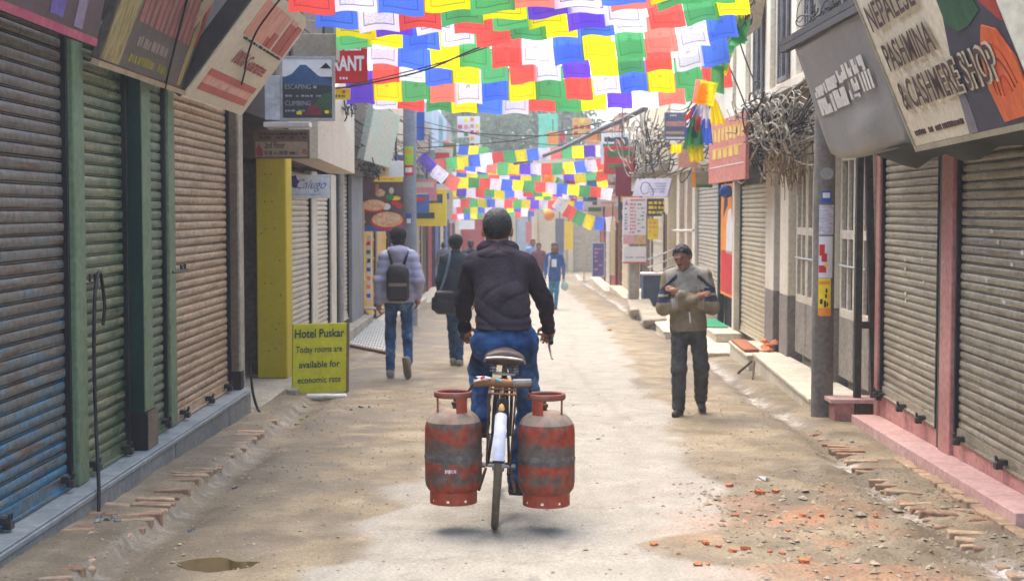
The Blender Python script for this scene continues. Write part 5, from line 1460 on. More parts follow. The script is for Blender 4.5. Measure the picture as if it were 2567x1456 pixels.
# brown board with the straw figure
sg = sign('brown signboard with a straw coloured figure and faded red lettering', (-2.45, 9.4, 2.6))
q = lp(247, 150, -2.47, 2.12, 20, 1.15)
q.board(sg, M('brown_vinyl', s(74, 66, 58), s(86, 76, 66), s(64, 58, 54), scale=2, rough=.5, grime=.25), .05)
part('trim', m_frame_l, sg, lambda b: b.obox(q.pt(-.03, -.035, -.03), q.u * 2.18, q.v * .034, q.n * .05))
m_straw = M('straw_print', s(120, 104, 56), s(160, 142, 88), s(70, 58, 30), scale=9, st=(1, 3, .6), lo=.38, hi=.6, rough=.5)
q.shape(sg, m_straw, [(.02, .01), (.40, .01), (.42, .30), (.50, .70), (.42, 1.13), (.10, 1.13), (.03, .6)])
q.shape(sg, m_straw, [(1.86, .02), (1.96, .02), (2.0, .40), (1.94, .60), (1.88, .42)]); q.shape(sg, M('red_print_faded', s(128, 52, 50), s(150, 66, 60), scale=12), [(1.98, .3), (2.08, .34), (2.10, .7), (2.0, .62)])
m_redfade = M('faded_red_letters', s(134, 76, 66), s(150, 90, 78), s(118, 50, 46), scale=6, rough=.5)
q.rects(sg, m_redfade, [(.50 + k * .125, .31, .50 + k * .125 + (.075 if k % 3 else .10), .66 - .02 * (k % 4)) for k in range(11)], 'lettering')
q.rects(sg, m_redfade, [(.52 + k * .125, .46, .60 + k * .125, .50) for k in range(0, 11, 2)], 'lettering')
q.scribble(sg, M('dull_cream_print', s(128, 112, 96), s(140, 124, 106)), .62, .15, 1.55, .25, 1, seed=4, gap=.3)
q.scribble(sg, M('dull_yellow_print', s(126, 114, 44), s(144, 130, 60)), .55, .045, 1.55, .12, 1, seed=6, gap=.2)
part('cable', m_wire, sg, lambda b: b.tube(smooth_path([q.pt(1.25, 1.15, .03), q.pt(1.33, .6, .02), q.pt(1.45, .2, .02), q.pt(1.55, -.05, .02)]), .008, 6), smooth=True)
# cream guarantee board leaning far out
sg = sign('cream signboard with red lettering and bands leaning far out over the street', (-2.4, 11.6, 2.6))
q = lp(460, 240, -2.47, 2.20, 37, 1.02)
m_creamv = M('cream_vinyl', s(196, 184, 160), s(206, 196, 172), s(188, 172, 146), scale=1.5, rough=.5, grime=.12)
bq = MB()
W, H = q.W, q.H
pts = [(0, 0), (W, 0), (W, H - .16), (W - .06, H - .05), (W - .28, H), (0, H)]
bq.poly([q.pt(a, b, -.10) for a, b in pts], q.n * .10); bq.build('panel', m_creamv, sg)
part('side_rail', m_frame_d, sg, lambda b: b.obox(q.pt(-.06, -.02, -.14), q.u * .055, q.v * 1.1, q.n * .13))
part('side_rail', m_frame_l, sg, lambda b: b.obox(q.pt(-.34, -.02, -.20), q.u * .05, q.v * 1.3, q.n * .05))
m_redb = M('red_band', s(168, 60, 50), s(180, 76, 64), scale=3, rough=.5); m_redl = M('salmon_band', s(206, 136, 112), s(214, 150, 126), scale=3, rough=.5)
q.rect(sg, m_redb, .20, .085, 2.02, .145); q.rect(sg, m_redl, .20, .146, 2.0, .215); q.rect(sg, m_redb, .20, .216, 2.02, .275)
q.scribble(sg, M('pale_red_print', s(214, 168, 150), s(220, 180, 160)), .42, .15, 1.75, .212, 1, seed=12, l=.008, gap=.1)
q.text(sg, M('brick_red_print', s(160, 66, 62), s(172, 80, 74)), '100% Guarantee', .58, .385, .125, width=1.30, bold=.02, shear=.2)
q.rects(sg, m_redl, [(.35 + k * .30, .62, .35 + k * .30 + (.27 if k != 3 else .20), .94) for k in range(5)], 'print'); q.rects(sg, m_redb, [(1.12, .62, 1.22, .70), (1.25, .62, 1.45, .76), (1.56, .62, 1.82, .90), (1.86, .62, 2.08, .92)], 'print', l=.006)
q.scribble(sg, m_blackp, .45, .58, 2.05, .615, 1, seed=3, l=.006)
part('cable', m_wire, sg, lambda b: b.tube(smooth_path([q.pt(.55, 1.02, .03), q.pt(.55, .7, .03), q.pt(.78, .48, .04), q.pt(1.05, .38, .03), q.pt(1.32, .26, .02)]), .008, 6), smooth=True)
# white unfinished boards further back
def facing(X0, Y0, X1, Y1, d, yaw=0.0):
    """board facing the street: pixel corners lower-left, upper-right at distance d"""
    a, c = P(X0, Y1, d), P(X1, Y0, d)
    u = Vector((math.cos(R(yaw)), math.sin(R(yaw)), 0))
    return Panel(a, u, (0, 0, 1), (c.x - a.x) / math.cos(R(yaw)), c.z - a.z)
sg = sign('beige weathered box sign hung above the climbing poster', P(790, 130, 14.6))
q = facing(735, 85, 842, 150, 14.6); q.board(sg, M('beige_box', s(150, 134, 112), s(168, 152, 128), s(120, 104, 84), scale=4, rough=.7), .3)
sg = sign('dark poster board with a blue mountain and white lettering', P(768, 220, 14.2))
q = facing(709, 148, 831, 296, 14.2, 3); W, H = q.W, q.H
q.board(sg, M('poster_navy', s(36, 44, 48), s(46, 54, 56), s(34, 40, 44), scale=3, rough=.4), .04)
q.rect(sg, m_white, 0, H * .70, W, H, l=.002)
q.shape(sg, M('poster_blue', s(40, 74, 110), s(60, 96, 130), scale=8), [(.0, H * .58), (W, H * .55), (W, H * .64), (W * .72, H * .72), (W * .48, H * .90), (W * .36, H * .90), (W * .18, H * .74), (0, H * .68)], l=.004)
q.shape(sg, m_blackp, [(W * .76, H * .84), (W * .99, H * .84), (W * .88, H * .94)], l=.006)
q.shape(sg, M('poster_green', s(46, 78, 52), s(60, 96, 62), scale=9), [(W * .55, H * .12), (W * .98, H * .10), (W * .98, H * .45), (W * .8, H * .40)], l=.004)
q.shape(sg, M('poster_crimson', s(110, 40, 48), s(130, 56, 60), scale=9), [(W * .45, H * .06), (W * .8, H * .05), (W * .75, H * .2), (W * .55, H * .22)], l=.006)
q.scribble(sg, m_yellow, W * .2, H * .04, W * .42, H * .14, 1, seed=8, l=.006); q.scribble(sg, m_yellow, W * .85, H * .06, W * .98, H * .16, 1, seed=9, l=.006)
m_pgrey = M('poster_grey_print', s(150, 152, 156), s(164, 166, 168))
q.text(sg, m_pgrey, 'ESCAPING', W * .05, H * .49, H * .085, width=W * .52); q.scribble(sg, m_pgrey, W * .62, H * .49, W * .82, H * .56, 1, seed=5)
q.scribble(sg, m_pgrey, W * .05, H * .35, W * .8, H * .40, 1, seed=15)
q.text(sg, m_pgrey, 'CLIMBING', W * .05, H * .21, H * .085, width=W * .52); q.scribble(sg, m_pgrey, W * .05, H * .1, W * .45, H * .15, 1, seed=16)
q.frame(sg, M('grey_alloy', s(150, 148, 144), s(166, 164, 160), rough=.4, metal=.4), .028)
sg = sign('torn white banner behind the climbing poster', P(690, 250, 15.0))
q = facing(664, 190, 706, 300, 15.0, 8); q.board(sg, M('torn_white', s(176, 176, 176), s(206, 206, 204), s(128, 128, 140), scale=8, rough=.7), .03)
sg = sign('narrow white strip board edge under the climbing poster', P(715, 308, 14.9))
q = facing(660, 306, 775, 318, 14.9); q.board(sg, m_white, .2)
# red restaurant banner
sg = sign('red banner with white serif lettering hanging under the prayer flags', P(880, 150, 18.0))
q = facing(836, 88, 922, 210, 18.0, -4); W, H = q.W, q.H
m_redban = M('red_banner', s(196, 24, 20), s(208, 34, 28), scale=2, rough=.6, translucent=.25, grime=.06)
q.board(sg, m_redban, .02); q.text(sg, m_white, 'RANT', W * -.02, H * .27, H * .30, width=W * .92, bold=.035); q.text(sg, m_white, 'DELLI', W * .12, H * .68, H * .18, width=W * .72, bold=.03, shear=.15); q.scribble(sg, m_white, W * .05, H * .07, W * .5, H * .15, 1, seed=2)
sg = sign('small yellow plate with green marks below the red banner', P(855, 235, 18.2))
q = facing(835, 222, 878, 250, 18.2); q.board(sg, m_yellow, .02); q.scribble(sg, M('print_green', s(50, 100, 40), s(70, 120, 50)), .02, .02, q.W * .7, q.H * .9, 2, seed=7)
# brown stair sign
sg = sign('brown wooden stair sign with pale writing above the yellow pillar', P(705, 362, 15.6))
q = facing(636, 325, 776, 398, 15.6, -2); W, H = q.W, q.H
q.board(sg, M('stair_sign_wood', s(96, 76, 58), s(116, 92, 70), s(150, 122, 96), scale=3, rough=.7), .04)
q.rect(sg, M('stair_sign_pale', s(150, 126, 102), s(162, 138, 112), scale=4), .02, .02, W - .02, H * .58)
m_brownpr = M('brown_print', s(60, 44, 36), s(74, 54, 44)); q.text(sg, m_brownpr, '2nd Floor', W * .2, H * .36, H * .22, width=W * .36, bold=.015); q.text(sg, m_brownpr, 'ph 9851', W * .2, H * .09, H * .2, width=W * .54, bold=.015) if False else q.scribble(sg, m_brownpr, W * .2, H * .10, W * .78, H * .30, 1, seed=21)
q.shape(sg, m_red, [(W * .05, H * .1), (W * .16, H * .08), (W * .17, H * .26), (W * .10, H * .5), (W * .04, H * .3)]); q.shape(sg, m_red, [(W * .86, H * .16), (W * .94, H * .14), (W * .95, H * .34), (W * .88, H * .34)])
q.scribble(sg, m_brownpr, W * .1, H * .66, W * .95, H * .92, 2, seed=22)
# white script sign
sg = sign('small white sign with blue script writing and a purple star', P(773, 466, 17.4))
q = facing(723, 438, 825, 497, 17.4, 2); W, H = q.W, q.H
q.board(sg, M('pale_blue_white', s(206, 210, 216), s(216, 220, 224), rough=.4), .03)
st5 = [(W * .10 + .09 * math.cos(a) * (1 if k % 2 == 0 else .72), H * .70 + .09 * math.sin(a) * (1 if k % 2 == 0 else .72)) for k, a in enumerate(np.arange(12) * math.pi / 6)]
q.shape(sg, M('purple_ink', s(58, 36, 116), s(70, 46, 128)), st5); q.text(sg, M('blue_ink', s(46, 60, 150), s(60, 76, 164)), 'Calugo', W * .20, H * .40, H * .42, width=W * .72, bold=-.012, shear=.5); q.rect(sg, M('pale_ink', s(150, 160, 190), s(160, 170, 196)), W * .06, H * .14, W * .8, H * .17)
# blank boards beside the street
sg = sign('blank cream box sign with a faint pink stain, side on to the street', (-2.4, 19, 2.4))
a, c2 = P(798, 395, 17.2), P(888, 440, 21.0)
u_ = c2 - a
q = Panel(P(798, 398, 17.0), (P(889, 436, 20.2) - P(798, 398, 17.0)), (0, 0, 1), (P(889, 436, 20.2) - P(798, 398, 17.0)).length, .82)
q.board(sg, M('cream_sheet', s(198, 184, 160), s(208, 194, 172), s(206, 160, 158), scale=1.6, lo=.4, hi=.66, rough=.6), .35)
q.shape(sg, m_creamv, [(q.W * .25, .825), (q.W * 1.0, .40), (q.W * 1.0, .825), (q.W * .72, 1.22)], l=-.05)
sg = sign('pale tilted board with washed out pastel colours above the food sign', P(958, 340, 24.5))
pA, pB, pC = P(912, 402, 24.0), P(978, 422, 25.5), P(940, 262, 24.0)
q = Panel(pA, pB - pA, pC - pA, (pB - pA).length, (pC - pA).length)
q.board(sg, M('washed_pastel', s(200, 196, 176), s(186, 200, 180), s(214, 176, 160), scale=2.0, lo=.38, hi=.6, rough=.6), .12)
# ------------------------------------------------------------------ hotel board on the pavement
hb = sign('yellow pavement board hand painted with hotel room lettering in dark green', G(795, 985), name='pavement_board', cat='sign')
a = G(733, 990); c = G(868, 983); top = P(718, 818, a.y + .10)
u_ = (c - a); u_.z = 0
q = Panel(a + Vector((0, 0, .012)), c - a, (0, .12, 1), (c - a).length, .735)
W, H = q.W, q.H
m_hotel = M('hotel_yellow', s(178, 172, 22), s(192, 186, 30), s(160, 150, 30), scale=5, rough=.5, grime=.12)
q.board(hb, m_hotel, .03); m_hg = M('dark_green_letters', s(16, 52, 46), s(24, 64, 54), rough=.5, grime=.05)
q.text(hb, m_hg, 'Hotel Puskar', W * .03, H * .80, H * .125, width=W * .92, bold=.022)
q.text(hb, m_hg, 'Today rooms are', W * .05, H * .585, H * .095, width=W * .86, bold=.015)
q.text(hb, m_hg, 'available for', W * .11, H * .365, H * .10, width=W * .76, bold=.018)
q.text(hb, m_hg, 'economic rate', W * .09, H * .145, H * .095, width=W * .80, bold=.012)
part('side', M('board_edge', s(110, 84, 60), s(130, 100, 74)), hb, lambda b: b.obox(q.pt(W + .001, -.012, -.06), q.u * .028, q.v * (H + .01), q.n * .065))
part('strut', m_woodd, hb, lambda b: (b.bar(q.pt(.06, H - .03, -.05), q.pt(.06, .0, -.05) + Vector((0, .28, -.0)), .03, .03), b.bar(q.pt(W - .06, H - .03, -.05), q.pt(W - .06, .0, -.05) + Vector((0, .28, -.0)), .03, .03)))
st_m = thing('flat_stone', G(815, 993), 'flat pale stone wedged under the yellow hotel board', 'stone')
part('slab', m_grey_st, st_m, lambda b: b.obox(G(765, 996) + Vector((0, 0, -.02)), Vector((.42, .02, 0)), Vector((0, .12, 0)), Vector((0, 0, .045))), bev=.012)

# ------------------------------------------------------------------ food sign, strip poster, left pole
sg = sign('colourful food sign with a pizza on a red rimmed plate', P(958, 510, 27))
q = facing(906, 442, 1010, 580, 27.0, 4); W, H = q.W, q.H
q.board(sg, M('food_dark', s(70, 50, 54), s(92, 66, 66), s(60, 46, 60), scale=5, rough=.4), .08)
q.rect(sg, m_yellow, W * .30, H * .90, W, H); q.rect(sg, m_blue, 0, 0, W, H * .10); q.scribble(sg, m_orangep, W * .4, H * .92, W * .8, H * .98, 1, seed=4, l=.006)
def disc(cx_, cy_, rx, ry, n_=20): return [(cx_ + rx * math.cos(a), cy_ + ry * math.sin(a)) for a in np.arange(n_) * 2 * math.pi / n_]
m_pz = M('pizza_print', s(206, 150, 100), s(226, 190, 150), s(190, 90, 60), scale=16, lo=.4, hi=.58, rough=.5)
q.shape(sg, m_red, disc(W * .62, H * .185, W * .40, H * .165), l=.005); q.shape(sg, m_pz, disc(W * .62, H * .215, W * .37, H * .14), l=.008); q.shape(sg, m_red, disc(W * .30, H * .46, W * .32, H * .12), l=.006)
q.shape(sg, m_white, disc(W * .60, H * .45, W * .10, H * .06), l=.007); q.shape(sg, m_pz, disc(W * .29, H * .475, W * .29, H * .10), l=.009)
q.shape(sg, m_red, disc(W * .80, H * .52, W * .09, H * .05), l=.008); q.shape(sg, m_red, disc(W * .91, H * .46, W * .08, H * .05), l=.009); q.shape(sg, M('pepper_green', s(40, 120, 50), s(60, 140, 60)), disc(W * .68, H * .62, W * .10, H * .05), l=.008)
q.shape(sg, m_pz, disc(W * .45, H * .70, W * .12, H * .07), l=.008); q.shape(sg, M('bottle_brown', s(170, 96, 60), s(190, 120, 80)), [(W * .33, H * .66), (W * .43, H * .66), (W * .42, H * .86), (W * .34, H * .86)], l=.008); q.shape(sg, m_creamv, disc(W * .72, H * .74, W * .06, H * .06), l=.008); q.shape(sg, m_yellow, disc(W * .82, H * .60, W * .12, H * .04), l=.007)
sg = sign('tall narrow white poster with small coloured pictures below the food sign', P(918, 670, 27.3))
q = facing(904, 588, 931, 756, 27.3); W, H = q.W, q.H; q.board(sg, m_white, .03)
for k, mm_ in enumerate((m_blue, m_orangep, m_orangep, m_blue, m_blackp, M('print_green', s(50, 100, 40)), m_red)):
    q.rect(sg, mm_, W * .1, H * (.06 + k * .13), W * .9, H * (.12 + k * .13))
pl2 = thing('utility_pole', (P(1028, 700, 28).x, 28, gz(28)), 'grey utility pole with green and red stickers beyond the lilac jacket', 'pole')
PX2 = P(1028, 700, 28).x; z2 = gz(28)
m_pole2 = M('blue_grey_pole', s(116, 122, 128), s(136, 142, 146), s(104, 108, 114), scale=2, rough=.8, bump=.15)
part('shaft', m_pole2, pl2, lambda b: b.lathe([(.145, -.3), (.135, 1.0), (.12, 5.0), (.11, 7.5), (0, 7.5)], (PX2, 28, z2), 20), smooth=True)
def st2(Y0, Y1, a0, a1, mat, r=.141):
    zt, zb_ = P(1028, Y0, 28).z - z2, P(1028, Y1, 28).z - z2
    b = MB(); b.lathe([(r, zb_), (r, zt)], (PX2, 28, z2), 10, R(a0), R(a1)); return b.build('notice', mat, pl2, smooth='all')
m_lime = M('lime_print', s(150, 190, 30), s(166, 204, 50)); st2(368, 415, -130, -55, m_lime, .137); st2(415, 441, -130, -55, m_red, .138); st2(421, 433, -122, -66, m_white, .1395); st2(378, 386, -118, -66, m_orangep, .1395); st2(535, 562, -118, -72, m_blue, .139); st2(548, 560, -112, -78, m_white, .1405)
sg = sign('tall pale blue poster on the wall beside the utility pole', P(1030, 620, 28.6))
q = facing(1012, 578, 1044, 690, 29.0); q.board(sg, M('sky_poster', s(120, 180, 214), s(170, 206, 226), scale=4), .03); q.scribble(sg, m_blackp, q.W * .6, q.H * .3, q.W * .9, q.H * .9, 6, seed=3)

# ------------------------------------------------------------------ right hand signs
def rpanel(a, b_, up, H):
    """board along the right wall, a: far lower corner, b_: near lower corner"""
    return Panel(a, Vector(b_) - Vector(a), up, (Vector(b_) - Vector(a)).length, H)
# pashmina box sign
a = Vector((2.436, 9.01, 2.150)); b2 = Vector((2.320, 6.50, 2.165))
sg = sign('large box sign for a cashmere shop with cream panel and red and green scarves', (2.4, 7.9, 2.15))
q = rpanel(a, b2, (-.347, 0, .814), 1.12); W, H = q.W, q.H
q.board(sg, M('box_sign_cream', s(206, 190, 160), s(214, 200, 172), s(190, 172, 142), scale=1.5, rough=.5), .22)
m_pnavy = M('scarf_navy', s(44, 44, 56), s(60, 58, 70), s(70, 70, 90), scale=4, st=(1, .5, 1), rough=.5)
q.shape(sg, m_pnavy, [(W * .535, .0), (W, .0), (W, H), (W * .58, H), (W * .61, H * .85), (W * .66, H * .70), (W * .655, H * .55), (W * .60, H * .38), (W * .56, H * .18)], l=.004)
q.shape(sg, M('scarf_grey', s(104, 98, 100), s(126, 118, 118), scale=5), [(W * .515, .005), (W * .585, .005), (W * .60, H * .20), (W * .605, H * .34), (W * .55, H * .20)], l=.007)
q.shape(sg, M('scarf_green', s(22, 62, 38), s(36, 92, 54), s(16, 44, 34), scale=7, st=(1, 1.5, .5), rough=.5), [(W * .66, H * .52), (W * .72, H * .46), (W * .80, H * .46), (W * .90, H * .50), (W * .82, H * .78), (W * .78, H), (W * .62, H), (W * .62, H * .86), (W * .68, H * .70)], l=.008)
q.shape(sg, M('scarf_yellow', s(150, 140, 30), s(170, 158, 50), scale=6), [(W * .58, H * .93), (W * .64, H * .82), (W * .72, H * .88), (W * .74, H), (W * .56, H)], l=.011)
m_sred = M('scarf_red', s(150, 44, 38), s(176, 62, 44), s(110, 30, 34), scale=6, st=(1, 2, .7), rough=.45)
q.shape(sg, m_sred, [(W * .76, H), (W * .80, H * .80), (W * .86, H * .64), (W * .93, H * .52), (W * 1.0, H * .42), (W * 1.0, H * .68), (W * .96, H * .80), (W * .94, H)], l=.012)
m_sor = M('scarf_orange', s(196, 72, 34), s(214, 104, 40), s(150, 36, 30), scale=7, st=(1, 2.2, .7), rough=.45)
q.shape(sg, m_sor, [(W * .79, H * .02), (W * .985, H * .03), (W * .995, H * .26), (W * .95, H * .40), (W * .88, H * .44), (W * .81, H * .34), (W * .775, H * .18)], l=.012)
for k, rr_ in enumerate((.20, .14, .08)):
    cc = [(W * .885 + rr_ * .9 * math.cos(t2_), H * .12 + rr_ * 1.35 * math.sin(t2_)) for t2_ in np.linspace(R(10), R(175), 14)]
    part('print', m_sred if k % 2 == 0 else M('scarf_dark', s(120, 40, 34), s(90, 30, 32)), sg, lambda b: b.tube([q.pt(x_, y_, .004) for x_, y_ in cc], .0125, 5))
for k in range(4):
    cc = [(W * (.80 + .035 * k) + .02 * math.sin(t2_ * 2), H * (.98 - .40 * t2_)) for t2_ in np.linspace(0, 1, 8)]
    part('print', m_sor if k % 2 else M('scarf_pink', s(190, 90, 84), s(206, 116, 104)), sg, lambda b: b.tube([q.pt(min(x_ + .10 * (H - y_), W * .985), y_, .005) for x_, y_ in cc], .0105, 5))
m_brl = M('sign_brown_letters', s(64, 40, 38), s(78, 50, 46), rough=.5); m_crl = M('sign_letter_outline', s(196, 180, 150), s(206, 190, 160), rough=.5)
def outl(txt, a_, b_, h_, w_):
    q.text(sg, m_crl, txt, a_, b_ - .004, h_ * 1.05, width=w_ * 1.02, bold=.045, l=.018, name='letter_outline'); q.text(sg, m_brl, txt, a_ + w_ * .005, b_, h_, width=w_, bold=.012, l=.021)
outl('NEPALESE', W * .07, .745, .165, W * .46); outl('PASHMINA', W * .085, .485, .17, W * .46); outl('& CASHMERE SHOP', W * .08, .235, .18, W * .80)
q.scribble(sg, m_brl, W * .05, H * .055, W * .50, H * .09, 1, seed=31, gap=.1, l=.006)
part('trim', M('sign_trim', s(150, 136, 110), s(164, 150, 122)), sg, lambda b: b.obox(q.pt(-.03, -.03, -.22), q.u * .03, q.v * (H + .05), q.n * .23))
part('trim', M('sign_trim', s(150, 136, 110)), sg, lambda b: b.obox(q.pt(-.03, -.032, -.22), q.u * (W + .05), q.v * .031, q.n * .23))
# grey sign with ghost lettering
a = Vector((2.572, 12.05, 2.172)); b2 = Vector((2.462, 9.22, 2.172))
sg = sign('sagging grey vinyl sign with scraped white letter ghosts beside the cashmere sign', (2.5, 10.6, 2.17))
q = rpanel(a, b2, (-.31, 0, .87), .97); W, H = q.W, q.H
def vin(b):
    nu, nv = 22, 10; vs, fs = [], []
    for i in range(nu + 1):
        for j in range(nv + 1):
            uu, vv = i / nu, j / nv
            bulge = .06 * math.exp(-((uu - .66) / .22) ** 2 - ((vv - .10 - .12 * uu) / .07) ** 2) + .03 * math.sin(math.pi * uu) * (1 - vv) ** 3 + .006 * math.sin(3 * uu + 6 * vv)
            sag = -.015 * math.sin(math.pi * uu) * (1 - vv) ** 2 + .06 * (1 - uu) ** 6 * (1 - vv) ** 3
            vs.append(q.pt(uu * W, vv * H + sag, bulge))
    for i in range(nu):
        for j in range(nv): fs.append((i * (nv + 1) + j, (i + 1) * (nv + 1) + j, (i + 1) * (nv + 1) + j + 1, i * (nv + 1) + j + 1))
    b.add(vs, fs)
m_vin = M('grey_vinyl', s(120, 116, 110), s(134, 130, 122), s(106, 100, 94), scale=1.2, rough=.4, grime=.12)
vn = part('vinyl', m_vin, sg, vin, smooth='all')
sol = vn.modifiers.new('thick', 'SOLIDIFY'); sol.thickness = .02; sol.offset = -1
m_gh = M('ghost_white', s(206, 198, 184), s(216, 208, 194), s(186, 178, 164), scale=12, rough=.6)
lst = [(.10, .52, .42, .60), (.44, .525, .50, .605), (.53, .53, .86, .62), (.90, .545, 1.02, .64)]
lst += [(1.02 + .16 * k, .555, 1.02 + .16 * k + .13, .66) for k in range(4)] + [(.10, .37, .48, .50), (.52, .37, .60, .505), (.63, .38, 1.0, .515), (1.07, .40, 1.13, .53), (1.16, .40, 1.32, .43), (1.2, .45, 1.36, .54)]
lst += [(1.42 + .075 * k, .42, 1.42 + .075 * k + .05, .55) for k in range(4)]
r9 = random.Random(2)
for a_, b_, c_, d_ in lst:
    def gst(b):
        x_ = a_ * 1.35 + .18; xe = c_ * 1.35 + .18
        while x_ < xe - .01:
            w_ = min(r9.uniform(.03, .09), xe - x_); y0_, y1_ = (b_, d_) if r9.random() < .7 else ((b_, b_ + (d_ - b_) * .55) if r9.random() < .5 else (b_ + (d_ - b_) * .35, d_))
            b.obox(q.pt(x_, y0_, .019), q.u * (w_ - .007), q.v * (y1_ - y0_), q.n * .001); x_ += w_
    part('letter_ghost', m_gh, sg, gst)
part('back_frame', m_frame_d, sg, lambda b: (b.obox(q.pt(0, H - .03, -.12), q.u * W, q.v * .05, q.n * .09), b.obox(q.pt(W - .03, 0, -.12), q.u * .04, q.v * H, q.n * .09)))
# canopy roof above the grey sign
cn = sign('dark sloping tin canopy over the grey and cashmere signs', (2.4, 10.5, 3.1), cat='canopy', name='tin_canopy')
A0, B0 = P(1955, 118, 12.6), P(2205, -24, 8.6)
part('sheet', M('grimy_tin', s(36, 34, 30), s(50, 46, 40), scale=3, rough=.7), cn, lambda b: b.obox(A0, B0 - A0, Vector((.85, .0, .05)), Vector((0, 0, .05))))
part('edge', m_frame_d, cn, lambda b: b.obox(A0 - Vector((0, 0, .055)), B0 - A0, Vector((.06, 0, 0)), Vector((0, 0, .05))))
# pink banner with yellow writing
sg = sign('faded pink hanging sign with worn yellow letters beyond the cables', P(1820, 370, 19.5))
pA, pB = P(1776, 462, 20.6), P(1868, 448, 18.6)
q = Panel(pA, pB - pA, (0, 0, 1), (pB - pA).length, P(1868, 280, 18.6).z - pB.z); W, H = q.W, q.H
q.board(sg, M('pink_vinyl', s(222, 140, 124), s(230, 160, 140), s(230, 184, 156), scale=1.4, lo=.38, hi=.66, rough=.6, translucent=.3), .05)
m_yf = M('yellow_faded_print', s(214, 172, 70), s(222, 186, 100), s(214, 160, 110), scale=6)
r9 = random.Random(4)
q.rects(sg, m_yf, [(W * (.06 + .105 * k), H * (.64 + .02 * (k % 2)), W * (.06 + .105 * k + .07), H * .86) for k in range(9)] + [(W * .05, H * .845, W * .95, H * .865)], 'lettering')
q.rects(sg, m_yf, [(W * (.12 + .15 * k), H * .38, W * (.12 + .15 * k + .11), H * .53) for k in range(5)] + [(W * .10, H * .52, W * .92, H * .545)], 'lettering')
q.rect(sg, m_white, W * .04, H * .245, W * .96, H * .26)
sg = sign('slate blue square sign with pink and white print by the flag bunch', P(1692, 318, 24))
q = facing(1666, 282, 1722, 352, 24.0, 6); W, H = q.W, q.H
q.board(sg, M('slate_vinyl', s(92, 98, 118), s(108, 112, 130), rough=.5), .05); q.scribble(sg, m_white, W * .08, H * .84, W * .6, H * .95, 1, seed=2); q.rect(sg, M('dull_pink_print', s(186, 130, 124), s(196, 144, 134)), W * .06, H * .50, W * .95, H * .68); q.rect(sg, M('dull_peach_print', s(186, 150, 120), s(196, 160, 130)), W * .06, H * .22, W * .9, H * .32); q.rect(sg, m_white, W * .06, H * .05, W * .9, H * .12)
sg = sign('salmon board under the slate blue sign', P(1725, 385, 25))
q = facing(1700, 360, 1752, 420, 25.0, 10); q.board(sg, M('salmon_vinyl', s(222, 160, 136), s(228, 174, 150), rough=.6), .04)
sg = sign('yellow and green edged small sign under the pink hanging sign', P(1752, 450, 23))
q = facing(1735, 430, 1786, 470, 23.5); q.board(sg, M('olive_vinyl', s(140, 128, 96), s(156, 142, 108)), .05); q.rect(sg, m_orangep, 0, 0, q.W * .18, q.H); q.rect(sg, M('print_green', s(50, 100, 40)), q.W * .2, 0, q.W, q.H * .2)
# white menu board on its post
mb = sign('tall white menu board with red and grey columns on a stout post', P(1590, 760, 33), name='menu_board')
q = facing(1561, 496, 1620, 612, 33.0); W, H = q.W, q.H
q.board(mb, m_white, .06); m_pinkp = M('pink_print', s(206, 120, 120), s(216, 140, 136)); m_greyp2 = M('grey_print', s(120, 120, 130), s(140, 140, 148))
q.rect(mb, m_pinkp, W * .32, H * .93, W * .95, H * .97); q.shape(mb, m_pinkp, [(W * .08, H * .84), (W * .24, H * .84), (W * .16, H * .97)]); q.scribble(mb, m_pinkp, W * .30, H * .22, W * .56, H * .90, 9, seed=1, fill=.8); q.scribble(mb, m_greyp2, W * .62, H * .24, W * .94, H * .90, 8, seed=5, fill=.4, gap=.6); q.scribble(mb, m_greyp2, W * .08, H * .3, W * .2, H * .8, 8, seed=6)
q.rect(mb, M('pink_photo', s(206, 150, 150), s(216, 166, 160), scale=9), W * .02, 0, W * .5, H * .2); q.rect(mb, M('bread_photo', s(190, 150, 110), s(206, 170, 130), scale=9), W * .5, 0, W, H * .2)
q2 = facing(1562, 618, 1620, 660, 33.0); q2.board(mb, m_white, .06, 'lower_panel'); q2.rect(mb, m_red, 0, 0, q2.W, q2.H * .09); q2.scribble(mb, m_greyp2, q2.W * .1, q2.H * .3, q2.W * .95, q2.H * .42, 1, seed=3)
pb_ = P(1590, 760, 33); part('post', m_conc, mb, lambda b: b.box(pb_.x - .12, 33.07, gz(33) - .1, pb_.x + .12, 33.3, P(1590, 500, 33).z), bev=.02)
sg = sign('black sign with yellow lettering above a yellow notice', P(1645, 520, 35)); q = facing(1622, 498, 1668, 542, 35.0); q.board(sg, M('black_sign', s(54, 52, 50), s(66, 62, 58)), .05); q.scribble(sg, m_yellow, q.W * .08, q.H * .1, q.W * .95, q.H * .9, 3, seed=7, fill=.7)
sg = sign('yellow notice with orange lines below the black sign', P(1640, 572, 35)); q = facing(1624, 548, 1651, 600, 35.2); q.board(sg, m_yellow, .04); q.scribble(sg, m_orangep, q.W * .1, q.H * .1, q.W * .9, q.H * .9, 4, seed=2, gap=.5)
sg = sign('maroon banner hanging above the menu board', P(1563, 455, 34)); q = facing(1543, 418, 1583, 492, 34.0); q.board(sg, M('maroon_banner', s(130, 34, 52), s(144, 44, 60), translucent=.2), .02)
sg = sign('grey mauve tilted board beside the maroon banner', P(1640, 470, 31))
pA, pB, pC = P(1585, 492, 32.0), P(1672, 494, 30.0), P(1596, 448, 32.0); q = Panel(pA, pB - pA, pC - pA, (pB - pA).length, (pC - pA).length); q.board(sg, M('mauve_board', s(150, 140, 150), s(164, 154, 160), rough=.5), .04); q.scribble(sg, m_greyp2, q.W * .4, q.H * .2, q.W * .9, q.H * .8, 4, seed=8)
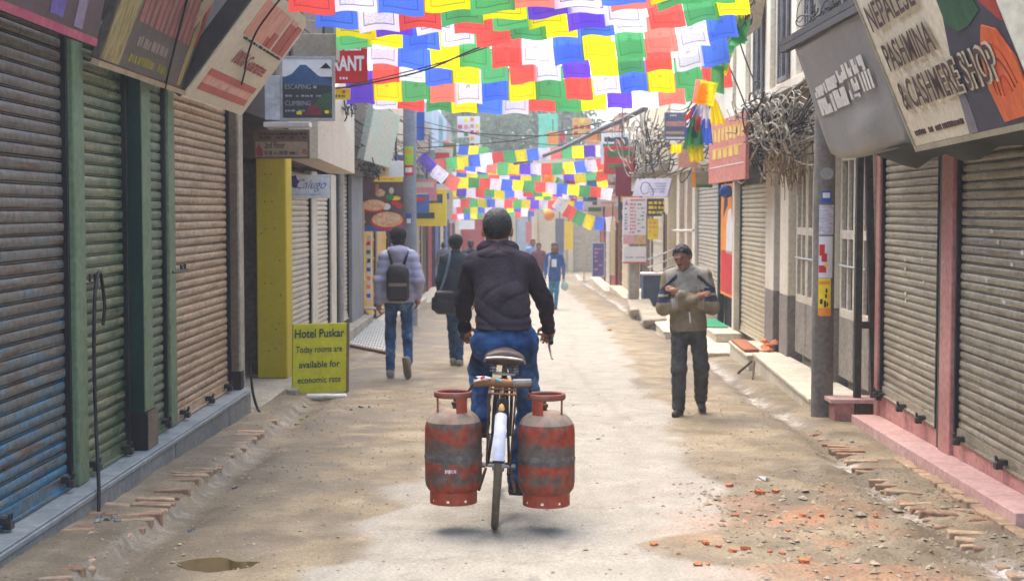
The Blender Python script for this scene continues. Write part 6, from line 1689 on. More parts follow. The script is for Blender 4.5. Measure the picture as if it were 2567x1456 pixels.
sg = sign('purple pavement board with a pale border by the far right shops', G(1500, 692), name='pavement_board'); q = facing(1486, 610, 1514, 692, 46.0); q.board(sg, M('purple_board', s(84, 70, 120), s(100, 84, 136), rough=.5), .05); q.scribble(sg, M('pink_chalk', s(190, 130, 170), s(200, 144, 180)), q.W * .15, q.H * .15, q.W * .85, q.H * .9, 6, seed=5, gap=.5); q.frame(sg, M('pale_frame', s(170, 180, 196), s(180, 190, 204)), .03)

# ------------------------------------------------------------------ perforated metal sheet lying by the kerb
pn = thing('perforated_sheet', G(920, 875), 'white perforated metal sheet lying tilted by the kerb behind the hotel board', 'metal sheet')
p0, p1 = G(868, 868), G(978, 890); p2_ = G(905, 820) + Vector((0, 0, .16)); 
u_ = p1 - p0; v_ = p2_ - p0
p0 = p0 + Vector((0, 0, .02))
m_perf = M('white_painted_tin', s(178, 176, 166), s(196, 194, 184), s(160, 152, 138), scale=6, rough=.5)
nn_ = u_.cross(v_).normalized() * .012
def perf(b):
    nu, nv = 15, 15; t_ = .40
    for i in range(nu + 1): b.obox(p0 + u_ * (i / nu) * .97, u_ * (.03), v_ * 1.0, nn_)
    for j in range(nv + 1): b.obox(p0 + v_ * (j / nv) * .97 + nn_ * .1, u_ * 1.0, v_ * .03, nn_ * .98)
part('lattice', m_perf, pn, perf)
part('rim', m_rust, pn, lambda b: (b.obox(p0 - v_ * .02 - nn_, u_, v_ * .03, nn_ * 3), b.obox(p0 - u_ * .02 - nn_, u_ * .02, v_, nn_ * 3)))
sa = thing('steel_table', G(945, 800), 'small folding table frame behind the perforated sheet', 'table')
ta = P(940, 775, 27.0); part('top', m_zinc, sa, lambda b: b.box(ta.x - .3, 26.8, ta.z, ta.x + .25, 27.3, ta.z + .025)); 
for e in (-1, 1): part('leg', m_zinc, sa, lambda b: b.tube([(ta.x + .25 * e, 26.9, ta.z), (ta.x - .25 * e, 27.1, gz(27))], .018, 6))
# rubbish slabs by the right gutter
for k, (X0, Y0, X1, Y1, hh_, lab) in enumerate([(1580, 800, 1640, 778, .14, 'loose grey drain slab tilted over the gutter beyond the man with folded arms'), (1612, 826, 1672, 806, .12, 'second grey drain slab lying by the gutter beyond the man with folded arms')]):
    pa_, pb2 = G(X0, Y0), G(X1, Y0 - 4); sl_ = thing('drain_slab', pa_, lab, 'slab')
    part('slab', m_conc, sl_, lambda b: b.obox(pa_ + Vector((0, 0, .06)), pb2 - pa_, Vector((.1, 2.2, .08)), Vector((0, 0, hh_))), bev=.02)
    part('prop', m_conc, sl_, lambda b: b.box(pa_.x + .15, pa_.y + .2, pa_.z - .1, pb2.x - .1, pa_.y + 1.6, pa_.z + .06))
bx_ = thing('crate', P(1635, 715, 33), 'dark blue crate standing on the pale step by the menu board', 'crate')
qa = P(1612, 742, 33.5); qb = P(1664, 690, 33.5); m_dblue = M('dark_blue_box', s(40, 62, 84), s(54, 78, 100))
part('body', m_dblue, bx_, lambda b: b.box(qa.x, 33.5, gz(33.5) + .15, qb.x, 34.1, qb.z), bev=.02); part('lid', m_white, bx_, lambda b: b.box(qa.x - .02, 33.48, qb.z + .002, qb.x + .02, 34.12, qb.z + .05), bev=.01)
rl = thing('stair_rail', P(1660, 650, 34), 'pale stair with thin metal rails by the menu board', 'stairs')
for k in range(4): part('tread', m_stepc, rl, lambda b: b.box(2.75 + .12 * k, 34.2 + .0 * k, gz(34) - .1, 3.5, 36.0, gz(34) + .25 + .17 * k), bev=.01)
for k in range(3): part('rail', m_zinc, rl, lambda b: b.tube([P(1625, 690 - 20 * k, 34.0), P(1700, 662 - 20 * k, 33.0)], .02, 6))
# ================================================================== prayer flags
FL = {}
def flagmat(nm, c, pr=.10):
    m = bpy.data.materials.new('flag_' + nm); m.use_nodes = True
    t = m.node_tree; n = t.nodes; L = t.links
    bs = n['Principled BSDF']; bs.inputs['Roughness'].default_value = .9; bs.inputs['Specular IOR Level'].default_value = .1
    tc = n.new('ShaderNodeUVMap'); sx = n.new('ShaderNodeSeparateXYZ'); L.new(tc.outputs[0], sx.inputs[0])
    def band(out, a, b):   # 1 inside a..b
        g = n.new('ShaderNodeMath'); g.operation = 'GREATER_THAN'; g.inputs[1].default_value = a; L.new(out, g.inputs[0])
        h = n.new('ShaderNodeMath'); h.operation = 'LESS_THAN'; h.inputs[1].default_value = b; L.new(out, h.inputs[0])
        k = n.new('ShaderNodeMath'); k.operation = 'MULTIPLY'; L.new(g.outputs[0], k.inputs[0]); L.new(h.outputs[0], k.inputs[1]); return k.outputs[0]
    def mul(a, b):
        k = n.new('ShaderNodeMath'); k.operation = 'MULTIPLY'; L.new(a, k.inputs[0])
        if isinstance(b, float): k.inputs[1].default_value = b
        else: L.new(b, k.inputs[1])
        return k.outputs[0]
    inner = mul(band(sx.outputs[0], .12, .88), band(sx.outputs[1], .12, .88))
    no = n.new('ShaderNodeTexNoise'); no.inputs['Scale'].default_value = 22; mp = n.new('ShaderNodeMapping'); mp.inputs['Scale'].default_value = (1, 1.5, 1)
    L.new(tc.outputs[0], mp.inputs[0]); L.new(mp.outputs[0], no.inputs['Vector'])
    rp = n.new('ShaderNodeMapRange'); rp.inputs[1].default_value = .45; rp.inputs[2].default_value = .62; L.new(no.outputs['Fac'], rp.inputs[0])
    line = n.new('ShaderNodeMath'); line.operation = 'SUBTRACT'
    in2 = mul(band(sx.outputs[0], .145, .855), band(sx.outputs[1], .145, .855))
    L.new(inner, line.inputs[0]); L.new(in2, line.inputs[1])
    cen = mul(band(sx.outputs[0], .42, .58), band(sx.outputs[1], .44, .60))
    a1 = mul(mul(in2, rp.outputs[0]), pr); a2 = mul(line.outputs[0], pr * 2.2); a3 = mul(mul(cen, rp.outputs[0]), pr * 2.0)
    ad = n.new('ShaderNodeMath'); L.new(a1, ad.inputs[0]); L.new(a2, ad.inputs[1])
    ad2 = n.new('ShaderNodeMath'); L.new(ad.outputs[0], ad2.inputs[0]); L.new(a3, ad2.inputs[1])
    mx = n.new('ShaderNodeMix'); mx.data_type = 'RGBA'; L.new(ad2.outputs[0], mx.inputs[0]); mx.inputs[6].default_value = c; mx.inputs[7].default_value = s(30, 28, 50)
    L.new(mx.outputs[2], bs.inputs['Base Color'])
    tr = n.new('ShaderNodeBsdfTranslucent'); L.new(mx.outputs[2], tr.inputs[0])
    ms = n.new('ShaderNodeMixShader'); ms.inputs[0].default_value = .82; L.new(bs.outputs[0], ms.inputs[1]); L.new(tr.outputs[0], ms.inputs[2])
    tp = n.new('ShaderNodeBsdfTransparent'); L.new(mx.outputs[2], tp.inputs[0]); ms2 = n.new('ShaderNodeMixShader'); ms2.inputs[0].default_value = .20
    L.new(ms.outputs[0], ms2.inputs[1]); L.new(tp.outputs[0], ms2.inputs[2]); L.new(ms2.outputs[0], n['Material Output'].inputs['Surface'])
    FL[nm] = m
flagmat('blue', s(74, 112, 218), .2); flagmat('white', s(226, 220, 232), .3); flagmat('red', s(232, 84, 74), .2); flagmat('green', s(84, 166, 100), .2); flagmat('yellow', s(250, 226, 24), .24); flagmat('purple', s(98, 66, 190), .16); flagmat('salmon', s(236, 120, 104), .16)
m_cord = M('flag_cord', s(150, 140, 120), s(170, 160, 140), rough=.9, grime=0)
FMESH = {}
def flagmesh(cn_, var):
    if (cn_, var) in FMESH: return FMESH[(cn_, var)]
    r_ = random.Random(var * 31 + 5); nu, nv = 7, 6
    ph, am, sk = r_.uniform(0, 6), r_.uniform(.015, .05), r_.uniform(-.05, .05)
    vs, fs, uv = [], [], []
    for i in range(nu + 1):
        for j in range(nv + 1):
            a, b = i / nu, j / nv
            x = a - .5 + sk * b + .015 * math.sin(4 * b + ph); z = -b * (1.0 + .03 * math.sin(5 * a + ph)); y = am * math.sin(2 * math.pi * a * .8 + ph) * b + .05 * b * b * math.sin(ph * 2) + .02 * math.sin(6 * a + ph) * b
            vs.append((x, y, z)); uv.append((a, 1 - b))
    for i in range(nu):
        for j in range(nv): fs.append((i * (nv + 1) + j, i * (nv + 1) + j + 1, (i + 1) * (nv + 1) + j + 1, (i + 1) * (nv + 1) + j))
    me = bpy.data.meshes.new('flag'); me.from_pydata(vs, [], fs)
    ul = me.uv_layers.new(name='UVMap')
    for lp_ in me.loops: ul.data[lp_.index].uv = uv[lp_.vertex_index]
    me.polygons.foreach_set('use_smooth', [True] * len(fs)); me.materials.append(FL[cn_]); FMESH[(cn_, var)] = me; return me
R1 = ['blue', 'yellow', 'green', 'red', 'white']; R2 = ['blue', 'white', 'red', 'green', 'yellow']
frr = random.Random(77)
def flag_string(label, group, d, w_px, bot, seq, start, x0, x1, ratio=1.0, dd=0.0, drop=(), ends=None, jit=1.0):
    """bot: control points (X, Y) of the lower flag edges; the cord runs one flag height above"""
    size = w_px * d / FPX
    Xs = [p[0] for p in bot]; Ys = [p[1] for p in bot]
    co = np.polyfit(Xs, Ys, min(2, len(bot) - 1))
    top = lambda X: float(np.polyval(co, X)) - w_px * ratio
    dep = lambda X: d + dd * (X - x0) / (x1 - x0)
    mid = P((x0 + x1) / 2, top((x0 + x1) / 2), d)
    t_ = thing('prayer_flag_string', mid, label, 'prayer flags', group)
    cp = [P(X, top(X), dep(X)) for X in np.linspace(x0, x1, 14)]
    e0, e1 = ends or (None, None)
    if e0: cp = [P(*e0)] + cp
    if e1: cp = cp + [P(*e1)]
    part('cord', m_cord, t_, lambda b: b.tube(smooth_path(cp, 3), .006, 5))
    X = x0; k = start
    while X < x1 - w_px * .4:
        cn_ = seq[k % 5]
        if cn_ == 'blue' and frr.random() < .4: cn_ = 'purple'
        if cn_ == 'red' and frr.random() < .12: cn_ = 'salmon'
        k += 1
        Xm = X + w_px / 2
        if k in drop: X += w_px; continue
        a, b = P(X, top(X), dep(X)), P(X + w_px, top(X + w_px), dep(X + w_px))
        u = b - a
        o = place(flagmesh(cn_, frr.randrange(5)), 'flag', t_, (a + b) / 2)
        o.rotation_mode = 'XYZ'
        o.rotation_euler = (frr.gauss(0, .10) * jit, -math.atan2(u.z, math.hypot(u.x, u.y)) + frr.gauss(0, .022) * jit, math.atan2(u.y, u.x) + frr.gauss(0, .07) * jit)
        o.scale = (u.length * frr.uniform(.97, 1.06), u.length, size * ratio * frr.uniform(.93, 1.07))
        X += w_px * frr.uniform(.97, 1.03)
    return t_
GN = 'strings of prayer flags over the near street'
def near(lab, d, w_px, bot, seq, start, x0, x1, ratio, **k): return flag_string(lab, GN, d, w_px, bot, seq, start, x0, x1, ratio * 1.14, **k)
near('lowest near prayer flag string, mostly hidden behind the next one', 19.4, 64.5, [(935, 270), (1240, 281), (1745, 254)], R2, 1, 938, 1750, 1.02, ends=((860, 190, 19.6), (1810, 150, 19.4)))
near('near prayer flag string just above the lowest one', 18.4, 68, [(868, 258), (1250, 250), (1500, 246), (1800, 216)], R1, 0, 868, 1805, 1.04, ends=((700, 150, 18.4), (1850, 100, 18.4)))
near('near prayer flag string hung third from the lowest', 17.6, 68, [(925, 205), (1240, 206), (1455, 194), (1790, 162)], R1, 3, 930, 1795, 1.06, ends=((740, 100, 17.6), (1850, 60, 17.6)))
near('near prayer flag string hung fourth from the lowest', 16.3, 76, [(925, 160), (1250, 165), (1500, 152), (1840, 97)], R1, 4, 925, 1842, 1.05, ends=((760, 50, 16.3), (1880, 10, 16.3)))
near('near prayer flag string hung fifth from the lowest', 14.4, 86, [(840, 120), (1150, 118), (1440, 90), (1780, 48)], R2, 3, 838, 1850, 1.0, ends=((700, 10, 14.4), (1900, -60, 14.4)))
near('near prayer flag string hung sixth from the lowest', 13.0, 94, [(845, 94), (1050, 92), (1300, 74), (1540, 60)], R2, 4, 845, 1560, 1.0, ends=((720, -20, 13.0), (1800, -140, 13.0)))
near('near prayer flag string hung seventh from the lowest', 11.9, 104, [(790, 72), (1000, 66), (1340, 50), (1700, 5)], R2, 0, 790, 1740, 1.0, ends=((700, -60, 11.9), (1900, -150, 11.9)))
near('highest and closest prayer flag string, cropped by its own sag', 11.0, 112, [(725, 34), (1000, 40), (1280, 24), (1880, -6)], R1, 3, 722, 1880, 1.0, ends=((600, -110, 11.0), (2000, -140, 11.0)))
GF = 'strings of prayer flags over the far street'
def farf(lab, *a, **k): return flag_string(lab, GF, *a, jit=1.6, **k)
farf('highest far prayer flag string, hung across the whole street', 46, 27, [(1087, 414), (1250, 438), (1400, 436), (1520, 425)], R2, 2, 1087, 1530, 1.08)
farf('second far prayer flag string, just under the highest', 47, 27, [(1090, 452), (1250, 466), (1400, 466), (1525, 455)], R1, 3, 1090, 1525, 1.0)
farf('third far prayer flag string, sagging in its middle', 50, 24, [(1098, 492), (1250, 496), (1400, 492), (1515, 482)], R2, 3, 1098, 1510, 1.05)
farf('fourth far prayer flag string of small flags', 62, 18, [(1120, 515), (1260, 514), (1390, 510)], R1, 2, 1120, 1400, 1.15)
farf('lowest far prayer flag string of small flags', 64, 18, [(1125, 538), (1250, 533), (1395, 526)], R2, 1, 1125, 1390, 1.0)
farf('short far prayer flag string dropping towards the far right shops', 46, 23, [(1405, 530), (1450, 560), (1500, 580), (1530, 578)], R2, 1, 1402, 1528, 1.5)
farf('far prayer flag string just behind the highest one', 49, 26, [(1092, 432), (1250, 452), (1400, 450), (1522, 440)], R1, 1, 1092, 1524, 1.05)
farf('far prayer flag string filling the gap under the second', 52, 25, [(1095, 474), (1250, 482), (1400, 478), (1518, 470)], R2, 4, 1095, 1518, 1.0)
farf('far prayer flag string of small flags behind the third', 56, 21, [(1108, 506), (1250, 507), (1400, 500), (1500, 492)], R1, 0, 1108, 1496, 1.05)
farf('far prayer flag string of tiny flags close over the walkers', 68, 16, [(1130, 552), (1230, 548), (1330, 544)], R1, 3, 1130, 1330, 1.0)
farf('far prayer flag string drooping from the utility pole', 40, 30, [(1050, 395), (1090, 440), (1130, 470)], R2, 0, 1066, 1150, 1.1)
farf('far prayer flag string slanting up from the food sign side', 42, 29, [(1085, 430), (1250, 410), (1400, 398), (1520, 392)], R2, 2, 1088, 1525, 1.0)
farf('far prayer flag string slanting up to the food sign side', 44, 28, [(1085, 470), (1250, 478), (1400, 486), (1520, 500)], R1, 4, 1088, 1525, 1.0)
farf('far prayer flag string hung low between the lantern and the shops', 54, 22, [(1110, 520), (1250, 524), (1400, 522), (1490, 530)], R2, 0, 1110, 1490, 1.0)
farf('far prayer flag string hung highest under the near flags', 52, 24, [(1080, 372), (1250, 400), (1400, 404), (1480, 398)], R1, 2, 1080, 1210, 1.1)
farf('far prayer flag string rising to the right hand eaves', 47, 25, [(1330, 436), (1430, 480), (1520, 470)], R1, 1, 1370, 1525, 1.1)
# vertical garland down the right end of the near strings
vg = thing('prayer_flag_garland', P(1830, 150, 18.0), 'crumpled prayer flag garland hanging down beside the cream building', 'prayer flags')
pts_ = [P(1868, -20, 17.0), P(1846, 60, 17.4), P(1822, 120, 17.8), P(1806, 190, 18.0), P(1780, 262, 18.2)]
part('cord', m_cord, vg, lambda b: b.tube(smooth_path(pts_, 5), .012, 5))
for k, (X, Y, cn_, w_, h_, rt) in enumerate([(1858, 8, 'yellow', 46, 60, .5), (1842, 40, 'green', 70, 60, .35), (1828, 70, 'green', 44, 50, -.4), (1812, 110, 'green', 52, 64, .2), (1822, 130, 'yellow', 30, 60, .5), (1800, 165, 'green', 30, 70, .2), (1778, 205, 'yellow', 40, 60, .1), (1758, 200, 'salmon', 26, 60, 0)]):
    dq = 17.9; o = place(flagmesh(cn_, k % 5), 'flag', vg, P(X, Y, dq), (.3, rt, frr.uniform(-.8, .8)), (w_ * dq / FPX * 1.2, .3, h_ * dq / FPX))
bn = thing('prayer_flag_bunch', P(1750, 300, 18.3), 'knotted bunch of blue, green, white and yellow prayer flags hanging by the pink sign', 'prayer flags')
def drape(X, Y, X2, Y2, w0, w1, cn_, d_=18.3, ph=0.0):
    a, b2 = P(X, Y, d_), P(X2, Y2, d_); n_ = 9; m_ = 10; vs, fs = [], []
    for j in range(n_):
        f_ = j / (n_ - 1); c_ = a.lerp(b2, f_); wd = (w0 + (w1 - w0) * f_) * d_ / FPX
        for i in range(m_ + 1):
            t_ = i / m_ - .5
            vs.append((c_.x + t_ * wd, c_.y + .05 * math.sin(i * 2.1 + ph) * (.4 + f_), c_.z + .015 * math.sin(i * 1.3 + ph)))
    for j in range(n_ - 1):
        for i in range(m_): fs.append((j * (m_ + 1) + i, j * (m_ + 1) + i + 1, (j + 1) * (m_ + 1) + i + 1, (j + 1) * (m_ + 1) + i))
    b = MB(); b.add(vs, fs); o = b.build('flag', FL[cn_], bn, smooth='all')
    ul = o.data.uv_layers.new(name='UVMap')
    for q_ in ul.data: q_.uv = (.05, .05)
drape(1768, 240, 1752, 320, 14, 60, 'white', 18.2); drape(1748, 268, 1732, 345, 14, 34, 'blue', 18.25, 1); drape(1744, 295, 1738, 375, 20, 52, 'green', 18.15, 2); drape(1742, 365, 1746, 405, 40, 34, 'yellow', 18.1, 3)
drape(1770, 300, 1770, 362, 22, 34, 'blue', 18.2, 4); drape(1790, 250, 1800, 312, 16, 44, 'yellow', 18.2, 5); drape(1742, 272, 1726, 300, 10, 26, 'red', 18.3, 6); drape(1775, 225, 1768, 262, 26, 14, 'salmon', 18.3, 7); drape(1696, 362, 1694, 385, 26, 30, 'yellow', 24.5, 2); drape(1752, 292, 1748, 330, 16, 10, 'salmon', 18.05, 1)

# ================================================================== overhead cables
def wire(lab, pts, r, name='overhead_cable', mat=None, n_=8):
    t_ = thing(name, P(*pts[0]), lab, 'cable')
    part('strand', mat or m_wire, t_, lambda b: b.tube(smooth_path([P(*q) for q in pts], n_), r, 6), smooth=True); return t_
wire('thin black cable crossing in front of the lower near flags', [(838, 222, 17.0), (900, 214, 16.6), (1060, 178, 16.2), (1180, 128, 16.0), (1260, 98, 15.6), (1420, 20, 15), (1500, -40, 15)], .010)
wire('second thin black cable beside the first across the flags', [(880, 214, 16.8), (1062, 170, 16.3), (1160, 140, 16.0), (1240, 112, 15.6)], .007)
m_gcab = M('grey_cable_bundle', s(84, 82, 84), s(108, 104, 104), scale=9, rough=.7)
wire('thick grey cable bundle sagging across the far street', [(1290, 410, 44), (1340, 398, 43), (1400, 376, 40), (1450, 352, 36), (1510, 322, 32), (1560, 300, 29), (1620, 270, 26)], .055, mat=m_gcab)
wire('slack dark cable down the cream facade', [(1835, 30, 18.5), (1862, 130, 18.8), (1900, 230, 18.4), (1918, 300, 17.6)], .010)
wire('slack dark cable from the garland to the ledge', [(1798, 110, 18.0), (1838, 190, 18.6), (1870, 268, 19)], .010)
m_cab1 = M('dusty_cables', s(140, 130, 112), s(166, 156, 136), s(104, 96, 82), scale=9, rough=.8); m_cab2 = M('dark_cables', s(36, 32, 30), s(58, 52, 46), rough=.8); m_cab3 = M('brown_cables', s(112, 88, 58), s(150, 122, 84), rough=.85)
def tangle(lab, cX, cY, wX, wY, d, dd, n_, mat, r, seed, loop=.25, hang=0.0):
    rr_ = random.Random(seed); b = MB()
    for k in range(n_):
        q = P(cX + rr_.gauss(0, .30) * wX, cY + rr_.gauss(0, .30) * wY, d + rr_.uniform(-dd, dd)); pts = []
        if hang > .3:      # loose ends hanging down
            L_ = rr_.uniform(.4, 1.6) * loop * 3; ph = rr_.uniform(0, 6)
            pts = [q + Vector((.25 * loop * math.sin(ph + 3 * u_), .5 * loop * math.sin(ph * 2 + 4 * u_), -L_ * u_)) for u_ in np.linspace(0, 1, 7)]
        elif rr_.random() < .42:   # coils and loops
            r1, r2 = loop * rr_.uniform(.5, 1.6), loop * rr_.uniform(.4, 1.2); a0, al = rr_.uniform(0, 6.3), rr_.uniform(3, 8); tl = rr_.uniform(-.8, .8); dr = rr_.gauss(0, .3) * loop
            for u_ in np.linspace(0, 1, 14):
                a = a0 + al * u_; cy_, cz_ = r1 * math.cos(a), r2 * math.sin(a)
                pts.append(q + Vector((.35 * r1 * math.sin(a * .7 + tl), cy_ * math.cos(tl) - cz_ * math.sin(tl) * .5, cz_ + dr * u_)))
        else:              # strands slung along the wall
            L_ = loop * rr_.uniform(2, 6); sg_ = rr_.uniform(.03, .30) * loop
            pts = [q + Vector((.2 * loop * math.sin(5 * u_ + k), (u_ - .5) * L_, -sg_ * (1 - (2 * u_ - 1) ** 2) + rr_.gauss(0, .06) * loop)) for u_ in np.linspace(0, 1, 9)]
        b.tube(smooth_path(pts, 2), rr_.uniform(.6, 1.3) * r, 5, False)
    return tag(b.build('cable_tangle', mat, None, smooth='all', loc=P(cX, cY, d)), lab, 'cables', kind='stuff')
tangle('dusty tangled cables under the cream ledge', 1940, 300, 120, 100, 16.8, 2.0, 170, m_cab1, .008, 1, .15)
tangle('dark tangled cables under the cream ledge', 1950, 320, 130, 120, 17.2, 2.2, 110, m_cab2, .009, 2, .17)
tangle('brown dangling cable ends above the panelled doors', 1972, 395, 100, 70, 15.9, 1.4, 80, m_cab3, .007, 3, .07, .5)
tangle('dusty loops of cable over the right hand shops', 1600, 345, 110, 100, 27, 4, 45, m_cab1, .011, 4, .22)
tangle('dark loops of cable over the right hand shops', 1630, 375, 120, 90, 28, 4, 50, m_cab2, .011, 5, .22)
def longwires(lab, n_, mat, r, seed, xa, ya, yb, za, zb):
    rr_ = random.Random(seed); b = MB()
    for k in range(n_):
        x_ = xa + rr_.uniform(-.22, .12); z_ = rr_.uniform(za, zb); sg_ = rr_.uniform(.1, .5); y0_ = ya + rr_.uniform(-1, 2); y1_ = yb + rr_.uniform(-3, 3); ph = rr_.uniform(0, 6)
        b.tube([(x_ + .02 * u_ * (yb - ya) * .3 + .05 * math.sin(ph + 9 * u_), y0_ + (y1_ - y0_) * u_, z_ - sg_ * abs(math.sin(math.pi * u_ * (1 + k % 3))) + .03 * math.sin(ph + 20 * u_)) for u_ in np.linspace(0, 1, 26)], r * rr_.uniform(.6, 1.4), 5, False)
    return tag(b.build('cable_run', mat, None, smooth='all', loc=(xa, ya, za)), lab, 'cables', kind='stuff')
longwires('dark cables slung along the cream facade', 26, m_cab2, .009, 21, 3.05, 12.5, 24, 2.55, 3.25)
longwires('dusty cables slung along the cream facade', 18, m_cab1, .008, 22, 3.02, 12.5, 24, 2.5, 3.2)
longwires('dark cables slung along the far shops by the menu board', 22, m_cab2, .012, 23, 3.1, 24, 46, 2.8, 3.9)
longwires('dark cables slung along the far shops by the food sign', 16, m_cab2, .010, 24, -2.7, 17, 44, 3.0, 4.0)
for k, (X0, Y0, X1, Y1, d0, d1, lab) in enumerate([(1046, 320, 1560, 330, 30, 33, 'thin wire slung straight across the far street below the near flags'), (1046, 372, 1540, 300, 34, 30, 'thin wire slanting across the far street above the far flags'), (1040, 300, 1500, 372, 40, 48, 'thin wire slanting down to the far right shops')]):
    wire(lab, [(X0, Y0, d0), ((X0 + X1) / 2, (Y0 + Y1) / 2 + 16, (d0 + d1) / 2), (X1, Y1, d1)], .012)
tangle('tangled cables at the head of the garland', 1856, 20, 50, 90, 18.2, .6, 60, m_cab2, .008, 6, .10, .2)
tangle('dusty cables hanging at the left shop signs', 875, 262, 40, 40, 20, 1.0, 26, m_cab2, .008, 7, .10, .2)
tangle('dark cable ends below the tilted pastel board', 930, 425, 44, 30, 25, 1.5, 50, m_cab2, .012, 8, .13, .1)
tangle('pale cables along the tin canopy edge', 2090, 40, 110, 50, 13.6, .8, 70, m_cab2, .007, 9, .10)
sb2 = sign('beige sack of wiring hung at the corner of the cream building', P(1880, 60, 19.5), cat='box', name='junction_box')
q = facing(1842, -20, 1925, 95, 19.5, 10); bq = MB(); bq.poly([q.pt(q.W * .1, q.H * .4), q.pt(q.W * .35, 0), q.pt(q.W * .8, q.H * .25), q.pt(q.W, q.H), q.pt(0, q.H)], q.n * -.3); bq.build('cover', M('beige_cover', s(150, 132, 106), s(168, 150, 122), rough=.8), sb2)
# ================================================================== buildings further down the street
def block(label, x0, x1, ya, yb, h, mat, side, shop, seed, wins=True, name='shop_building'):
    """terrace house: side +1 faces the street on the left hand, -1 on the right; its shop front, windows and cornice are parts"""
    r_ = random.Random(seed); face = x1 if side > 0 else x0
    t_ = thing(name, (face, (ya + yb) / 2, gz((ya + yb) / 2)), label, 'building')
    part('wall', mat, t_, lambda b: b.box(x0, ya, -2.2, x1, yb, h))
    out = lambda a, b_: (min(face, face + side * b_) + 0, max(face, face + side * b_)) if a is None else (min(face + side * a, face + side * b_), max(face + side * a, face + side * b_))
    def bxp(nm, m_, a, b_, y0_, y1_, z0_, z1_, par=t_, bev=0.0):
        u, v = out(a, b_); return part(nm, m_, par, lambda b: b.box(u, y0_, z0_, v, y1_, z1_), bev=bev)
    zg = gz((ya + yb) / 2); n_ = max(2, int((yb - ya) / 2.6)); sp = (yb - ya) / n_
    for i in range(n_):
        y0_, y1_ = ya + i * sp + .25, ya + (i + 1) * sp - .25
        mm = shop[i % len(shop)]
        d = bxp('shop_door', mm, .003, .05, y0_, y1_, zg + .12, zg + 2.35)
        bxp('door_frame', m_creampost if i % 2 else m_woodd, .052, .09, y0_ - .08, y0_, zg, zg + 2.4, d); bxp('door_frame', m_woodd, .052, .09, y1_, y1_ + .08, zg, zg + 2.4, d)
        for k in range(6): bxp('slat', mm, .051, .066, y0_, y1_, zg + .2 + k * .36, zg + .2 + k * .36 + .05, d)
        if wins:
            for fl in range(int((h - 3.0) / 2.6)):
                z0_ = 3.3 + fl * 2.6; wd = bxp('window', m_black, .003, .03, y0_ + .35, y1_ - .35, z0_, z0_ + 1.4)
                bxp('frame', m_creampost, .031, .07, y0_ + .27, y0_ + .35, z0_ - .08, z0_ + 1.48, wd); bxp('frame', m_creampost, .031, .07, y1_ - .35, y1_ - .27, z0_ - .08, z0_ + 1.48, wd); bxp('sill', m_conc, .031, .14, y0_ + .25, y1_ - .25, z0_ - .14, z0_ - .082, wd)
    bxp('cornice', m_conc, .003, .22, ya, yb, 2.72, 2.88); bxp('step', m_stepc, .003, .45, ya + .02, yb - .02, zg - .6, zg + .12, bev=.015)
    return t_
m_w1 = M('ochre_wall', s(190, 150, 70), s(204, 166, 86), scale=1.5, rough=.85); m_w2 = M('brown_wall', s(150, 126, 100), s(168, 142, 114), scale=1.5, rough=.85); m_w3 = M('pale_blue_wall', s(160, 172, 180), s(176, 186, 192), scale=1.5, rough=.85)
m_w4 = M('brick_wall_far', s(150, 92, 70), s(166, 108, 84), scale=3, rough=.9); m_w5 = M('sand_wall', s(196, 176, 140), s(208, 190, 156), scale=1.5, rough=.85); m_w6 = M('grey_wall', s(128, 124, 120), s(146, 142, 136), scale=1.5, rough=.85)
shops = [m_w1, m_sh_cream, m_woodd, tea, m_sh_grey, M('shop_red', s(150, 50, 44), s(166, 66, 56)), M('shop_blue', s(60, 96, 150), s(76, 112, 164))]
block('ochre shop house beyond the grey post and food sign', -7, -2.98, 26.2, 31.5, 4.3, m_w2, 1, [m_w1, m_w1], 1)
block('brown shop house beyond the utility pole', -7, -2.95, 31.5, 38, 4.6, m_w5, 1, [shops[6], m_sh_cream, m_woodd], 2)
block('sand coloured shop house midway down the far street', -7, -2.9, 38, 46, 4.4, m_w2, 1, [m_sh_grey, m_woodd, shops[5]], 3)
block('pale blue house at the far end of the shop row', -7, -2.85, 46, 55, 5.2, m_w3, 1, [shops[6], m_sh_cream], 4)
block('grey house near the far crossing', -7.5, -3.2, 55, 66, 5.6, m_w6, 1, [m_woodd, shops[5]], 5)
block('sand house beyond the menu board', 3.42, 7, 34, 41, 4.4, m_w5, -1, [m_sh_cream, m_woodd], 6)
block('cream house with a pale doorway on the far street', 3.35, 7, 41, 48, 4.6, m_creamw, -1, [m_sh_grey, m_w5, m_woodd], 7)
block('brick red house near the far right crossing', 3.2, 7, 48, 58, 5.0, m_w4, -1, [shops[5], m_sh_cream], 8)
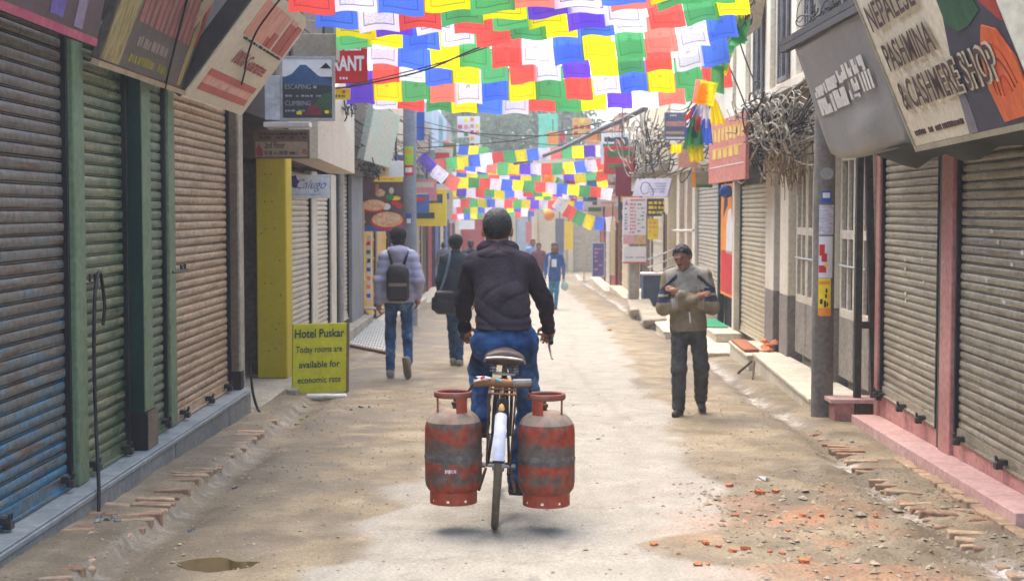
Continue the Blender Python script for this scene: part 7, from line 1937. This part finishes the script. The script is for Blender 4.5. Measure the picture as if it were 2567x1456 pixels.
# the end of the street
def endb(label, x0, x1, d, h, mat, seed, cols, deep=8):
    r_ = random.Random(seed); t_ = thing('end_building', ((x0 + x1) / 2, d, gz(d)), label, 'building')
    part('wall', mat, t_, lambda b: b.box(x0, d, -2.5, x1, d + deep, h))
    zg = gz(d); n_ = max(2, int((x1 - x0) / 1.5)); sp = (x1 - x0) / n_
    for i in range(n_):
        a, c_ = x0 + i * sp + .2, x0 + (i + 1) * sp - .2
        part('shop_door', cols[i % len(cols)], t_, lambda b: b.box(a, d - .06, zg, c_, d - .004, zg + 2.5))
        part('pillar', m_w5, t_, lambda b: b.box(a - .3, d - .25, zg - .3, a - .06, d - .004, zg + 3.0), bev=.02)
        for fl in range(int((h - 3) / 2.6)):
            wd = part('window', m_black, t_, lambda b: b.box(a + .15, d - .05, 3.2 + fl * 2.6, c_ - .15, d - .004, 4.5 + fl * 2.6))
            part('frame', m_creampost, wd, lambda b: (b.box(a + .05, d - .09, 3.1 + fl * 2.6, a + .148, d - .055, 4.6 + fl * 2.6), b.box(c_ - .148, d - .09, 3.1 + fl * 2.6, c_ - .05, d - .055, 4.6 + fl * 2.6)))
    part('cornice', m_conc, t_, lambda b: b.box(x0, d - .35, 2.7, x1, d - .005, 2.85))
endb('cream arcaded building facing up the street at its far end', .6, 7.5, 70, 4.4, m_w5, 3, [m_w5, m_sh_grey, m_w1, m_woodd])
endb('low pale shop building across the far end of the street', -8, -1.7, 74, 4.0, m_w3, 4, [shops[6], m_white, m_w3, shops[5]])
endb('hazy grey building behind the far crossing', -1.6, .6, 86, 3.4, m_w6, 5, [m_white, m_w3])
# signs of the far street: (pixel box, distance, colour, description)
m_or = m_orangep; m_tq = M('mint_cloth', s(120, 200, 170), s(140, 214, 186), scale=3, translucent=.4)
fars = [((1146, 292, 1176, 345), 58, M('menu_white', s(214, 210, 204), s(222, 218, 212)), 'white photo menu board high on the far left', 1), ((1177, 292, 1203, 388), 57.5, m_white, 'tall white photo menu board beside the first one', 1),
        ((1078, 292, 1110, 372), 50, M('teal_photo', s(120, 170, 170), s(180, 206, 196), s(80, 120, 110), scale=5), 'teal patterned signboard high on the far left', 0), ((1062, 378, 1090, 446), 44, M('grey_green_shade', s(130, 146, 140), s(146, 160, 152)), 'grey green hanging sign over the far left shops', 0),
        ((1044, 280, 1064, 352), 33, m_blue, 'blue stacked plate sign beside the utility pole', 0), ((974, 404, 1010, 444), 25.6, m_white, 'small white hanging sign over the food sign', 0),
        ((1046, 440, 1072, 500), 40, M('pale_sky_sign', s(150, 186, 210), s(176, 204, 220)), 'pale blue projecting sign on the far left shops', 0), ((1060, 468, 1080, 496), 39, m_white, 'round white disc sign on the far left shops', 0),
        ((1350, 286, 1398, 372), 66, m_tq, 'mint green netting hung over the far street', 0), ((1372, 330, 1400, 362), 60, m_or, 'orange square sign below the mint netting', 0), ((1402, 335, 1416, 356), 59, m_red, 'small red cross shaped sign below the mint netting', 0),
        ((1436, 296, 1482, 342), 56, M('amber_sign', s(214, 170, 80), s(222, 184, 100)), 'amber stacked signboards over the far right shops', 1), ((1462, 334, 1520, 352), 52, m_or, 'orange roofed sign over the far right shops', 0), ((1468, 352, 1530, 366), 50, M('pinkish_sign', s(220, 150, 130), s(228, 170, 150)), 'pink and white long sign over the far right shops', 1),
        ((1376, 380, 1440, 400), 58, m_white, 'white sign with a red dot over the far right shops', 1), ((1442, 372, 1466, 402), 52, M('brick_sign', s(180, 110, 90), s(190, 124, 100)), 'brick red square sign over the far right shops', 0), ((1482, 372, 1528, 388), 49, M('black_sign', s(54, 52, 50)), 'black sign with green letters on the far right', 1),
        ((1540, 350, 1580, 412), 40, M('navy_sign', s(70, 76, 90), s(84, 90, 104)), 'dark framed sign with amber lines under the cable loops', 1), ((1415, 556, 1436, 626), 62, m_yellow, 'tall yellow banner on the far arcade', 0), ((1392, 548, 1414, 636), 64, M('slate_board', s(92, 96, 112), s(106, 110, 124)), 'slate coloured tall board on the far arcade', 0),
        ((1318, 556, 1334, 610), 62, m_pinkp, 'pink upright banner in the far mid street', 0), ((1075, 540, 1108, 566), 56, M('lavender_awning', s(150, 150, 180), s(166, 166, 192)), 'lavender awning by the far left shops', 0), ((1530, 552, 1542, 690), 44, M('cream_banner', s(226, 206, 150), s(232, 214, 166), translucent=.2), 'tall narrow cream banner by the far right shops', 0),
        ((1112, 560, 1140, 590), 66, shops[6], 'pale blue shop board at the far left end', 0), ((1150, 552, 1190, 575), 70, m_white, 'white shop board at the far left end', 0), ((1090, 625, 1135, 665), 62, M('green_hoarding', s(110, 150, 120), s(130, 166, 138)), 'green hoarding at the far left end', 0)]
for k, ((X0, Y0, X1, Y1), d, mm, lab, det) in enumerate(fars):
    sg = sign(lab, P((X0 + X1) / 2, (Y0 + Y1) / 2, d)); q = facing(X0, Y0, X1, Y1, d, random.uniform(-4, 4)); q.board(sg, mm, .10)
    if det:
        r_ = random.Random(k); cs_ = [m_or, m_yellow, m_pinkp, M('print_green', s(50, 100, 40)), m_red, m_pz]
        nr = max(2, int((Y1 - Y0) / 14)); nc = max(2, int((X1 - X0) / 14))
        for i in range(nr):
            for j in range(nc):
                if r_.random() < .8: q.rect(sg, r_.choice(cs_), q.W * (j + .15) / nc, q.H * (i + .2) / nr, q.W * (j + .85) / nc, q.H * (i + .8) / nr, l=.02)
    part('bracket', m_steel, sg, lambda b: b.tube([q.pt(q.W * .5, q.H, -.05), q.pt(q.W * .5, q.H + .5, -.05)], .02, 5))
cnm = {'red': m_red, 'yellow': m_yellow, 'orange': m_orangep, 'blue': shops[6], 'white': m_white, 'teal': tea, 'green': M('print_green', s(50, 100, 40)), 'pink': m_pinkp, 'cream': m_creamv}
rz_ = random.Random(12)
for k in range(46):
    lf = k % 2 == 0; d = rz_.uniform(31 if lf else 38, 64); cn_ = rz_.choice(list(cnm)); wd = rz_.uniform(.45, 1.1); ht = rz_.uniform(.35, 1.0); x_ = (-2.85 + rz_.uniform(.0, .55)) if lf else (3.05 - rz_.uniform(.0, .55)); z_ = rz_.uniform(1.3, 3.6)
    sg = sign('small %s shop sign crowded among others over the far %s shops' % (cn_, 'food sign side' if lf else 'menu board side'), (x_, d, z_), group='crowded %s signs, %s side' % (cn_, 'food sign' if lf else 'menu board'))
    q = Panel((x_ - wd / 2, d, z_), (1, rz_.uniform(-.15, .15), 0), (0, 0, 1), wd, ht); q.board(sg, cnm[cn_], .06)
    m2 = cnm[rz_.choice([c_ for c_ in cnm if c_ != cn_])]
    q.rect(sg, m2, wd * .1, ht * .62, wd * .9, ht * .86, l=.01); q.rect(sg, m2, wd * .15, ht * .2, wd * .7, ht * .36, l=.01)
lan = thing('paper_lantern', P(1377, 540, 50), 'round orange paper lantern hanging below the far flags', 'lantern'); cL = P(1377, 540, 50)
part('shade', M('orange_paper', s(232, 170, 96), s(238, 184, 116), translucent=.4, rough=.8), lan, lambda b: b.lathe([(.19 * math.sin(a) + .001, -.19 * math.cos(a)) for a in np.linspace(0, math.pi, 10)], cL, 16), smooth='all'); part('cord', m_cord, lan, lambda b: b.tube([cL + Vector((0, 0, .19)), cL + Vector((0, 0, 1.0))], .01, 5))
po = thing('bamboo_pole', P(1465, 700, 40), 'thin upright pole with a flat foot in the far right street', 'pole'); pz = G(1464, 706)
part('shaft', M('bamboo', s(176, 150, 108), s(190, 166, 124)), po, lambda b: b.tube([pz, pz + Vector((0, 0, 2.0))], .03, 8), smooth=True); part('foot', m_conc, po, lambda b: b.lathe([(0, .06), (.25, .06), (.3, 0)], pz, 14))

# ================================================================== trees behind the far end
m_leaf = M('haze_pale_leaf', s(92, 110, 78), s(112, 128, 94), s(72, 92, 64), scale=.8, rough=.7, translucent=.3, grime=.1); m_bark = M('bark', s(84, 72, 58), s(104, 90, 72), scale=8, rough=.95, bump=.5)  # leaf green lightened in the colour itself to look faded by haze
def tree(lab, x, y, h, rad, seed, n_leaf=5200):
    r_ = np.random.default_rng(seed); rp_ = random.Random(seed); zg = gz(60)
    t_ = thing('tree', (x, y, zg), lab, 'tree'); b = MB()
    tips = []
    b.tube(smooth_path([(x, y, zg - .3), (x + .1, y, zg + h * .25), (x - .05, y + .1, zg + h * .5), (x, y, zg + h * .8)], 4), [.28 - .018 * i for i in range(13)], 10)
    for k in range(11):
        a = k * 2.4; z0_ = zg + h * rp_.uniform(.3, .7); L_ = rad * rp_.uniform(.6, 1.0)
        e = Vector((x + math.cos(a) * L_, y + math.sin(a) * L_, z0_ + rad * rp_.uniform(.2, .8)))
        m0 = Vector((x, y, z0_)); b.tube(smooth_path([m0, m0.lerp(e, .5) + Vector((0, 0, .2)), e], 4), [.09, .085, .08, .07, .06, .05, .04, .03, .02], 6); tips += [e, m0.lerp(e, .65)]
    b.build('trunk', m_bark, t_, smooth=True)
    cl_ = np.array([[q_.x, q_.y, q_.z] for q_ in tips] + [[x + rp_.uniform(-.6, .6) * rad, y + rp_.uniform(-.6, .6) * rad, zg + h * rp_.uniform(.6, .98)] for _ in range(12)])
    ci = r_.integers(0, len(cl_), n_leaf); dv = r_.normal(size=(n_leaf, 3)); dv /= np.linalg.norm(dv, axis=1)[:, None]
    c_ = cl_[ci] + dv * (rad * .34 * r_.random(n_leaf)[:, None] ** .45)
    sz = r_.uniform(.12, .24, n_leaf)[:, None]; u = r_.normal(size=(n_leaf, 3)); u /= np.linalg.norm(u, axis=1)[:, None]; v = np.cross(u, r_.normal(size=(n_leaf, 3))); v /= np.linalg.norm(v, axis=1)[:, None]
    vs = np.stack([c_ - u * sz, c_ + v * sz * .5, c_ + u * sz, c_ - v * sz * .5], 1).reshape(-1, 3); fs = np.arange(n_leaf * 4).reshape(-1, 4)
    mb_ = MB(); mb_.v = vs.tolist(); mb_.f = fs.tolist(); mb_.m = [0] * n_leaf; mb_.build('crown', m_leaf, t_)
tree('broad haze-pale green tree rising behind the far end of the street', P(1262, 400, 92).x, 92, 12.5, 4.6, 1, 11000)
tree('smaller tree beside the broad one behind the far end', P(1360, 400, 96).x, 96, 10.5, 3.4, 2, 7000)
tree('pale tree over the low shop building at the far left', P(1120, 400, 84).x, 84, 9.5, 3.0, 3, 6000)

# ================================================================== haze in the street air
hz = MB(); hz.box(-420, -62, -4.0, 420, 905, 13.5)
hm = bpy.data.materials.new('haze_air'); hm.use_nodes = True; hn = hm.node_tree; hn.nodes.clear()
pv = hn.nodes.new('ShaderNodeVolumePrincipled'); pv.inputs['Color'].default_value = (.93, .95, 1.0, 1); pv.inputs['Density'].default_value = .0015; pv.inputs['Anisotropy'].default_value = .25
om = hn.nodes.new('ShaderNodeOutputMaterial'); hn.links.new(pv.outputs[0], om.inputs['Volume'])
tag(hz.build('haze', hm), 'thin pale haze filling the street air', 'haze', kind='stuff')
